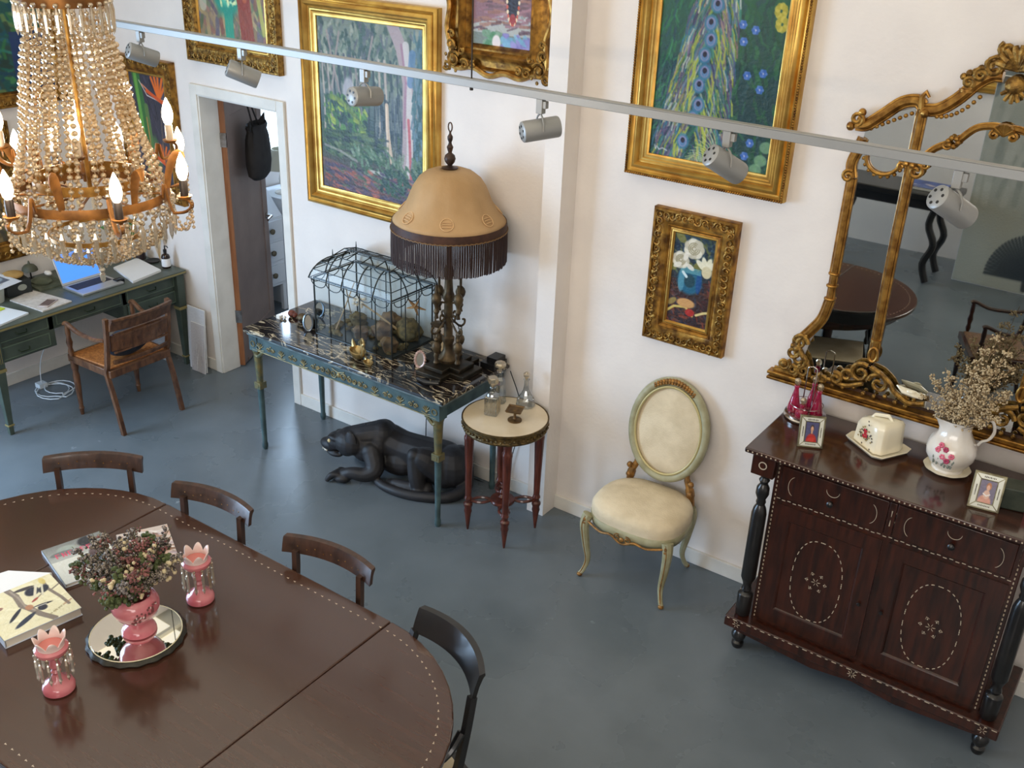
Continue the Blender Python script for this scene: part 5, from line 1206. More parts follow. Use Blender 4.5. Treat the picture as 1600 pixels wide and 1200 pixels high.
cheese_dish()
def sprig(m, p0, p1, n, r, rnd, spread, mi=0, leaf=0, stem=.0012):
    mid = [(p0[i]+p1[i])/2+(.02*rnd.uniform(-1, 1)) for i in range(3)]; pts = cat_rom([p0, mid, p1], 4); m.tube(pts, stem, n=4, m=1)
    for k in range(n):
        u = .35+.65*rnd.random(); q = pts[min(int(u*(len(pts)-1)), len(pts)-1)]; s = spread*(1.25-u)
        e = (q[0]+rnd.uniform(-s, s), q[1]+rnd.uniform(-s, s), q[2]+rnd.uniform(-.2, 1)*s)
        m.tube([q, e], stem*.7, n=3, m=1)
        for j in range(2): m.sph(e[0]+rnd.uniform(-r, r)*1.5, e[1]+rnd.uniform(-r, r)*1.5, e[2]+rnd.uniform(-r, r), r*rnd.uniform(.7, 1.2), 5, 4, sz=leaf or 1, m=mi)
def jug():
    x, y = -.645, -.205
    s = thing('saucer', 'white porcelain saucer under the flowered jug', 'saucer', (x, y, SZ))
    MB().lathe([(0, 0), (.05, 0), (.075, .006), (.098, .016), (.1, .019), (.07, .012), (.05, .008), (0, .008)], n=48, rf=lambda a, z: 1+.015*sin(a*10)).build('dish', porc, s)
    t = thing('porcelain_jug', 'white porcelain jug with pink painted flowers holding dried stems', 'jug', (x, y, SZ+.0095), math.radians(20))
    prof = [(0, 0), (.066, 0), (.068, .008), (.062, .014), (.084, .04), (.103, .075), (.106, .105), (.097, .135), (.08, .160), (.068, .185), (.062, .205), (.063, .235), (.068, .25), (.064, .25), (.057, .21), (.06, .17), (0, .12)]
    m = MB(); m.lathe(prof, n=48, rf=lambda a, z: (1+.02*sin(a*8)*min(1, z/.1))*(1+(.45*max(0, cos(a-PI))**6*((z-.18)/.06) if z > .18 else 0))); b = m.build('body', porcw, t, ang=60)
    MB().tube(cat_rom([(.058, 0, .23), (.09, 0, .268), (.135, 0, .258), (.152, 0, .21), (.138, 0, .17), (.112, 0, .155), (.10, 0, .135)], 5), [.008]*10+[.007]*10+[.006]*11, n=8).build('handle', porcw, t)
    rnd = random.Random(5); mats = [mat('petal_pink', (222, 110, 136), .4), mat('petal_crimson', (176, 60, 96), .4), mat('leaf_grey', (120, 128, 120), .4)]
    m = MB()
    for (az, z, k) in ((-2.05, .10, 0), (-1.85, .085, 1), (-1.98, .135, 1), (-2.3, .125, 0), (-2.2, .15, 0), (-1.7, .11, 0)):
        for j in range(6): a2 = j*1.05; aa = az+.075*cos(a2); zz = z+.008*sin(a2); r = .1055 if .06 < zz < .125 else .101; m.sph(r*cos(aa), r*sin(aa), zz, .0065, 6, 4, m=k)
    for j in range(16): aa = -2.0+rnd.uniform(-.45, .45); zz = rnd.uniform(.05, .09); r = .098+(zz-.05)*.15; m.sph(r*cos(aa), r*sin(aa), zz, .005, 5, 4, sz=1.8, m=2)
    m.v = [(vx*.985, vy*.985, vz) for vx, vy, vz in m.v]
    m.build('painted_flowers', mats, b)
    f = thing('dried_flowers', 'bunch of beige dried flower sprays standing in the white jug', 'dried flowers', (x, y, SZ+.225))
    tan = mat('dry_beige_flower', (206, 188, 154), .85, c2=(168, 146, 112), sc=50); stm = mat('dry_stem', (136, 112, 80), .8)
    tips = [(.07, .02, .46), (.03, .03, .38), (-.10, -.03, .26), (-.16, -.02, .2), (.12, .03, .40), (.15, .06, .30), (.17, 0, .22), (.09, -.05, .24), (-.04, -.06, .18), (-.09, .02, .16), (.02, -.08, .13), (.13, -.06, .15), (.0, .04, .30), (.06, .0, .30), (-.05, -.03, .1), (.17, -.05, .1), (.10, .05, .35), (-.17, -.05, .12), (.05, -.09, .18), (.0, -.1, .08), (.16, .05, .16), (.1, -.09, .08)]
    for i, (a, b_, c_) in enumerate(tips):
        m = MB(); sprig(m, (rnd.uniform(-.02, .02), rnd.uniform(-.02, .02), 0), (a, b_, c_), 58, .0042, rnd, .06); m.build('flower_spray', [tan, stm], f, ang=0)
jug()
def extras():
    m = MB(); m.lathe([(0, 0), (.03, 0), (.035, .01), (.012, .03), (.045, .06), (.055, .1), (.045, .15), (.03, .17), (.04, .19)], n=28); o = m.build('red_glass_vase', mat('cranberry', (150, 24, 60), .1, coat=1), None); o.location = (-.30, -.12, SZ); tag(o, 'cranberry red glass vase cut off by the right edge', 'vase')
    m = MB(); m.box(0, 0, .05, .1, .1, .1); o = m.build('green_box', mat('dark_green_box', (44, 52, 44), .5, c2=(60, 66, 56), sc=20), None, bevel=.006); o.location = (-.345, -.33, SZ); o.rotation_euler = (0, 0, .2); tag(o, 'dark green box behind the right photo frame', 'box')
extras()

# ------------------------------------------------------------------ gilt overmantel mirror
def mirror():
    C0 = -.775; t = thing('overmantel_mirror', 'large gilt rococo overmantel mirror with three panes above the sideboard', 'mirror', (C0, .0154, 0))
    def X(x): return x-C0
    L = [(-1.47, 1.335), (-1.43, 1.40), (-1.41, 1.5), (-1.375, 1.6), (-1.342, 1.70), (-1.34, 2.0), (-1.335, 2.30), (-1.335, 2.5), (-1.33, 2.56), (-1.24, 2.62), (-1.14, 2.66), (-1.08, 2.665), (-1.0, 2.70), (-.92, 2.78), (-.84, 2.84), (-.775, 2.86)]
    P = [(X(a), b) for a, b in L]; full = P+[(-a, b) for a, b in P[::-1][1:]]
    MB().slab(full, -.02, -.012).build('mirror_glass', mirror_m, t, ang=0)
    bk = [(X(-1.56), 1.27)]+[(a-.02 if i < 9 else a, b+.015*(i >= 9)) for i, (a, b) in enumerate(P)]; 
    MB().slab([(X(-1.55), 1.28)]+P[1:]+[(-a, b) for a, b in P[::-1][1:-1]]+[(-X(-1.55), 1.28)], -.011, .0).build('backboard', walnut, t, ang=0)
    def mould(m, pts, r=.016):
        q = cat_rom([(a, -.03, b) for a, b in pts], 6); m.tube(q, r, n=8)
        out = []
        for i in range(len(q)):
            d = Vector(q[min(i+1, len(q)-1)])-Vector(q[max(i-1, 0)]); nn = Vector((-d.z, 0, d.x)).normalized(); out.append(nn)
        for s in (-1, 1): m.tube([tuple(Vector(p)+nn*s*r*1.15+Vector((0, .006, 0))) for p, nn in zip(q, out)], r*.42, n=5)
    def both(fn, nm, mt=gold, lab=None):
        for s in (1, -1):
            m = MB(); fn(m)
            if s < 0: m.v = [(-a, b, c) for a, b, c in m.v]
            m.build(nm, mt, t)
    def side(m):
        mould(m, [(X(-1.352), 2.32), (X(-1.352), 2.1), (X(-1.352), 1.86)]); mould(m, [(X(-1.352), 1.86), (X(-1.35), 1.74)], .013); mould(m, [(X(-1.35), 1.74), (X(-1.37), 1.64), (X(-1.41), 1.57), (X(-1.445), 1.52)], .017)
        for z in (1.87, 1.81, 1.745): m.lathe([(.0, -.008), (.024, -.006), (.027, 0), (.024, .006), (0, .008)], X(-1.352), -.03, z, n=12, sy=.8)
        mould(m, [(X(-1.352), 2.32), (X(-1.365), 2.38), (X(-1.35), 2.44), (X(-1.335), 2.5)], .016)
        m.tube([(a, -.04, b) for a, _, b in spiral(X(-1.365), 2.33, .028, 1.3, 1, 1, 16)], .009, n=6)
        m.tube([(a, -.04, b) for a, _, b in spiral(X(-1.355), 2.47, .02, 1.2, 4, 1, 14)], .008, n=6)
    both(side, 'side_rail')
    def top(m):
        mould(m, [(X(-1.375), 2.555), (X(-1.33), 2.56), (X(-1.27), 2.61), (X(-1.2), 2.672), (X(-1.14), 2.688), (X(-1.115), 2.67)], .018)
        mould(m, [(X(-1.115), 2.655), (X(-1.05), 2.665), (X(-.985), 2.715), (X(-.92), 2.79), (X(-.87), 2.825), (X(-.83), 2.83)], .018)
        m.tube([(a, -.04, b) for a, _, b in spiral(X(-1.37), 2.58, .03, 1.4, 5, 1, 16)], .010, n=6); m.sph(X(-1.395), -.035, 2.545, .02, 8, 6); m.sph(X(-1.355), -.035, 2.61, .018, 8, 6)
        m.tube([(X(-1.115), -.035, 2.66), (X(-1.12), -.04, 2.71), (X(-1.105), -.04, 2.73), (X(-1.09), -.04, 2.71)], [.014, .013, .011, .006], n=7); m.sph(X(-1.095), -.04, 2.645, .02, 8, 6)
        m.lathe([(0, -.01), (.03, -.006), (.03, .006), (0, .01)], X(-.955), -.03, 2.755, n=12, sy=.7)
        for i in range(9): u = i/8; m.sph(X(-1.31+.18*u), -.024, 2.545+.1*u, .009, 6, 4, sy=.5)
        for i in range(9): u = i/8; m.sph(X(-1.05+.15*u), -.024, 2.635+.1*u*u, .009, 6, 4, sy=.5)
    both(top, 'top_rail')
    def div(m):
        mould(m, [(X(-1.112), 2.655), (X(-1.112), 2.5), (X(-1.112), 2.40)], .016); mould(m, [(X(-1.112), 2.40), (X(-1.112), 2.0), (X(-1.105), 1.6), (X(-1.10), 1.5)], .016)
        for k in range(5): m.sph(X(-1.112)+.022*cos(k*1.3), -.045, 2.44+.018*sin(k*1.3), .014, 7, 5)
        m.tube([(a, -.04, b) for a, _, b in spiral(X(-1.085), 2.40, .035, 1.3, 2, -1, 16)], .009, n=6); m.tube([(a, -.04, b) for a, _, b in spiral(X(-1.05), 2.435, .02, 1.3, 3, 1, 14)], .007, n=6)
        m.lathe([(0, -.01), (.024, -.006), (.024, .006), (0, .01)], X(-1.105), -.03, 1.60, n=12, sy=.8); m.tube([(X(-1.10)+.02*cos(a), -.045, 1.535+.035*sin(a)) for a in np.linspace(0, 2*PI, 15)[:-1]], .007, n=6, closed=True)
    both(div, 'divider')
    def arch(m):
        mould(m, [(X(-1.075), 2.455), (X(-1.03), 2.505), (X(-.98), 2.535)], .010); mould(m, [(X(-.945), 2.55), (X(-.89), 2.61), (X(-.83), 2.63), (X(-.79), 2.63)], .010)
        for k in range(6): m.sph(X(-.96)+.02*cos(k), -.04, 2.545+.018*sin(k), .012, 7, 5)
        m.tube([(a, -.035, b) for a, _, b in spiral(X(-.98), 2.53, .02, 1.2, 3, 1, 12)], .006, n=5)
        m.tube([(X(-1.23)+.075*cos(a), -.03, 2.43+.07*sin(a)) for a in np.linspace(PI, 2*PI, 13)], .009, n=6)
        for i in range(9): a = PI+PI*(i+.5)/9; m.sph(X(-1.23)+.088*cos(a), -.026, 2.43+.083*sin(a), .008, 6, 4, sy=.5)
        m.tube([(a, -.035, b) for a, _, b in spiral(X(-1.15), 2.41, .02, 1.2, 0, 1, 12)], .006, n=5)
    both(arch, 'inner_arch')
    m = MB()
    for k in range(7): a = PI/2+(k-3)*.33; m.tube([(0, -.04, 2.60), (.045*cos(a), -.05, 2.60+.05*sin(a))], [.006, .012], n=6)
    for s in (-1, 1): m.tube([(s*a, -.04, b) for a, _, b in spiral(.035, 2.60, .02, 1.3, 2, -1, 12)], .007, n=5)
    m.build('arch_shell', gold, t)
    m = MB(); rnd = random.Random(2)   # crest
    for k in range(9): a = PI/2+(k-4)*.36; m.tube([(0, -.05, 2.86), (.05*cos(a), -.07, 2.87+.05*sin(a)), (.085*cos(a), -.065, 2.87+.085*sin(a))], [.01, .018, .012], n=7)
    for s in (-1, 1):
        for (px, pz, r, a0) in ((.09, 2.86, .04, 2), (.135, 2.825, .03, 3), (.06, 2.93, .03, 1), (.175, 2.79, .022, 4)): m.tube([(s*a, -.045, b) for a, _, b in spiral(px, pz, r, 1.4, a0, -1, 16)], .011, n=6)
        for i in range(8): m.sph(s*(.20-.02*i), -.04, 2.80+.016*i+.01*rnd.random(), .015, 7, 5)
    for k in range(5): a = -PI/2+(k-2)*.55; m.tube([(0, -.05, 2.79), (.05*cos(a), -.055, 2.79+.06*sin(a))], [.014, .008], n=6)
    m.sph(0, -.05, 2.80, .04, 10, 7, sy=.6); m.build('crest', goldo, t)
    def corner(m):
        for (px, pz, r, a0, d) in ((-1.45, 1.50, .04, 0, 1), (-1.475, 1.44, .035, 2, -1), (-1.44, 1.41, .045, 4, 1), (-1.51, 1.37, .03, 1, -1), (-1.46, 1.35, .03, 5, 1), (-1.41, 1.36, .028, 2, 1)): m.tube([(a, -.045, b) for a, _, b in spiral(X(px), pz, r, 1.4, a0, d, 18)], [.0125*(1-.4*i/19) for i in range(19)], n=7)
        m.sph(X(-1.51), -.045, 1.37, .022, 8, 6); m.sph(X(-1.46), -.045, 1.465, .02, 8, 6); m.tube(cat_rom([(X(-1.42), -.035, 1.54), (X(-1.46), -.045, 1.50), (X(-1.43), -.045, 1.44), (X(-1.40), -.04, 1.40), (X(-1.38), -.04, 1.335)], 5), .014, n=7)
        mould(m, [(X(-1.56), 1.318), (X(-1.5), 1.322), (X(-1.4), 1.322)], .012)
    both(corner, 'corner_scrolls', goldo)
    def bottom(m):
        for (px, pz, r, a0, d) in ((-1.14, 1.43, .05, 1, 1), (-1.05, 1.40, .05, 3, -1), (-1.2, 1.40, .03, 0, 1), (-1.25, 1.37, .03, 2, -1), (-.90, 1.375, .03, 3, 1), (-1.31, 1.35, .022, 2, 1)): m.tube([(a, -.045, b) for a, _, b in spiral(X(px), pz, r, 1.3, a0, d, 18)], [.0125*(1-.4*i/19) for i in range(19)], n=7)
        m.tube(cat_rom([(X(-1.10), -.04, 1.47), (X(-1.05), -.05, 1.455), (X(-1.0), -.05, 1.42), (X(-.97), -.05, 1.385), (X(-.90), -.06, 1.355), (X(-.83), -.055, 1.37)], 5), .013, n=7)
        m.tube(cat_rom([(X(-1.35), -.04, 1.34), (X(-1.28), -.04, 1.35), (X(-1.2), -.045, 1.345), (X(-1.12), -.045, 1.38)], 5), .011, n=7)
        for i in range(10): m.sph(X(-1.36+.05*i), -.04, 1.335+.01*sin(i*2), .012, 7, 5)
    both(bottom, 'bottom_scrolls', goldo)
    m = MB()
    for (z0, z1, d) in ((1.27, 1.285, .058), (1.285, 1.30, .048), (1.30, 1.315, .062)): m.box(0, -d/2, (z0+z1)/2, 1.62-.02*(d < .05), d, z1-z0)
    m.build('bottom_rail', goldd, t, bevel=.004)
    m = MB(); m.tube([(X(-.965), -.055, 1.425), (X(-.93), -.06, 1.41), (X(-.88), -.06, 1.405), (X(-.84), -.055, 1.395)], [.004, .02, .022, .01], n=9, fl=.75); m.sph(X(-.895), -.07, 1.415, .016, 8, 6, 1.5, .7, .8); m.build('cream_shell', porc, t)
mirror()

# ------------------------------------------------------------------ dining table
TZ = .775
def dining_table():
    cx, cy = -2.918, -2.81; hx, hy = 1.355, .668; sx = .695
    t = thing('dining_table', 'long polished mahogany dining table with rounded ends, two leaf seams and a dotted bone inlay', 'dining table', (cx, cy, 0))
    def outline(off=0, n=24):   # right end quarter points, ccw from -90 to 90
        rx, ry = hx-sx-off, hy-off
        return [(sx+rx*abs(cos(a)), ry*sin(a)) for a in np.linspace(-PI/2, PI/2, n)]
    g = .0015
    R_ = [(sx+g, -hy)]+[p for p in outline() if p[0] > sx+g]+[(sx+g, hy)]
    tw = maho
    def leaf(poly): MB().prism(poly, TZ-.028, TZ).build('table_leaf', tw, t, bevel=.006, ang=50)
    leaf(R_); leaf([(-x, y) for x, y in R_][::-1]); leaf([(-sx+g, -hy), (sx-g, -hy), (sx-g, hy), (-sx+g, hy)])
    o_ = outline(.055, 200); path = [(x, y) for x, y in o_]
    full = path+[(sx-i*.01, hy-.055) for i in range(1, int(2*sx/.01))]+[(-x, y) for x, y in path[::-1]]+[(-sx+i*.01, -hy+.055) for i in range(1, int(2*sx/.01))]
    m = MB(); acc = 0; last = full[0]; k = 0
    for p in full[1:]:
        acc += math.dist(p, last)
        if acc >= .034:
            acc = 0; d = math.atan2(p[1]-last[1], p[0]-last[0]); m.at(p[0], p[1], TZ+.0002, d); s = .004
            m.box(-.003, 0, 0, .003, .0065, .0006); m.box(.002, .0, 0, .007, .0026, .0006); k += 1
        last = p
    m.build('dot_inlay', ivory, t, ang=0)
    m = MB(); rx = [(x*.93, y*.9) for x, y in [(sx, -hy)]+outline()+[(sx, hy)]]; ap = rx+[(-x, y) for x, y in rx[::-1]]
    n = len(ap); vs = [(x, y, z) for z in (TZ-.11, TZ-.028) for x, y in ap]; m.add(vs, [(i, (i+1) % n, n+(i+1) % n, n+i) for i in range(n)]); a = m.build('apron', maho2, t); q = a.modifiers.new('s', 'SOLIDIFY'); q.thickness = .025
    for (x, y) in ((.72, -.16), (-.72, -.16), (.05, .1), (-.05, -.12), (1.06, -.36), (-1.06, -.36), (-.55, .12), (.46, .1)):
        m = MB(); m.lathe([(0, 0), (.018, 0), (.024, .03), (.02, .06), (.034, .1), (.028, .14), (.038, .2), (.042, .45), (.03, .5), (.04, .54), (.03, .57), (.04, .6), (.04, .72)], x, y, 0, n=16); m.build('leg', maho2, t)
dining_table()
def rail_back(t, hw, z0, z1, sag, y0, th, lean, mt, seg=14, roll=True, nm='top_rail'):
    m = MB(); vs = []; fs = []
    for i in range(seg+1):
        u = -1+2*i/seg; x = hw*u; y = y0+sag*u*u
        prof = [(0, z0), (0+lean*.5, (z0+z1)/2), (lean, z1-.008), (lean-.004, z1), (lean-th*1.1, z1+.002), (lean-th*1.15, z1-.01), (lean-th*.8, z1-.02), (lean*.5-th*.8, (z0+z1)/2), (-th*.8, z0)]
        for (dy, z) in prof: vs.append((x, y+dy, z))
    n = 9
    for i in range(seg):
        for j in range(n): a = i*n+j; b = i*n+(j+1) % n; fs.append((a, b, b+n, a+n))
    fs += [tuple(range(n))[::-1], tuple(range(seg*n, seg*n+n))]; m.add(vs, fs); return m.build(nm, mt, t, ang=45)
def dining_chair(label, loc, rz, grp='dining chairs around the table', mt=None):
    # local front is +y, back at -y; origin under the top rail
    mt = mt or walnut
    t = thing('dining_chair', label, 'chair', loc, rz, grp)
    r = rail_back(t, .232, .832, .902, .05, -.0, .026, -.014, mt)
    m = MB(); rnd = random.Random(2)
    for i in range(9): u = -.8+1.6*i/8; m.sph(.2*u, .05*.75*u*u+.004, .868+.006*(-1)**i, .0035, 5, 3, sy=.4)
    m.build('brass_dots', gold, r)
    for s in (-1, 1):
        m = MB(); x = s*.17; pts = cat_rom([(x, .03, .85), (x, .035, .75), (x*1.02, .05, .6), (x*1.06, .075, .46), (x*1.1, .05, .25), (x*1.14, -.03, .0)], 5)
        m.tube(pts, .0185, n=4, fl=.95, up=(1, 0, 0)); m.build('back_post', mt, t, ang=30)
        m = MB(); m.tube([(s*.20, .46, .43), (s*.205, .47, .2), (s*.2, .455, 0)], [.021, .018, .013], n=8); m.build('front_leg', mt, t)
    m = MB(); m.tube([(-.17, .035, .64), (0, .02, .64), (.17, .035, .64)], .012, n=6); m.build('cross_rail', mt, t)
    MB().prism([(-.19, .06), (.19, .06), (.23, .49), (-.23, .49)], .415, .45).build('seat_frame', mt, t, bevel=.006)
    MB().prism([(-.17, .08), (.17, .08), (.205, .47), (-.205, .47)], .44, .475).build('seat_cushion', cream_fab, t, bevel=.015, seg=3)
    return t
c0 = dining_chair('dark dining chair at the far rounded left end of the dining table', (-4.055, -2.205, 0), math.radians(180+39))
dup(c0, (-3.34, -2.075, 0), math.radians(180+7), 'dining chair behind the table nearest the further pink lustre')
dup(c0, (-2.627, -2.06, 0), math.radians(180+6), 'dining chair with reddish brown top rail near the right leaf seam')

def armchair(label, loc, rz, wood, seatm, rail_h=.09, top=.86, grp=None, splat=True, sag=.035, nm='armchair', hw=.24, az=0):
    # local front +y, origin at the seat centre
    t = thing(nm, label, 'chair', loc, rz, grp)
    rail_back(t, hw-.005, top-rail_h, top, sag, -.285, .026, -.03, wood)
    if splat:
        rail_back(t, hw-.03, .50, .53, sag*.8, -.25, .018, -.004, wood, nm='lower_rail')
        rail_back(t, hw-.02, .60, .715, sag*.8, -.258, .016, -.012, wood, nm='back_panel', roll=False)
        m = MB()
        for i in range(13):
            x = -.168+.028*i; m.sph(x, -.268+sag*.7*(x/hw)**2, .655+.018*(-1)**i, .014, 7, 4, sy=.45, sz=1.3)
        m.box(0, -.262+sag*.2, .59, 2*hw-.06, .012, .012); m.box(0, -.272+sag*.2, .72, 2*hw-.06, .012, .014)
        m.build('carved_splat', wood, t)
    for s in (-1, 1):
        x = s*hw; m = MB(); pts = cat_rom([(x*(1 if splat else .94), -.285+sag*(1 if splat else .82), top-(.003 if splat else rail_h-.012)), (x, -.265+sag, .66), (x, -.235+sag, .5), (x, -.215+sag, .42), (x, -.225, .25), (x, -.275, 0)], 5)
        m.tube(pts, [.017]*5+[.02]*8+[.021]*20 if len(pts) >= 33 else .0195, n=4, up=(1, 0, 0)); m.build('back_post', wood, t, ang=30)
        m = MB(); pts = cat_rom([(x, -.245+sag, .675+az*.2), (x*1.03, -.1, .655+az), (x*1.05, .06, .66+az), (x*1.08, .17, .70+az), (x*1.08, .20, .69+az)], 5); m.tube(pts, .0175, n=8, fl=.8); m.build('arm', wood, t)
        m = MB(); m.lathe([(.012, .46), (.02, .49), (.014, .52), (.022, .56), (.014, .6+az*.4), (.018, .63+az*.6), (.014, .69+az)], x*1.06, .18, 0, n=12); m.build('arm_support', wood, t)
        m = MB(); m.lathe([(0, 0), (.012, 0), (.016, .04), (.02, .05), (.014, .065), (.021, .2), (.024, .3), (.018, .33), (.025, .36), (.024, .42)], x*.97, .2, 0, n=12); m.build('front_leg', wood, t)
    m = MB(); m.prism([(-hw, -.22), (hw, -.22), (hw*1.04, .24), (-hw*1.04, .24)], .40, .455); m.build('seat_frame', wood, t, bevel=.005)
    MB().prism([(-hw+.03, -.19), (hw-.03, -.19), (hw, .21), (-hw, .21)], .45, .464).build('woven_seat', seatm, t, bevel=.005)
    return t
cane = mat('woven_cane', (182, 118, 60), .6, c2=(138, 84, 42), sc=70, bump=.4)
armchair('brown wooden desk armchair with woven cane seat and carved splat', (-5.835, -.83, 0), PI/2, oldoak, cane, top=.84)
armchair('black-backed curved armchair tucked under the right rounded end of the table', (-1.982, -2.436, 0), math.radians(180-21.5), ebony, cream_fab, rail_h=.105, top=.888, grp='dining chairs around the table', splat=False, sag=.065, hw=.23, az=-.075)
armchair('dark armchair with cane seat, seen only as a reflection in the gilt mirror', (-1.02, -3.3, 0), math.radians(68), maho2, mat('dark_cane', (120, 86, 56), .6, c2=(84, 58, 38), sc=70), top=.93, rail_h=.05, splat=False, sag=.05)
def cushion():
    m = MB(); m.sph(0, 0, 0, .17, 20, 12, 1, .42, .85); o = m.build('seat_cushion', mat('navy_cushion', (34, 44, 56), .8, c2=(46, 58, 72), sc=14), None); o.location = (-5.72, -.84, .575); o.rotation_euler = (.25, 0, PI/2); o.scale = (1, 1, .72); tag(o, 'dark navy cushion leaning in the desk armchair', 'cushion')
cushion()

# ------------------------------------------------------------------ on the dining table
def plateau():
    t = thing('mirror_plateau', 'round mirrored plateau with dark scalloped edge under the pink vase', 'mirror tray', (-2.935, -2.815, TZ+.0006))
    m = MB(); m.lathe([(0, 0), (.165, 0), (.183, .003), (.186, .01), (.18, .016), (.175, .02), (0, .02)], n=72, rf=lambda a, z: 1+.018*sin(a*18)); m.build('edge', mat('black_scallop', (38, 36, 32), .45, .3, c2=(58, 56, 48), sc=30), t)
    MB().lathe([(0, .0202), (.166, .0202), (.171, .0212), (.168, .0232), (0, .0232)], n=72).build('mirror_top', mat('bright_mirror', (240, 240, 236), .015, 1.), t, ang=20)
    MB().tube([(.1705*cos(a), .1705*sin(a), .0225) for a in np.linspace(0, 2*PI, 65)[:-1]], .0018, n=5, closed=True).build('rim', mat('pale_rim', (226, 214, 176), .3), t)
plateau()
def vase():
    x, y, z = -2.935, -2.80, TZ+.0245
    t = thing('pink_vase', 'round pink glass vase with painted flowers, on the mirrored plateau', 'vase', (x, y, z), .4)
    t.scale = (1.18, 1.18, 1.1); b = MB().lathe([(0, 0), (.05, 0), (.056, .004), (.054, .014), (.046, .026), (.034, .036), (.027, .042), (.03, .048), (.05, .06), (.068, .082), (.076, .108), (.074, .13), (.064, .148), (.054, .156), (.051, .156), (.06, .142), (.068, .11), (0, .07)], n=44).build('body', pinkg, t)
    m = MB(); rnd = random.Random(6); ms = [mat('decal_brown', (120, 72, 72), .4), mat('decal_white', (226, 206, 200), .4)]
    for i in range(40):
        u = rnd.random(); a = -1.2+1.2*u; zz = .095+.035*u+rnd.gauss(0, .008); r = .0745 if zz > .09 else .071; m.sph(r*cos(a), r*sin(a), zz, .0042, 5, 4, m=int(rnd.random() < .25))
    m.build('painted_flowers', ms, b)
    f = thing('dried_flower_bunch', 'bushy bunch of heather, pale berries and dark seedheads in the pink vase', 'dried flowers', (x, y, z+.125)); f.scale = (1.2, 1.2, 1.12)
    cols = [(mat('heather', (150, 98, 92), .8, c2=(110, 70, 70), sc=40), 'heather_sprig'), (mat('seedhead', (60, 52, 52), .7, c2=(150, 138, 124), sc=160, lo=.45, hi=.55), 'seedhead_sprig'), (mat('cream_berry', (206, 188, 150), .7), 'berry_sprig'), (mat('grey_flower', (150, 140, 134), .8, c2=(64, 60, 60), sc=150, lo=.45, hi=.55), 'waxflower_sprig'), (mat('green_leaf', (66, 78, 44), .7, c2=(92, 100, 60), sc=30), 'leafy_sprig')]
    st = mat('green_stem', (84, 86, 52), .8); rnd = random.Random(12)
    for i in range(84):
        k = [0, 1, 2, 3, 4, 4, 0, 1][i % 8]; a = rnd.uniform(0, 2*PI)
        # the bunch leans to the picture left
        R_ = rnd.uniform(.03, .19); h = rnd.uniform(.10, .21)-.3*max(0, R_-.1)
        px = R_*cos(a)*1.0; py = R_*sin(a)
        px -= .06; py += .03
        h += .25*max(0, px)+.15*max(0, -py)
        if k == 4: h *= .8
        m = MB(); sprig(m, (rnd.uniform(-.03, .03), rnd.uniform(-.03, .03), .03), (px, py, h), 26 if k != 2 else 12, [.0042, .0062, .0075, .006, .0085][k], rnd, .036, stem=.001)
        m.build(cols[k][1], [cols[k][0], st], f, ang=0)
vase()
def lustre(x, y, lab):
    t = thing('pink_lustre', lab, 'glass lustre', (x, y, TZ+.0006), 0, 'pink glass lustres on the dining table')
    MB().lathe([(0, 0), (.05, 0), (.056, .005), (.057, .02), (.05, .034), (.036, .042), (.03, .05), (.02, .062), (.014, .075), (.018, .085), (.012, .095), (.02, .11), (.016, .13), (.014, .15), (.03, .158), (.048, .168), (.057, .18), (.058, .192), (.05, .2), (0, .19)], n=36).build('stem_and_foot', pinkg, t)
    n = 56
    def crown(a, z): return 1
    vs = []; fs = []; rows = [(.046, .186), (.043, .198), (.045, .212), (.05, .222), (.056, .232)]
    for j, (r, z) in enumerate(rows):
        for i in range(n):
            a = 2*PI*i/n; k = abs(((i*7/n) % 1)*2-1)**1.7; zz = z if j < 3 else .212+(z-.212)*(1.6*(1-k)); rr = r if j < 3 else .045+(r-.045)*(1-k)*.9; vs.append((rr*cos(a), rr*sin(a), zz))
    for j in range(4):
        for i in range(n): a = j*n+i; b = j*n+(i+1) % n; fs.append((a, b, b+n, a+n))
    m = MB(); m.add(vs, fs); o = m.build('petal_crown', pinkl, t, ang=60); q = o.modifiers.new('s', 'SOLIDIFY'); q.thickness = .0025
    MB().lathe([(0, .187), (.04, .19), (.043, .2)], n=30).build('bowl_inside', mat('rose_inside', (200, 120, 112), .4), t)
    for i in range(12):
        a = 2*PI*i/12+.2; r = .0595; m = MB(); m.sph(r*cos(a), r*sin(a), .178, .006, 7, 5); m.sph(r*cos(a), r*sin(a), .166, .0045, 6, 4)
        m.lathe([(0, -.005), (.005, -.012), (.0062, -.035), (.005, -.075), (.0075, -.085), (0, -.104)], r*cos(a), r*sin(a), .167, n=5)
        m.tube([(r*cos(a), r*sin(a), .18), (r*cos(a), r*sin(a), .15)], .001, n=3); m.build('prism_drop', crystal2, t, ang=0)
lustre(-2.925, -2.515, 'pink glass lustre with hanging prisms standing behind the vase, nearer the chairs')
lustre(-2.915, -3.16, 'pink glass lustre with hanging prisms nearest the camera, in front of the bird book')
def book(nm, label, cat, x, y, z, w, h, th, rz, cover, edge=(214, 206, 190), spine=(30, 28, 30), white_side=False, grp=None):
    t = thing(nm, label, cat, (x, y, z), rz, grp)
    m = MB(); m.box(0, 0, th-.0015, w, h, .003); m.box(0, 0, .0015, w, h, .003); m.box(-w/2+.002, 0, th/2, .004, h, th)
    m.build('cover_board', mat('book_%d_%d_%d' % spine, spine, .4), t, bevel=.001)
    MB().box(.0015, 0, th/2, w-.011, h-.01, th-.006).build('pages', mat('book_pages', edge, .8), t, ang=0)
    cover.mesh('cover_picture', -w/2+.002, w/2-.001, -h/2+.001, h/2-.001, th+.0004, t, flat=True)
    return t
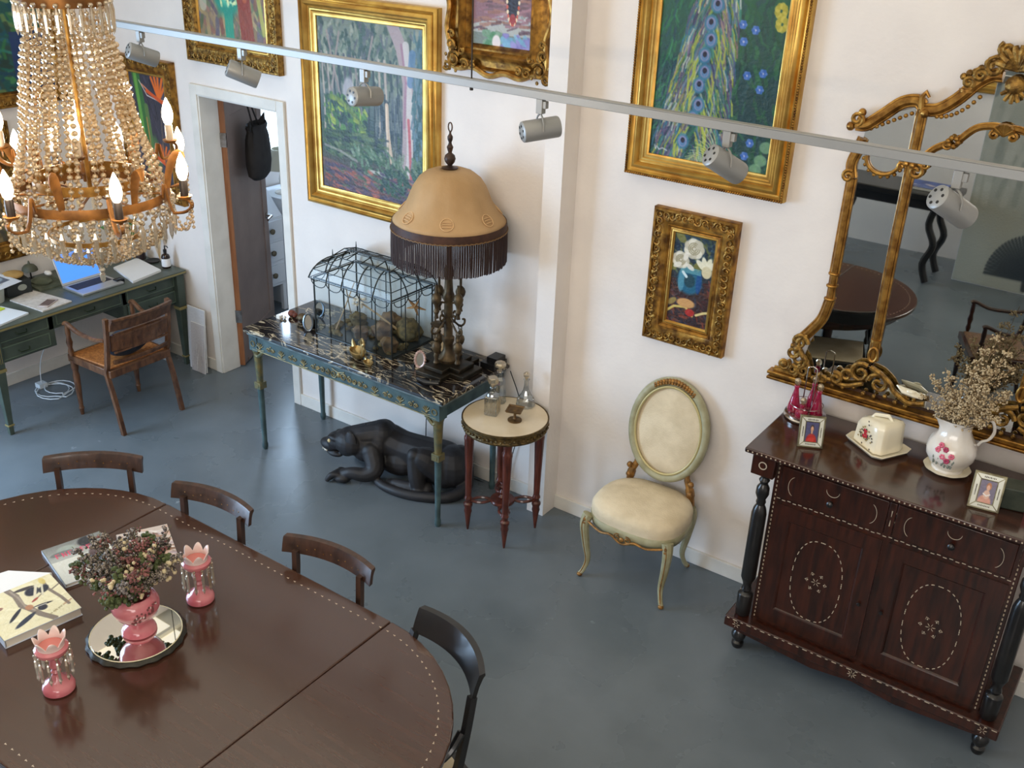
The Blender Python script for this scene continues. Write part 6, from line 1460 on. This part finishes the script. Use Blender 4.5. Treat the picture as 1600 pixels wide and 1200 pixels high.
def p_birds():
    p = Paint(150, 150, (222, 214, 178), 3)
    p.strokes(60, (0, 0, 1, 1), .2, .02, [(226, 220, 188), (214, 206, 168)], .3, .8, .4)
    br = (128, 116, 104)
    p.line([(.42, .02), (.46, .2), (.44, .45), (.5, .6), (.56, .78), (.66, .97)], .042, br); p.line([(.44, .05), (.47, .25), (.47, .5), (.53, .65)], .014, (160, 148, 134), .9); p.ell(.5, .55, .05, .06, (176, 124, 90), .9)
    p.line([(.86, .1), (.84, .3), (.9, .6), (.92, .8)], .022, br); p.line([(.84, .3), (.66, .42)], .008, br); p.line([(.88, .36), (1, .3)], .012, br)
    d = (44, 44, 54)
    p.ell(.66, .24, .09, .1, d, 1, .7); p.ell(.8, .28, .09, .06, d, 1, -.9); p.ell(.6, .12, .13, .035, (70, 64, 64), 1, .1); p.line([(.62, .42), (.76, .12)], .018, (214, 206, 180)); p.line([(.74, .4), (.84, .1)], .014, (206, 200, 176)); p.ell(.62, .44, .06, .02, (156, 70, 56), 1, -.5); p.ell(.85, .1, .04, .08, (206, 186, 110), .9)
    p.ell(.3, .6, .15, .028, d, 1, -.75); p.ell(.36, .78, .18, .04, (46, 50, 64), 1, -.5); p.ell(.66, .6, .12, .022, d, 1, .12); p.ell(.63, .66, .06, .06, d, 1, .4); p.line([(.56, .6), (.7, .61)], .006, (226, 222, 206))
    p.ell(.12, .2, .1, .1, d, 1, .4); p.ell(.16, .34, .08, .04, (150, 110, 90)); p.line([(.1, .2), (.2, .26)], .01, (220, 214, 190))
    for i in range(34):
        u = i/33; 
        if i % 7 == 6: continue
        x = .62+.36*u; y = .86-.14*u; p.line([(x, y), (x+.003, y+(.02 if i % 3 else .03))], .0032, (132, 120, 86) if i < 22 else (150, 96, 60), .9)
    return p
def p_mag():
    p = Paint(120, 150, (176, 178, 172), 4)
    p.grad(0, .42, (120, 122, 118), (170, 172, 166)); p.grad(.42, 1, (206, 206, 196), (188, 190, 182)); p.ell(.72, .14, .16, .13, (52, 52, 54)); p.ell(.35, .18, .16, .1, (150, 158, 150)); p.ell(.25, .25, .2, .06, (92, 98, 96), .7)
    for i, ch in enumerate(range(7)):
        x = .14+.105*i; c = (206, 74, 100); p.line([(x, .24), (x, .34)], .012, c, .9)
        if i in (0, 2, 4, 5): p.line([(x, .24), (x+.055, .24)], .01, c, .9); p.line([(x, .29), (x+.045, .29)], .009, c, .9)
        if i in (1, 3, 6): p.line([(x, .24), (x+.05, .34)], .01, c, .9); p.line([(x+.055, .24), (x+.055, .34)], .01, c, .9)
    p.ell(.6, .6, .25, .14, (58, 64, 76), .95, -.4); p.ell(.72, .48, .1, .12, (84, 66, 66), .9); p.line([(.45, .6), (.6, .57), (.7, .6)], .012, (206, 210, 214)); p.rect(.0, .93, 1, 1, (190, 190, 184))
    return p
def p_mag2():
    p = Paint(90, 120, (196, 182, 172), 5); p.strokes(110, (0, 0, 1, 1), .22, .03, [(150, 110, 86), (214, 206, 200), (206, 170, 150), (176, 160, 168), (120, 86, 66)], .4, .7); return p
book('coffee_table_book', 'thick white coffee-table book with black and white birds on a branch, on the dining table', 'book', -3.383, -2.985, TZ+.0006, .30, .30, .038, math.radians(80), p_birds(), spine=(196, 204, 216))
book('magazine', 'grey magazine with pink lettering lying behind the vase', 'magazine', -3.525, -2.645, TZ+.0006, .25, .30, .018, math.radians(75), p_mag(), spine=(196, 204, 214))
book('magazine', 'magazine with a brown and cream cover, half hidden behind the flowers', 'magazine', -3.395, -2.42, TZ+.0006, .22, .27, .01, math.radians(62), p_mag2(), spine=(180, 160, 150))
def envelope():
    m = MB(); m.prism([(-3.508, -2.80), (-3.563, -3.12), (-3.70, -3.02), (-3.66, -2.90)], 0, .033); o = m.build('white_notepad', paper, None); o.location = (0, 0, TZ+.0006); tag(o, 'plain white pad poking out behind the bird book', 'notepad')
envelope()

# ------------------------------------------------------------------ desk and what is on it
DZ = .765
def desk():
    gd = mat('worn_green_paint', (56, 68, 62), .5, c2=(72, 84, 76), sc=7, det=6, bump=.1); gt = mat('green_leather_top', (72, 80, 74), .4, c2=(84, 92, 84), sc=6); ge = mat('gilt_line', (150, 138, 92), .5, .4)
    t = thing('writing_desk', 'long green painted desk with drawers and gilt-ringed tapered legs along the left wall', 'desk', (-6.455, -.80, 0))
    X, Y = .355, .775
    m = MB(); m.box(0, 0, DZ-.014, 2*X, 2*Y, .028); m.build('desk_top', gt, t, bevel=.004)
    m = MB(); m.box(X+.0008, 0, DZ-.014, .003, 2*Y-.01, .012); m.build('gilt_edge', ge, t, ang=0)
    m = MB(); m.box(-.02, -.52, .625, 2*X-.08, .46, .25); m.box(-.02, .50, .625, 2*X-.08, .50, .25); m.box(-.02, -.02, .685, 2*X-.08, .62, .13); m.build('carcass', gd, t, bevel=.003)
    f = X-.062
    for (y, w, z, h) in ((-.53, .40, .69, .10), (-.53, .40, .565, .10), (-.02, .52, .69, .10), (.49, .42, .69, .10), (.49, .42, .565, .10)):
        m = MB(); m.box(f+.005, y, z, .014, w, h); d = m.build('drawer', gd, t, bevel=.002)
        m = MB(); q = f+.0125
        for (a, b, c, e) in ((0, h/2-.008, w-.02, .003), (0, -h/2+.008, w-.02, .003)): m.box(q, y+a, z+b, .002, c, e)
        for s in (-1, 1): m.box(q, y+s*(w/2-.01), z, .002, .003, h-.018)
        m.build('drawer_line', mat('pale_green_line', (104, 124, 104), .5), d, ang=0)
        m = MB(); m.tube([(q+.004, y-.04, z), (q+.018, y-.03, z-.015), (q+.018, y+.03, z-.015), (q+.004, y+.04, z)], .004, n=6); m.build('handle', mat('dark_green_pull', (44, 58, 40), .4, .5), d)
    for (sx, sy) in ((1, -1), (1, 1), (-1, -1), (-1, 1)):
        x, y = sx*(X-.045), sy*(Y-.05)
        m = MB(); m.box(x, y, .62, .065, .065, .27)
        m.T = Matrix.Translation((x, y, 0)); a, b = .03, .015
        m.hexa([(-b, -b, 0), (b, -b, 0), (b, b, 0), (-b, b, 0), (-a, -a, .46), (a, -a, .46), (a, a, .46), (-a, a, .46)]); lg = m.build('leg', gd, t, bevel=.003)
        m = MB(); m.box(x, y, .472, .072, .072, .022); m.box(x, y, .07, .045, .045, .012); m.build('gilt_collar', ge, lg, bevel=.002)
    m = MB()
    for i in range(4): m.box(X-.045+.0335, -(Y-.05)-.018+.012*i, .62, .002, .003, .2)
    m.build('leg_fluting', ge, t, ang=0)
desk()
def flat(nm, label, cat, poly, z, th, mt, loc=None, grp=None):
    cx = sum(p[0] for p in poly)/len(poly); cy = sum(p[1] for p in poly)/len(poly)
    o = MB().prism([(x-cx, y-cy) for x, y in poly], 0, th).build(nm, mt, None, ang=0); o.location = (cx, cy, z); return tag(o, label, cat, grp)
def desk_things():
    z = DZ+.0006; prn = mat('printed_paper', (206, 200, 194), .7, c2=(186, 180, 174), sc=40)
    flat('paper_stack', 'stack of printed sheets under the phone on the desk', 'papers', [(-6.487, -1.185), (-6.54, -.985), (-6.165, -.93), (-6.145, -1.16)], z, .008, prn)
    t = thing('smartphone', 'smartphone lying on the printed sheets on the desk', 'phone', (-6.238, -1.06, z+.0084), .52)
    MB().box(0, 0, .004, .07, .145, .008).build('phone_case', mat('rose_case', (190, 176, 170), .3, .4), t, bevel=.003); MB().box(0, 0, .0083, .062, .10, .0006).build('screen', mat('phone_screen', (84, 66, 66), .1), t, ang=0)
    flat('paper_stack', 'bluish white sheets at the near left end of the desk', 'papers', [(-6.185, -1.235), (-6.12, -1.53), (-6.43, -1.55), (-6.42, -1.29)], z, .012, mat('bluish_paper', (214, 220, 226), .7))
    flat('sticky_notes', 'yellow-green note pad at the near left end of the desk', 'note pad', [(-6.35, -1.3), (-6.31, -1.45), (-6.43, -1.48), (-6.47, -1.33)], z+.0125, .008, mat('lime_note', (186, 204, 60), .7))
    flat('paper_stack', 'thick pile of cream papers at the right end of the desk', 'papers', [(-6.151, -.45), (-6.20, -.17), (-6.545, -.12), (-6.50, -.36)], z, .016, paper)
    m = MB(); m.box(0, 0, .012, .05, .06, .024); m.tube([(0, -.02, .02), (.03, 0, .035), (0, .02, .02)], .003, n=5); o = m.build('bulldog_clip', black, None); o.location = (-6.25, -.495, z); tag(o, 'black bulldog clip beside the cream papers', 'clip')
    # laptop
    al = mat('aluminium', (196, 196, 196), .35, .7)
    t = thing('laptop', 'open silver laptop with a blue screen on the desk', 'laptop', (-6.31, -.66, z), 0)
    MB().box(0, 0, .008, .24, .33, .016).build('base', al, t, bevel=.003); MB().box(-.035, 0, .0163, .11, .28, .0012).build('keyboard', mat('keys', (56, 50, 52), .6, c2=(30, 28, 30), sc=70), t, ang=0)
    T = Matrix.Translation((-.12, 0, .016)) @ Matrix.Rotation(math.radians(-22), 4, 'Y')
    m = MB(); m.T = T; m.box(0, 0, .11, .006, .33, .22); l = m.build('lid', al, t, bevel=.002)
    m = MB(); m.T = T; m.box(.0034, 0, .115, .001, .31, .195); m.build('screen', mat('blue_screen', (70, 130, 226), .3, emit=1.1, c2=None), l, ang=0)
    # bottle, jar, vase with fern, dish, dried puff
    t = thing('brown_bottle', 'dark brown bottle with white label at the right end of the desk', 'bottle', (-6.245, -.085, z))
    MB().lathe([(0, 0), (.03, 0), (.032, .004), (.032, .085), (.026, .1), (.012, .108), (.011, .12)], n=22).build('bottle', mat('brown_glass', (40, 28, 24), .15), t); MB().lathe([(.0325, .014), (.0327, .016), (.0327, .072), (.0325, .074)], n=22).build('label', paper, t)
    m = MB(); m.lathe([(.013, .118), (.013, .14), (.005, .142), (.004, .17), (0, .172)], n=12); m.tube([(0, 0, .168), (.03, 0, .17), (.038, 0, .16)], .004, n=5); m.build('pump', black, t)
    t = thing('candle_jar', 'dark glass candle jar behind the papers on the desk', 'candle', (-6.545, -.09, z)); MB().lathe([(0, 0), (.038, 0), (.04, .005), (.04, .075), (.036, .075), (.036, .06), (0, .06)], n=22).build('jar', mat('smoked_glass', (52, 44, 46), .15), t); MB().lathe([(0, .061), (.035, .061), (.035, .064), (0, .066)], n=18).build('wax', paper, t)
    m = MB().lathe([(0, 0), (.04, 0), (.055, .012), (.052, .014), (.038, .006), (0, .006)], n=24); o = m.build('black_dish', black, None); o.location = (-6.42, -.072, z); tag(o, 'small black dish between the jar and the brown bottle', 'dish')
    t = thing('glass_vase', 'clear ribbed vase holding a green fern frond at the back of the desk', 'vase', (-6.66, -.11, z)); MB().lathe([(0, 0), (.04, 0), (.045, .01), (.05, .12), (.06, .17), (.057, .17), (.046, .11), (0, .012)], n=20).build('vase', cutg, t, ang=0)
    f = thing('fern_frond', 'green fern frond in the clear vase on the desk', 'plant', (-6.66, -.11, z+.015)); m = MB(); rnd = random.Random(3)
    for k in range(7):
        a = k*.9; e = (.14*cos(a), .10*sin(a)-.05, .27+.06*sin(k*2)); pts = cat_rom([(0, 0, 0), (.04*cos(a), .03*sin(a), .16), e], 5); m.tube(pts, .0016, n=4)
        for q in pts[3:]:
            for s in (-1, 1): m.add([q, (q[0]+.02*cos(a+s*1.3), q[1]+.02*sin(a+s*1.3), q[2]+.012), (q[0]+.045*cos(a+s*.9), q[1]+.045*sin(a+s*.9), q[2]), (q[0]+.02*cos(a), q[1]+.02*sin(a), q[2]-.003)], [(0, 1, 2, 3)])
    m.build('fronds', mat('fern_green', (72, 120, 56), .6), f, ang=0)
    f = thing('dried_pampas', 'cream dried pampas puff standing behind the brown bottle', 'dried flowers', (-6.36, -.05, z)); m = MB(); rnd = random.Random(8)
    for k in range(26):
        a = rnd.uniform(0, 6.28); e = (.07*cos(a)*rnd.random(), .02+.03*sin(a)*rnd.random()-.03, .17+.07*rnd.random()); m.tube([(0, 0, .02), (e[0]*.5, e[1]*.5, .1), e], .0012, n=3)
        for q in range(5): m.sph(e[0]+rnd.uniform(-.014, .014), e[1]+rnd.uniform(-.01, .01), e[2]+rnd.uniform(-.02, .02), .007, 5, 4, sz=1.5)
    m.build('plumes', mat('cream_plume', (214, 190, 150), .9), f)
    # left end: white bin with sheet, black box, cushion, small lamp, green cloth
    t = thing('white_box', 'tall white tapered box at the left end of the desk', 'box', (-6.56, -1.26, z)); MB().lathe([(0, 0), (.07, 0), (.085, .13), (.08, .13), (.066, .01)], n=28).build('body', mat('grey_white_box', (176, 180, 170), .6), t)
    p = Paint(40, 40, (206, 212, 222), 3); p.rect(.12, .15, .7, .75, (96, 104, 120)); p.ell(.4, .4, .18, .2, (150, 170, 186)); o = p.mesh('picture_sheet', -.11, .11, -.13, .13, 0, None, flat=True); o.location = (-6.54, -1.24, z+.136); o.rotation_euler = (0, .12, .25); tag(o, 'white sheet with a blue picture lying on the white box', 'paper')
    sd = o.modifiers.new('s', 'SOLIDIFY'); sd.thickness = .003; sd.offset = -1
    t = thing('black_box', 'black box file with an oval label on the desk', 'box', (-6.60, -1.07, z), -.15); MB().box(0, 0, .05, .15, .17, .10).build('body', mat('black_card', (34, 40, 42), .5), t, bevel=.003)
    m = MB(); m.T = Matrix.Translation((.0755, .02, .055)) @ Matrix.Rotation(PI/2, 4, 'Y'); m.lathe([(0, 0), (.022, 0), (.022, .001), (0, .001)], n=20, sy=1.4); m.build('oval_label', mat('grey_label', (150, 156, 148), .6), t)
    m = MB(); m.sph(0, 0, .025, .07, 14, 9, 1, 1.1, .36); o = m.build('tan_pouch', mat('tan_cloth', (176, 142, 84), .8, c2=(150, 116, 64), sc=14), None); o.location = (-6.61, -1.07, z+.101); tag(o, 'tan cloth pouch on top of the black box', 'pouch')
    t = thing('mushroom_lamp', 'small dark green mushroom-shaped lamp against the left wall', 'lamp', (-6.75, -.86, z)); MB().lathe([(0, 0), (.035, 0), (.035, .006), (.006, .012), (.005, .08), (0, .08)], n=18).build('stand', darkm, t); MB().lathe([(.055, .07), (.05, .09), (.035, .108), (.01, .118), (.004, .14), (0, .141)], n=22).build('lamp_shade', mat('olive_shade', (72, 72, 56), .6), t)
    m = MB(); m.prism([(-.12, -.10), (.10, -.12), (.12, .08), (-.10, .10)], 0, .012); m.sph(-.03, -.02, .02, .07, 10, 7, 1.2, 1, .35); o = m.build('green_cloth', mat('sage_cloth', (98, 102, 84), .9, c2=(70, 78, 64), sc=16), None); o.location = (-6.59, -.84, z); tag(o, 'folded sage green cloth between the black box and the laptop', 'cloth')
    m = MB(); m.sph(0, 0, .018, .03, 10, 7, 1.2, .8, .6); o = m.build('white_shell', porcw, None); o.location = (-6.66, -.78, z+.03); tag(o, 'white shell on the green cloth', 'shell')
desk_things()
def under_desk():
    cab = mat('white_cable', (206, 214, 220), .4)
    m = MB(); pts = []
    for k, (cx, cy, r) in enumerate(((-6.52, -.98, .11), (-6.47, -.99, .12), (-6.50, -.93, .10))):
        for i in range(14): a = 2*PI*i/14; pts.append((cx+r*1.15*cos(a), cy+r*sin(a), .006+.004*k))
    m.tube(pts, .0042, n=5); m.tube(cat_rom([(-6.62, -1.0, .02), (-6.64, -.96, .2), (-6.55, -.9, .45), (-6.6, -.9, .6)], 5), .003, n=5); m.box(-6.62, -1.0, .02, .06, .06, .035)
    tag(m.build('white_cable', cab), 'coiled white cable with a plug block on the floor under the desk', 'cable')
    g = 'canvases leaning behind the desk'
    for i, (x, h, w, lab, c) in enumerate(((-5.985, .50, .19, 'tallest white canvas leaning at the right end of the desk', (206, 206, 210)), (-5.955, .39, .15, 'pale drawing leaning in front of the tall canvas by the door casing', (190, 184, 184)), (-6.42, .43, .30, 'pale canvas with grey marks leaning on the wall beneath the desk end', (186, 188, 196)))):
        t = thing('leaning_canvas', lab, 'canvas', (x, -.03-.012*i, 0), 0, g); T = Matrix.Rotation(-.06-.02*i, 4, 'X')
        m = MB(); m.T = Matrix.Translation((0, -.06-.012*i, 0)) @ T; m.box(0, 0, h/2+.002, w, .008, h); m.build('stretcher', paper, t)
        p = Paint(60, 80, c, 5+i); p.strokes(36, (0, .3, 1, 1), .3, .012, [(170, 166, 172), (150, 140, 140), (214, 210, 206)], .6+i, .6, .7)
        o = p.mesh('drawing', -w/2, w/2, .003, h, -.0045, t); o.data.transform(m.T)
under_desk()

# ------------------------------------------------------------------ next room
def next_room():
    bw = mat('white_dresser_paint', (214, 218, 222), .45)
    t = thing('white_bureau', 'narrow white slant-topped bureau with three drawers seen through the doorway', 'bureau', (-6.60, 1.07, 0), PI/2)
    w = .30
    m = MB(); m.box(0, 0, .54, w, .42, .60); m.add([(-w/2, -.21, .84), (w/2, -.21, .84), (w/2, .21, .84), (-w/2, .21, .84), (-w/2, -.0, 1.08), (w/2, 0, 1.08), (w/2, .21, 1.08), (-w/2, .21, 1.08)], [(0, 1, 2, 3), (4, 5, 6, 7), (0, 1, 5, 4), (1, 2, 6, 5), (2, 3, 7, 6), (3, 0, 4, 7)])
    m.build('carcass', bw, t, bevel=.004)
    kn = mat('bronze_knob', (110, 98, 78), .4, .5)
    for i, z in enumerate((.74, .55, .35)):
        d = MB().box(0, -.216, z, w-.03, .014, .165).build('drawer', bw, t, bevel=.004)
        m = MB(); m.at(0, -.224, z, rx=PI/2); m.lathe([(.01, 0), (.008, .01), (.024, .018), (.024, .028), (0, .032)], n=14); m.build('knob', kn, d)
    for s in (-1, 1):
        for y in (-.19, .19): MB().box(s*(w/2-.02), y, .12, .04, .04, .24).build('leg', bw, t, bevel=.003)
    t = thing('white_cabinet', 'low white cabinet beyond the bureau in the next room', 'cabinet', (-6.6, 1.52, 0), PI/2); MB().box(0, 0, .48, .5, .42, .96).build('carcass', bw, t, bevel=.004); MB().box(0, -.214, .5, .46, .012, .86).build('door', bw, t, bevel=.004)
    t = thing('table_lamp', 'cream-shaded lamp on the low white cabinet in the next room', 'lamp', (-6.58, 1.42, .961)); MB().lathe([(0, 0), (.07, 0), (.07, .01), (.012, .02), (.03, .12), (.012, .2), (.012, .26)], n=18).build('stand', porcw, t); m = MB(); m.open = True; m.lathe([(.16, .22), (.155, .23), (.08, .38), (.075, .38)], n=28); m.build('lamp_shade', mat('linen_shade', (196, 190, 168), .8), t)
    t = thing('striped_jug', 'blue and white striped pot on top of the white bureau', 'pot', (-6.51, 1.02, 1.081)); m = MB(); m.lathe([(0, 0), (.05, 0), (.07, .05), (.06, .1), (.03, .13), (.035, .15)], n=18); m.build('body', mat('stripe', (70, 90, 130), .4, c2=(220, 222, 226), sc=40, stretch=(0, 0, 1)), t)
    # bag on the door
    a = math.radians(119); d = Vector((cos(a), sin(a), 0)); n = Vector((sin(a), -cos(a), 0)); p = Vector((-5.795, .15, 0))+d*.34+n*.145
    t = thing('black_bag', 'black gathered-top bag hanging over the top of the open door', 'bag', (p.x, p.y, 1.40), a)
    m = MB(); m.lathe([(0, 0), (.10, .005), (.16, .04), (.182, .12), (.178, .22), (.16, .31), (.135, .36), (.15, .39), (.14, .405), (.11, .38)], n=36, sy=.42, rf=lambda a, z: 1+(.05*sin(a*11) if z > .3 else .0)); m.build('body', mat('black_cloth', (30, 27, 26), .8, c2=(42, 38, 36), sc=12, bump=.3), t)
    for s in (-1, 1):
        m = MB(); m.add([(s*.10, -.01, .36), (s*.17, -.01, .38), (s*.16, -.01, .46), (s*.11, .03, .39)], [(0, 1, 2), (0, 2, 3), (1, 2, 3), (0, 1, 3)]); m.build('pointed_flap', MATS['black_cloth'], t)
    m = MB(); 
    for s in (-1, 1): m.tube([(s*.06, .0, .37), (s*.03, .05, .55), (s*.02, .09, .695), (s*.02, .17, .70)], .007, n=5)
    m.build('strap', MATS['black_cloth'], t)
next_room()

# ------------------------------------------------------------------ far end of the room (seen in the gilt mirror)
def far_end():
    p = Paint(120, 220, (176, 178, 168), 6); p.grad(0, .3, (92, 100, 104), (150, 154, 148)); p.strokes(240, (0, 0, 1, .28), .1, .03, [(84, 92, 98), (120, 128, 130), (64, 70, 76), (140, 146, 144)], 1, 1.2)
    p.line([(.5, .15), (.52, .4), (.47, .7), (.42, .98)], .022, (74, 78, 80)); p.line([(.52, .3), (.72, .18)], .01, (74, 78, 80))
    for i in range(40): a = PI+PI*i/39; p.line([(.4, .95), (.4+.35*cos(a), .95+.16*sin(a))], .01, (58, 66, 74), .9)
    p.strokes(60, (0, .3, 1, .7), .2, .03, [(160, 164, 156), (190, 190, 180)], 1.5, .3, .5)
    t = thing('folding_mural_panel', 'tall grey painted palm panel standing against the end wall, reflected in the gilt mirror', 'painted panel', (-1.38, -6.05, 0)); MB().box(0, 0, 1.4, 1.15, .05, 2.8).build('panel', paper, t, bevel=.003)
    o = p.mesh('mural', -.57, .57, .01, 2.79, -.03, t); o.rotation_euler = (0, 0, PI)
    t = thing('carved_side_table', 'black carved side table at the end wall, reflected in the gilt mirror', 'side table', (-2.65, -5.9, 0)); MB().box(0, 0, .86, 1.25, .55, .06).build('table_top', ebony, t, bevel=.01)
    for (sx, sy) in ((-1, -1), (1, -1), (-1, 1), (1, 1)): MB().tube(cat_rom([(sx*.5, sy*.2, .84), (sx*.44, sy*.2, .6), (sx*.52, sy*.2, .4), (sx*.46, sy*.2, .2), (sx*.52, sy*.2, .02)], 4), .035, n=8).build('leg', ebony, t)
    MB().box(0, 0, .78, 1.1, .46, .10).build('apron', ebony, t, bevel=.01)
    p2 = Paint(60, 40, (60, 84, 150), 3); p2.strokes(40, (0, 0, 1, 1), .2, .04, [(90, 110, 170), (206, 190, 190), (50, 66, 120)], .4, 1); book('art_book', 'blue illustrated book on the black carved table at the end wall', 'book', -2.35, -5.9, .8906, .40, .30, .03, PI, p2)
    p3 = Paint(60, 40, (90, 60, 62), 3); p3.strokes(60, (0, 0, 1, 1), .2, .04, [(120, 80, 70), (60, 50, 70)], .4, 1)
    picture('gilt-framed dark painting on the end wall, reflected in the gilt mirror', 1.2, 2.9, 1.72, 2.9, .12, SMOOTH_P, goldb, p3, (-.6, -6.7, 0), PI)
far_end()
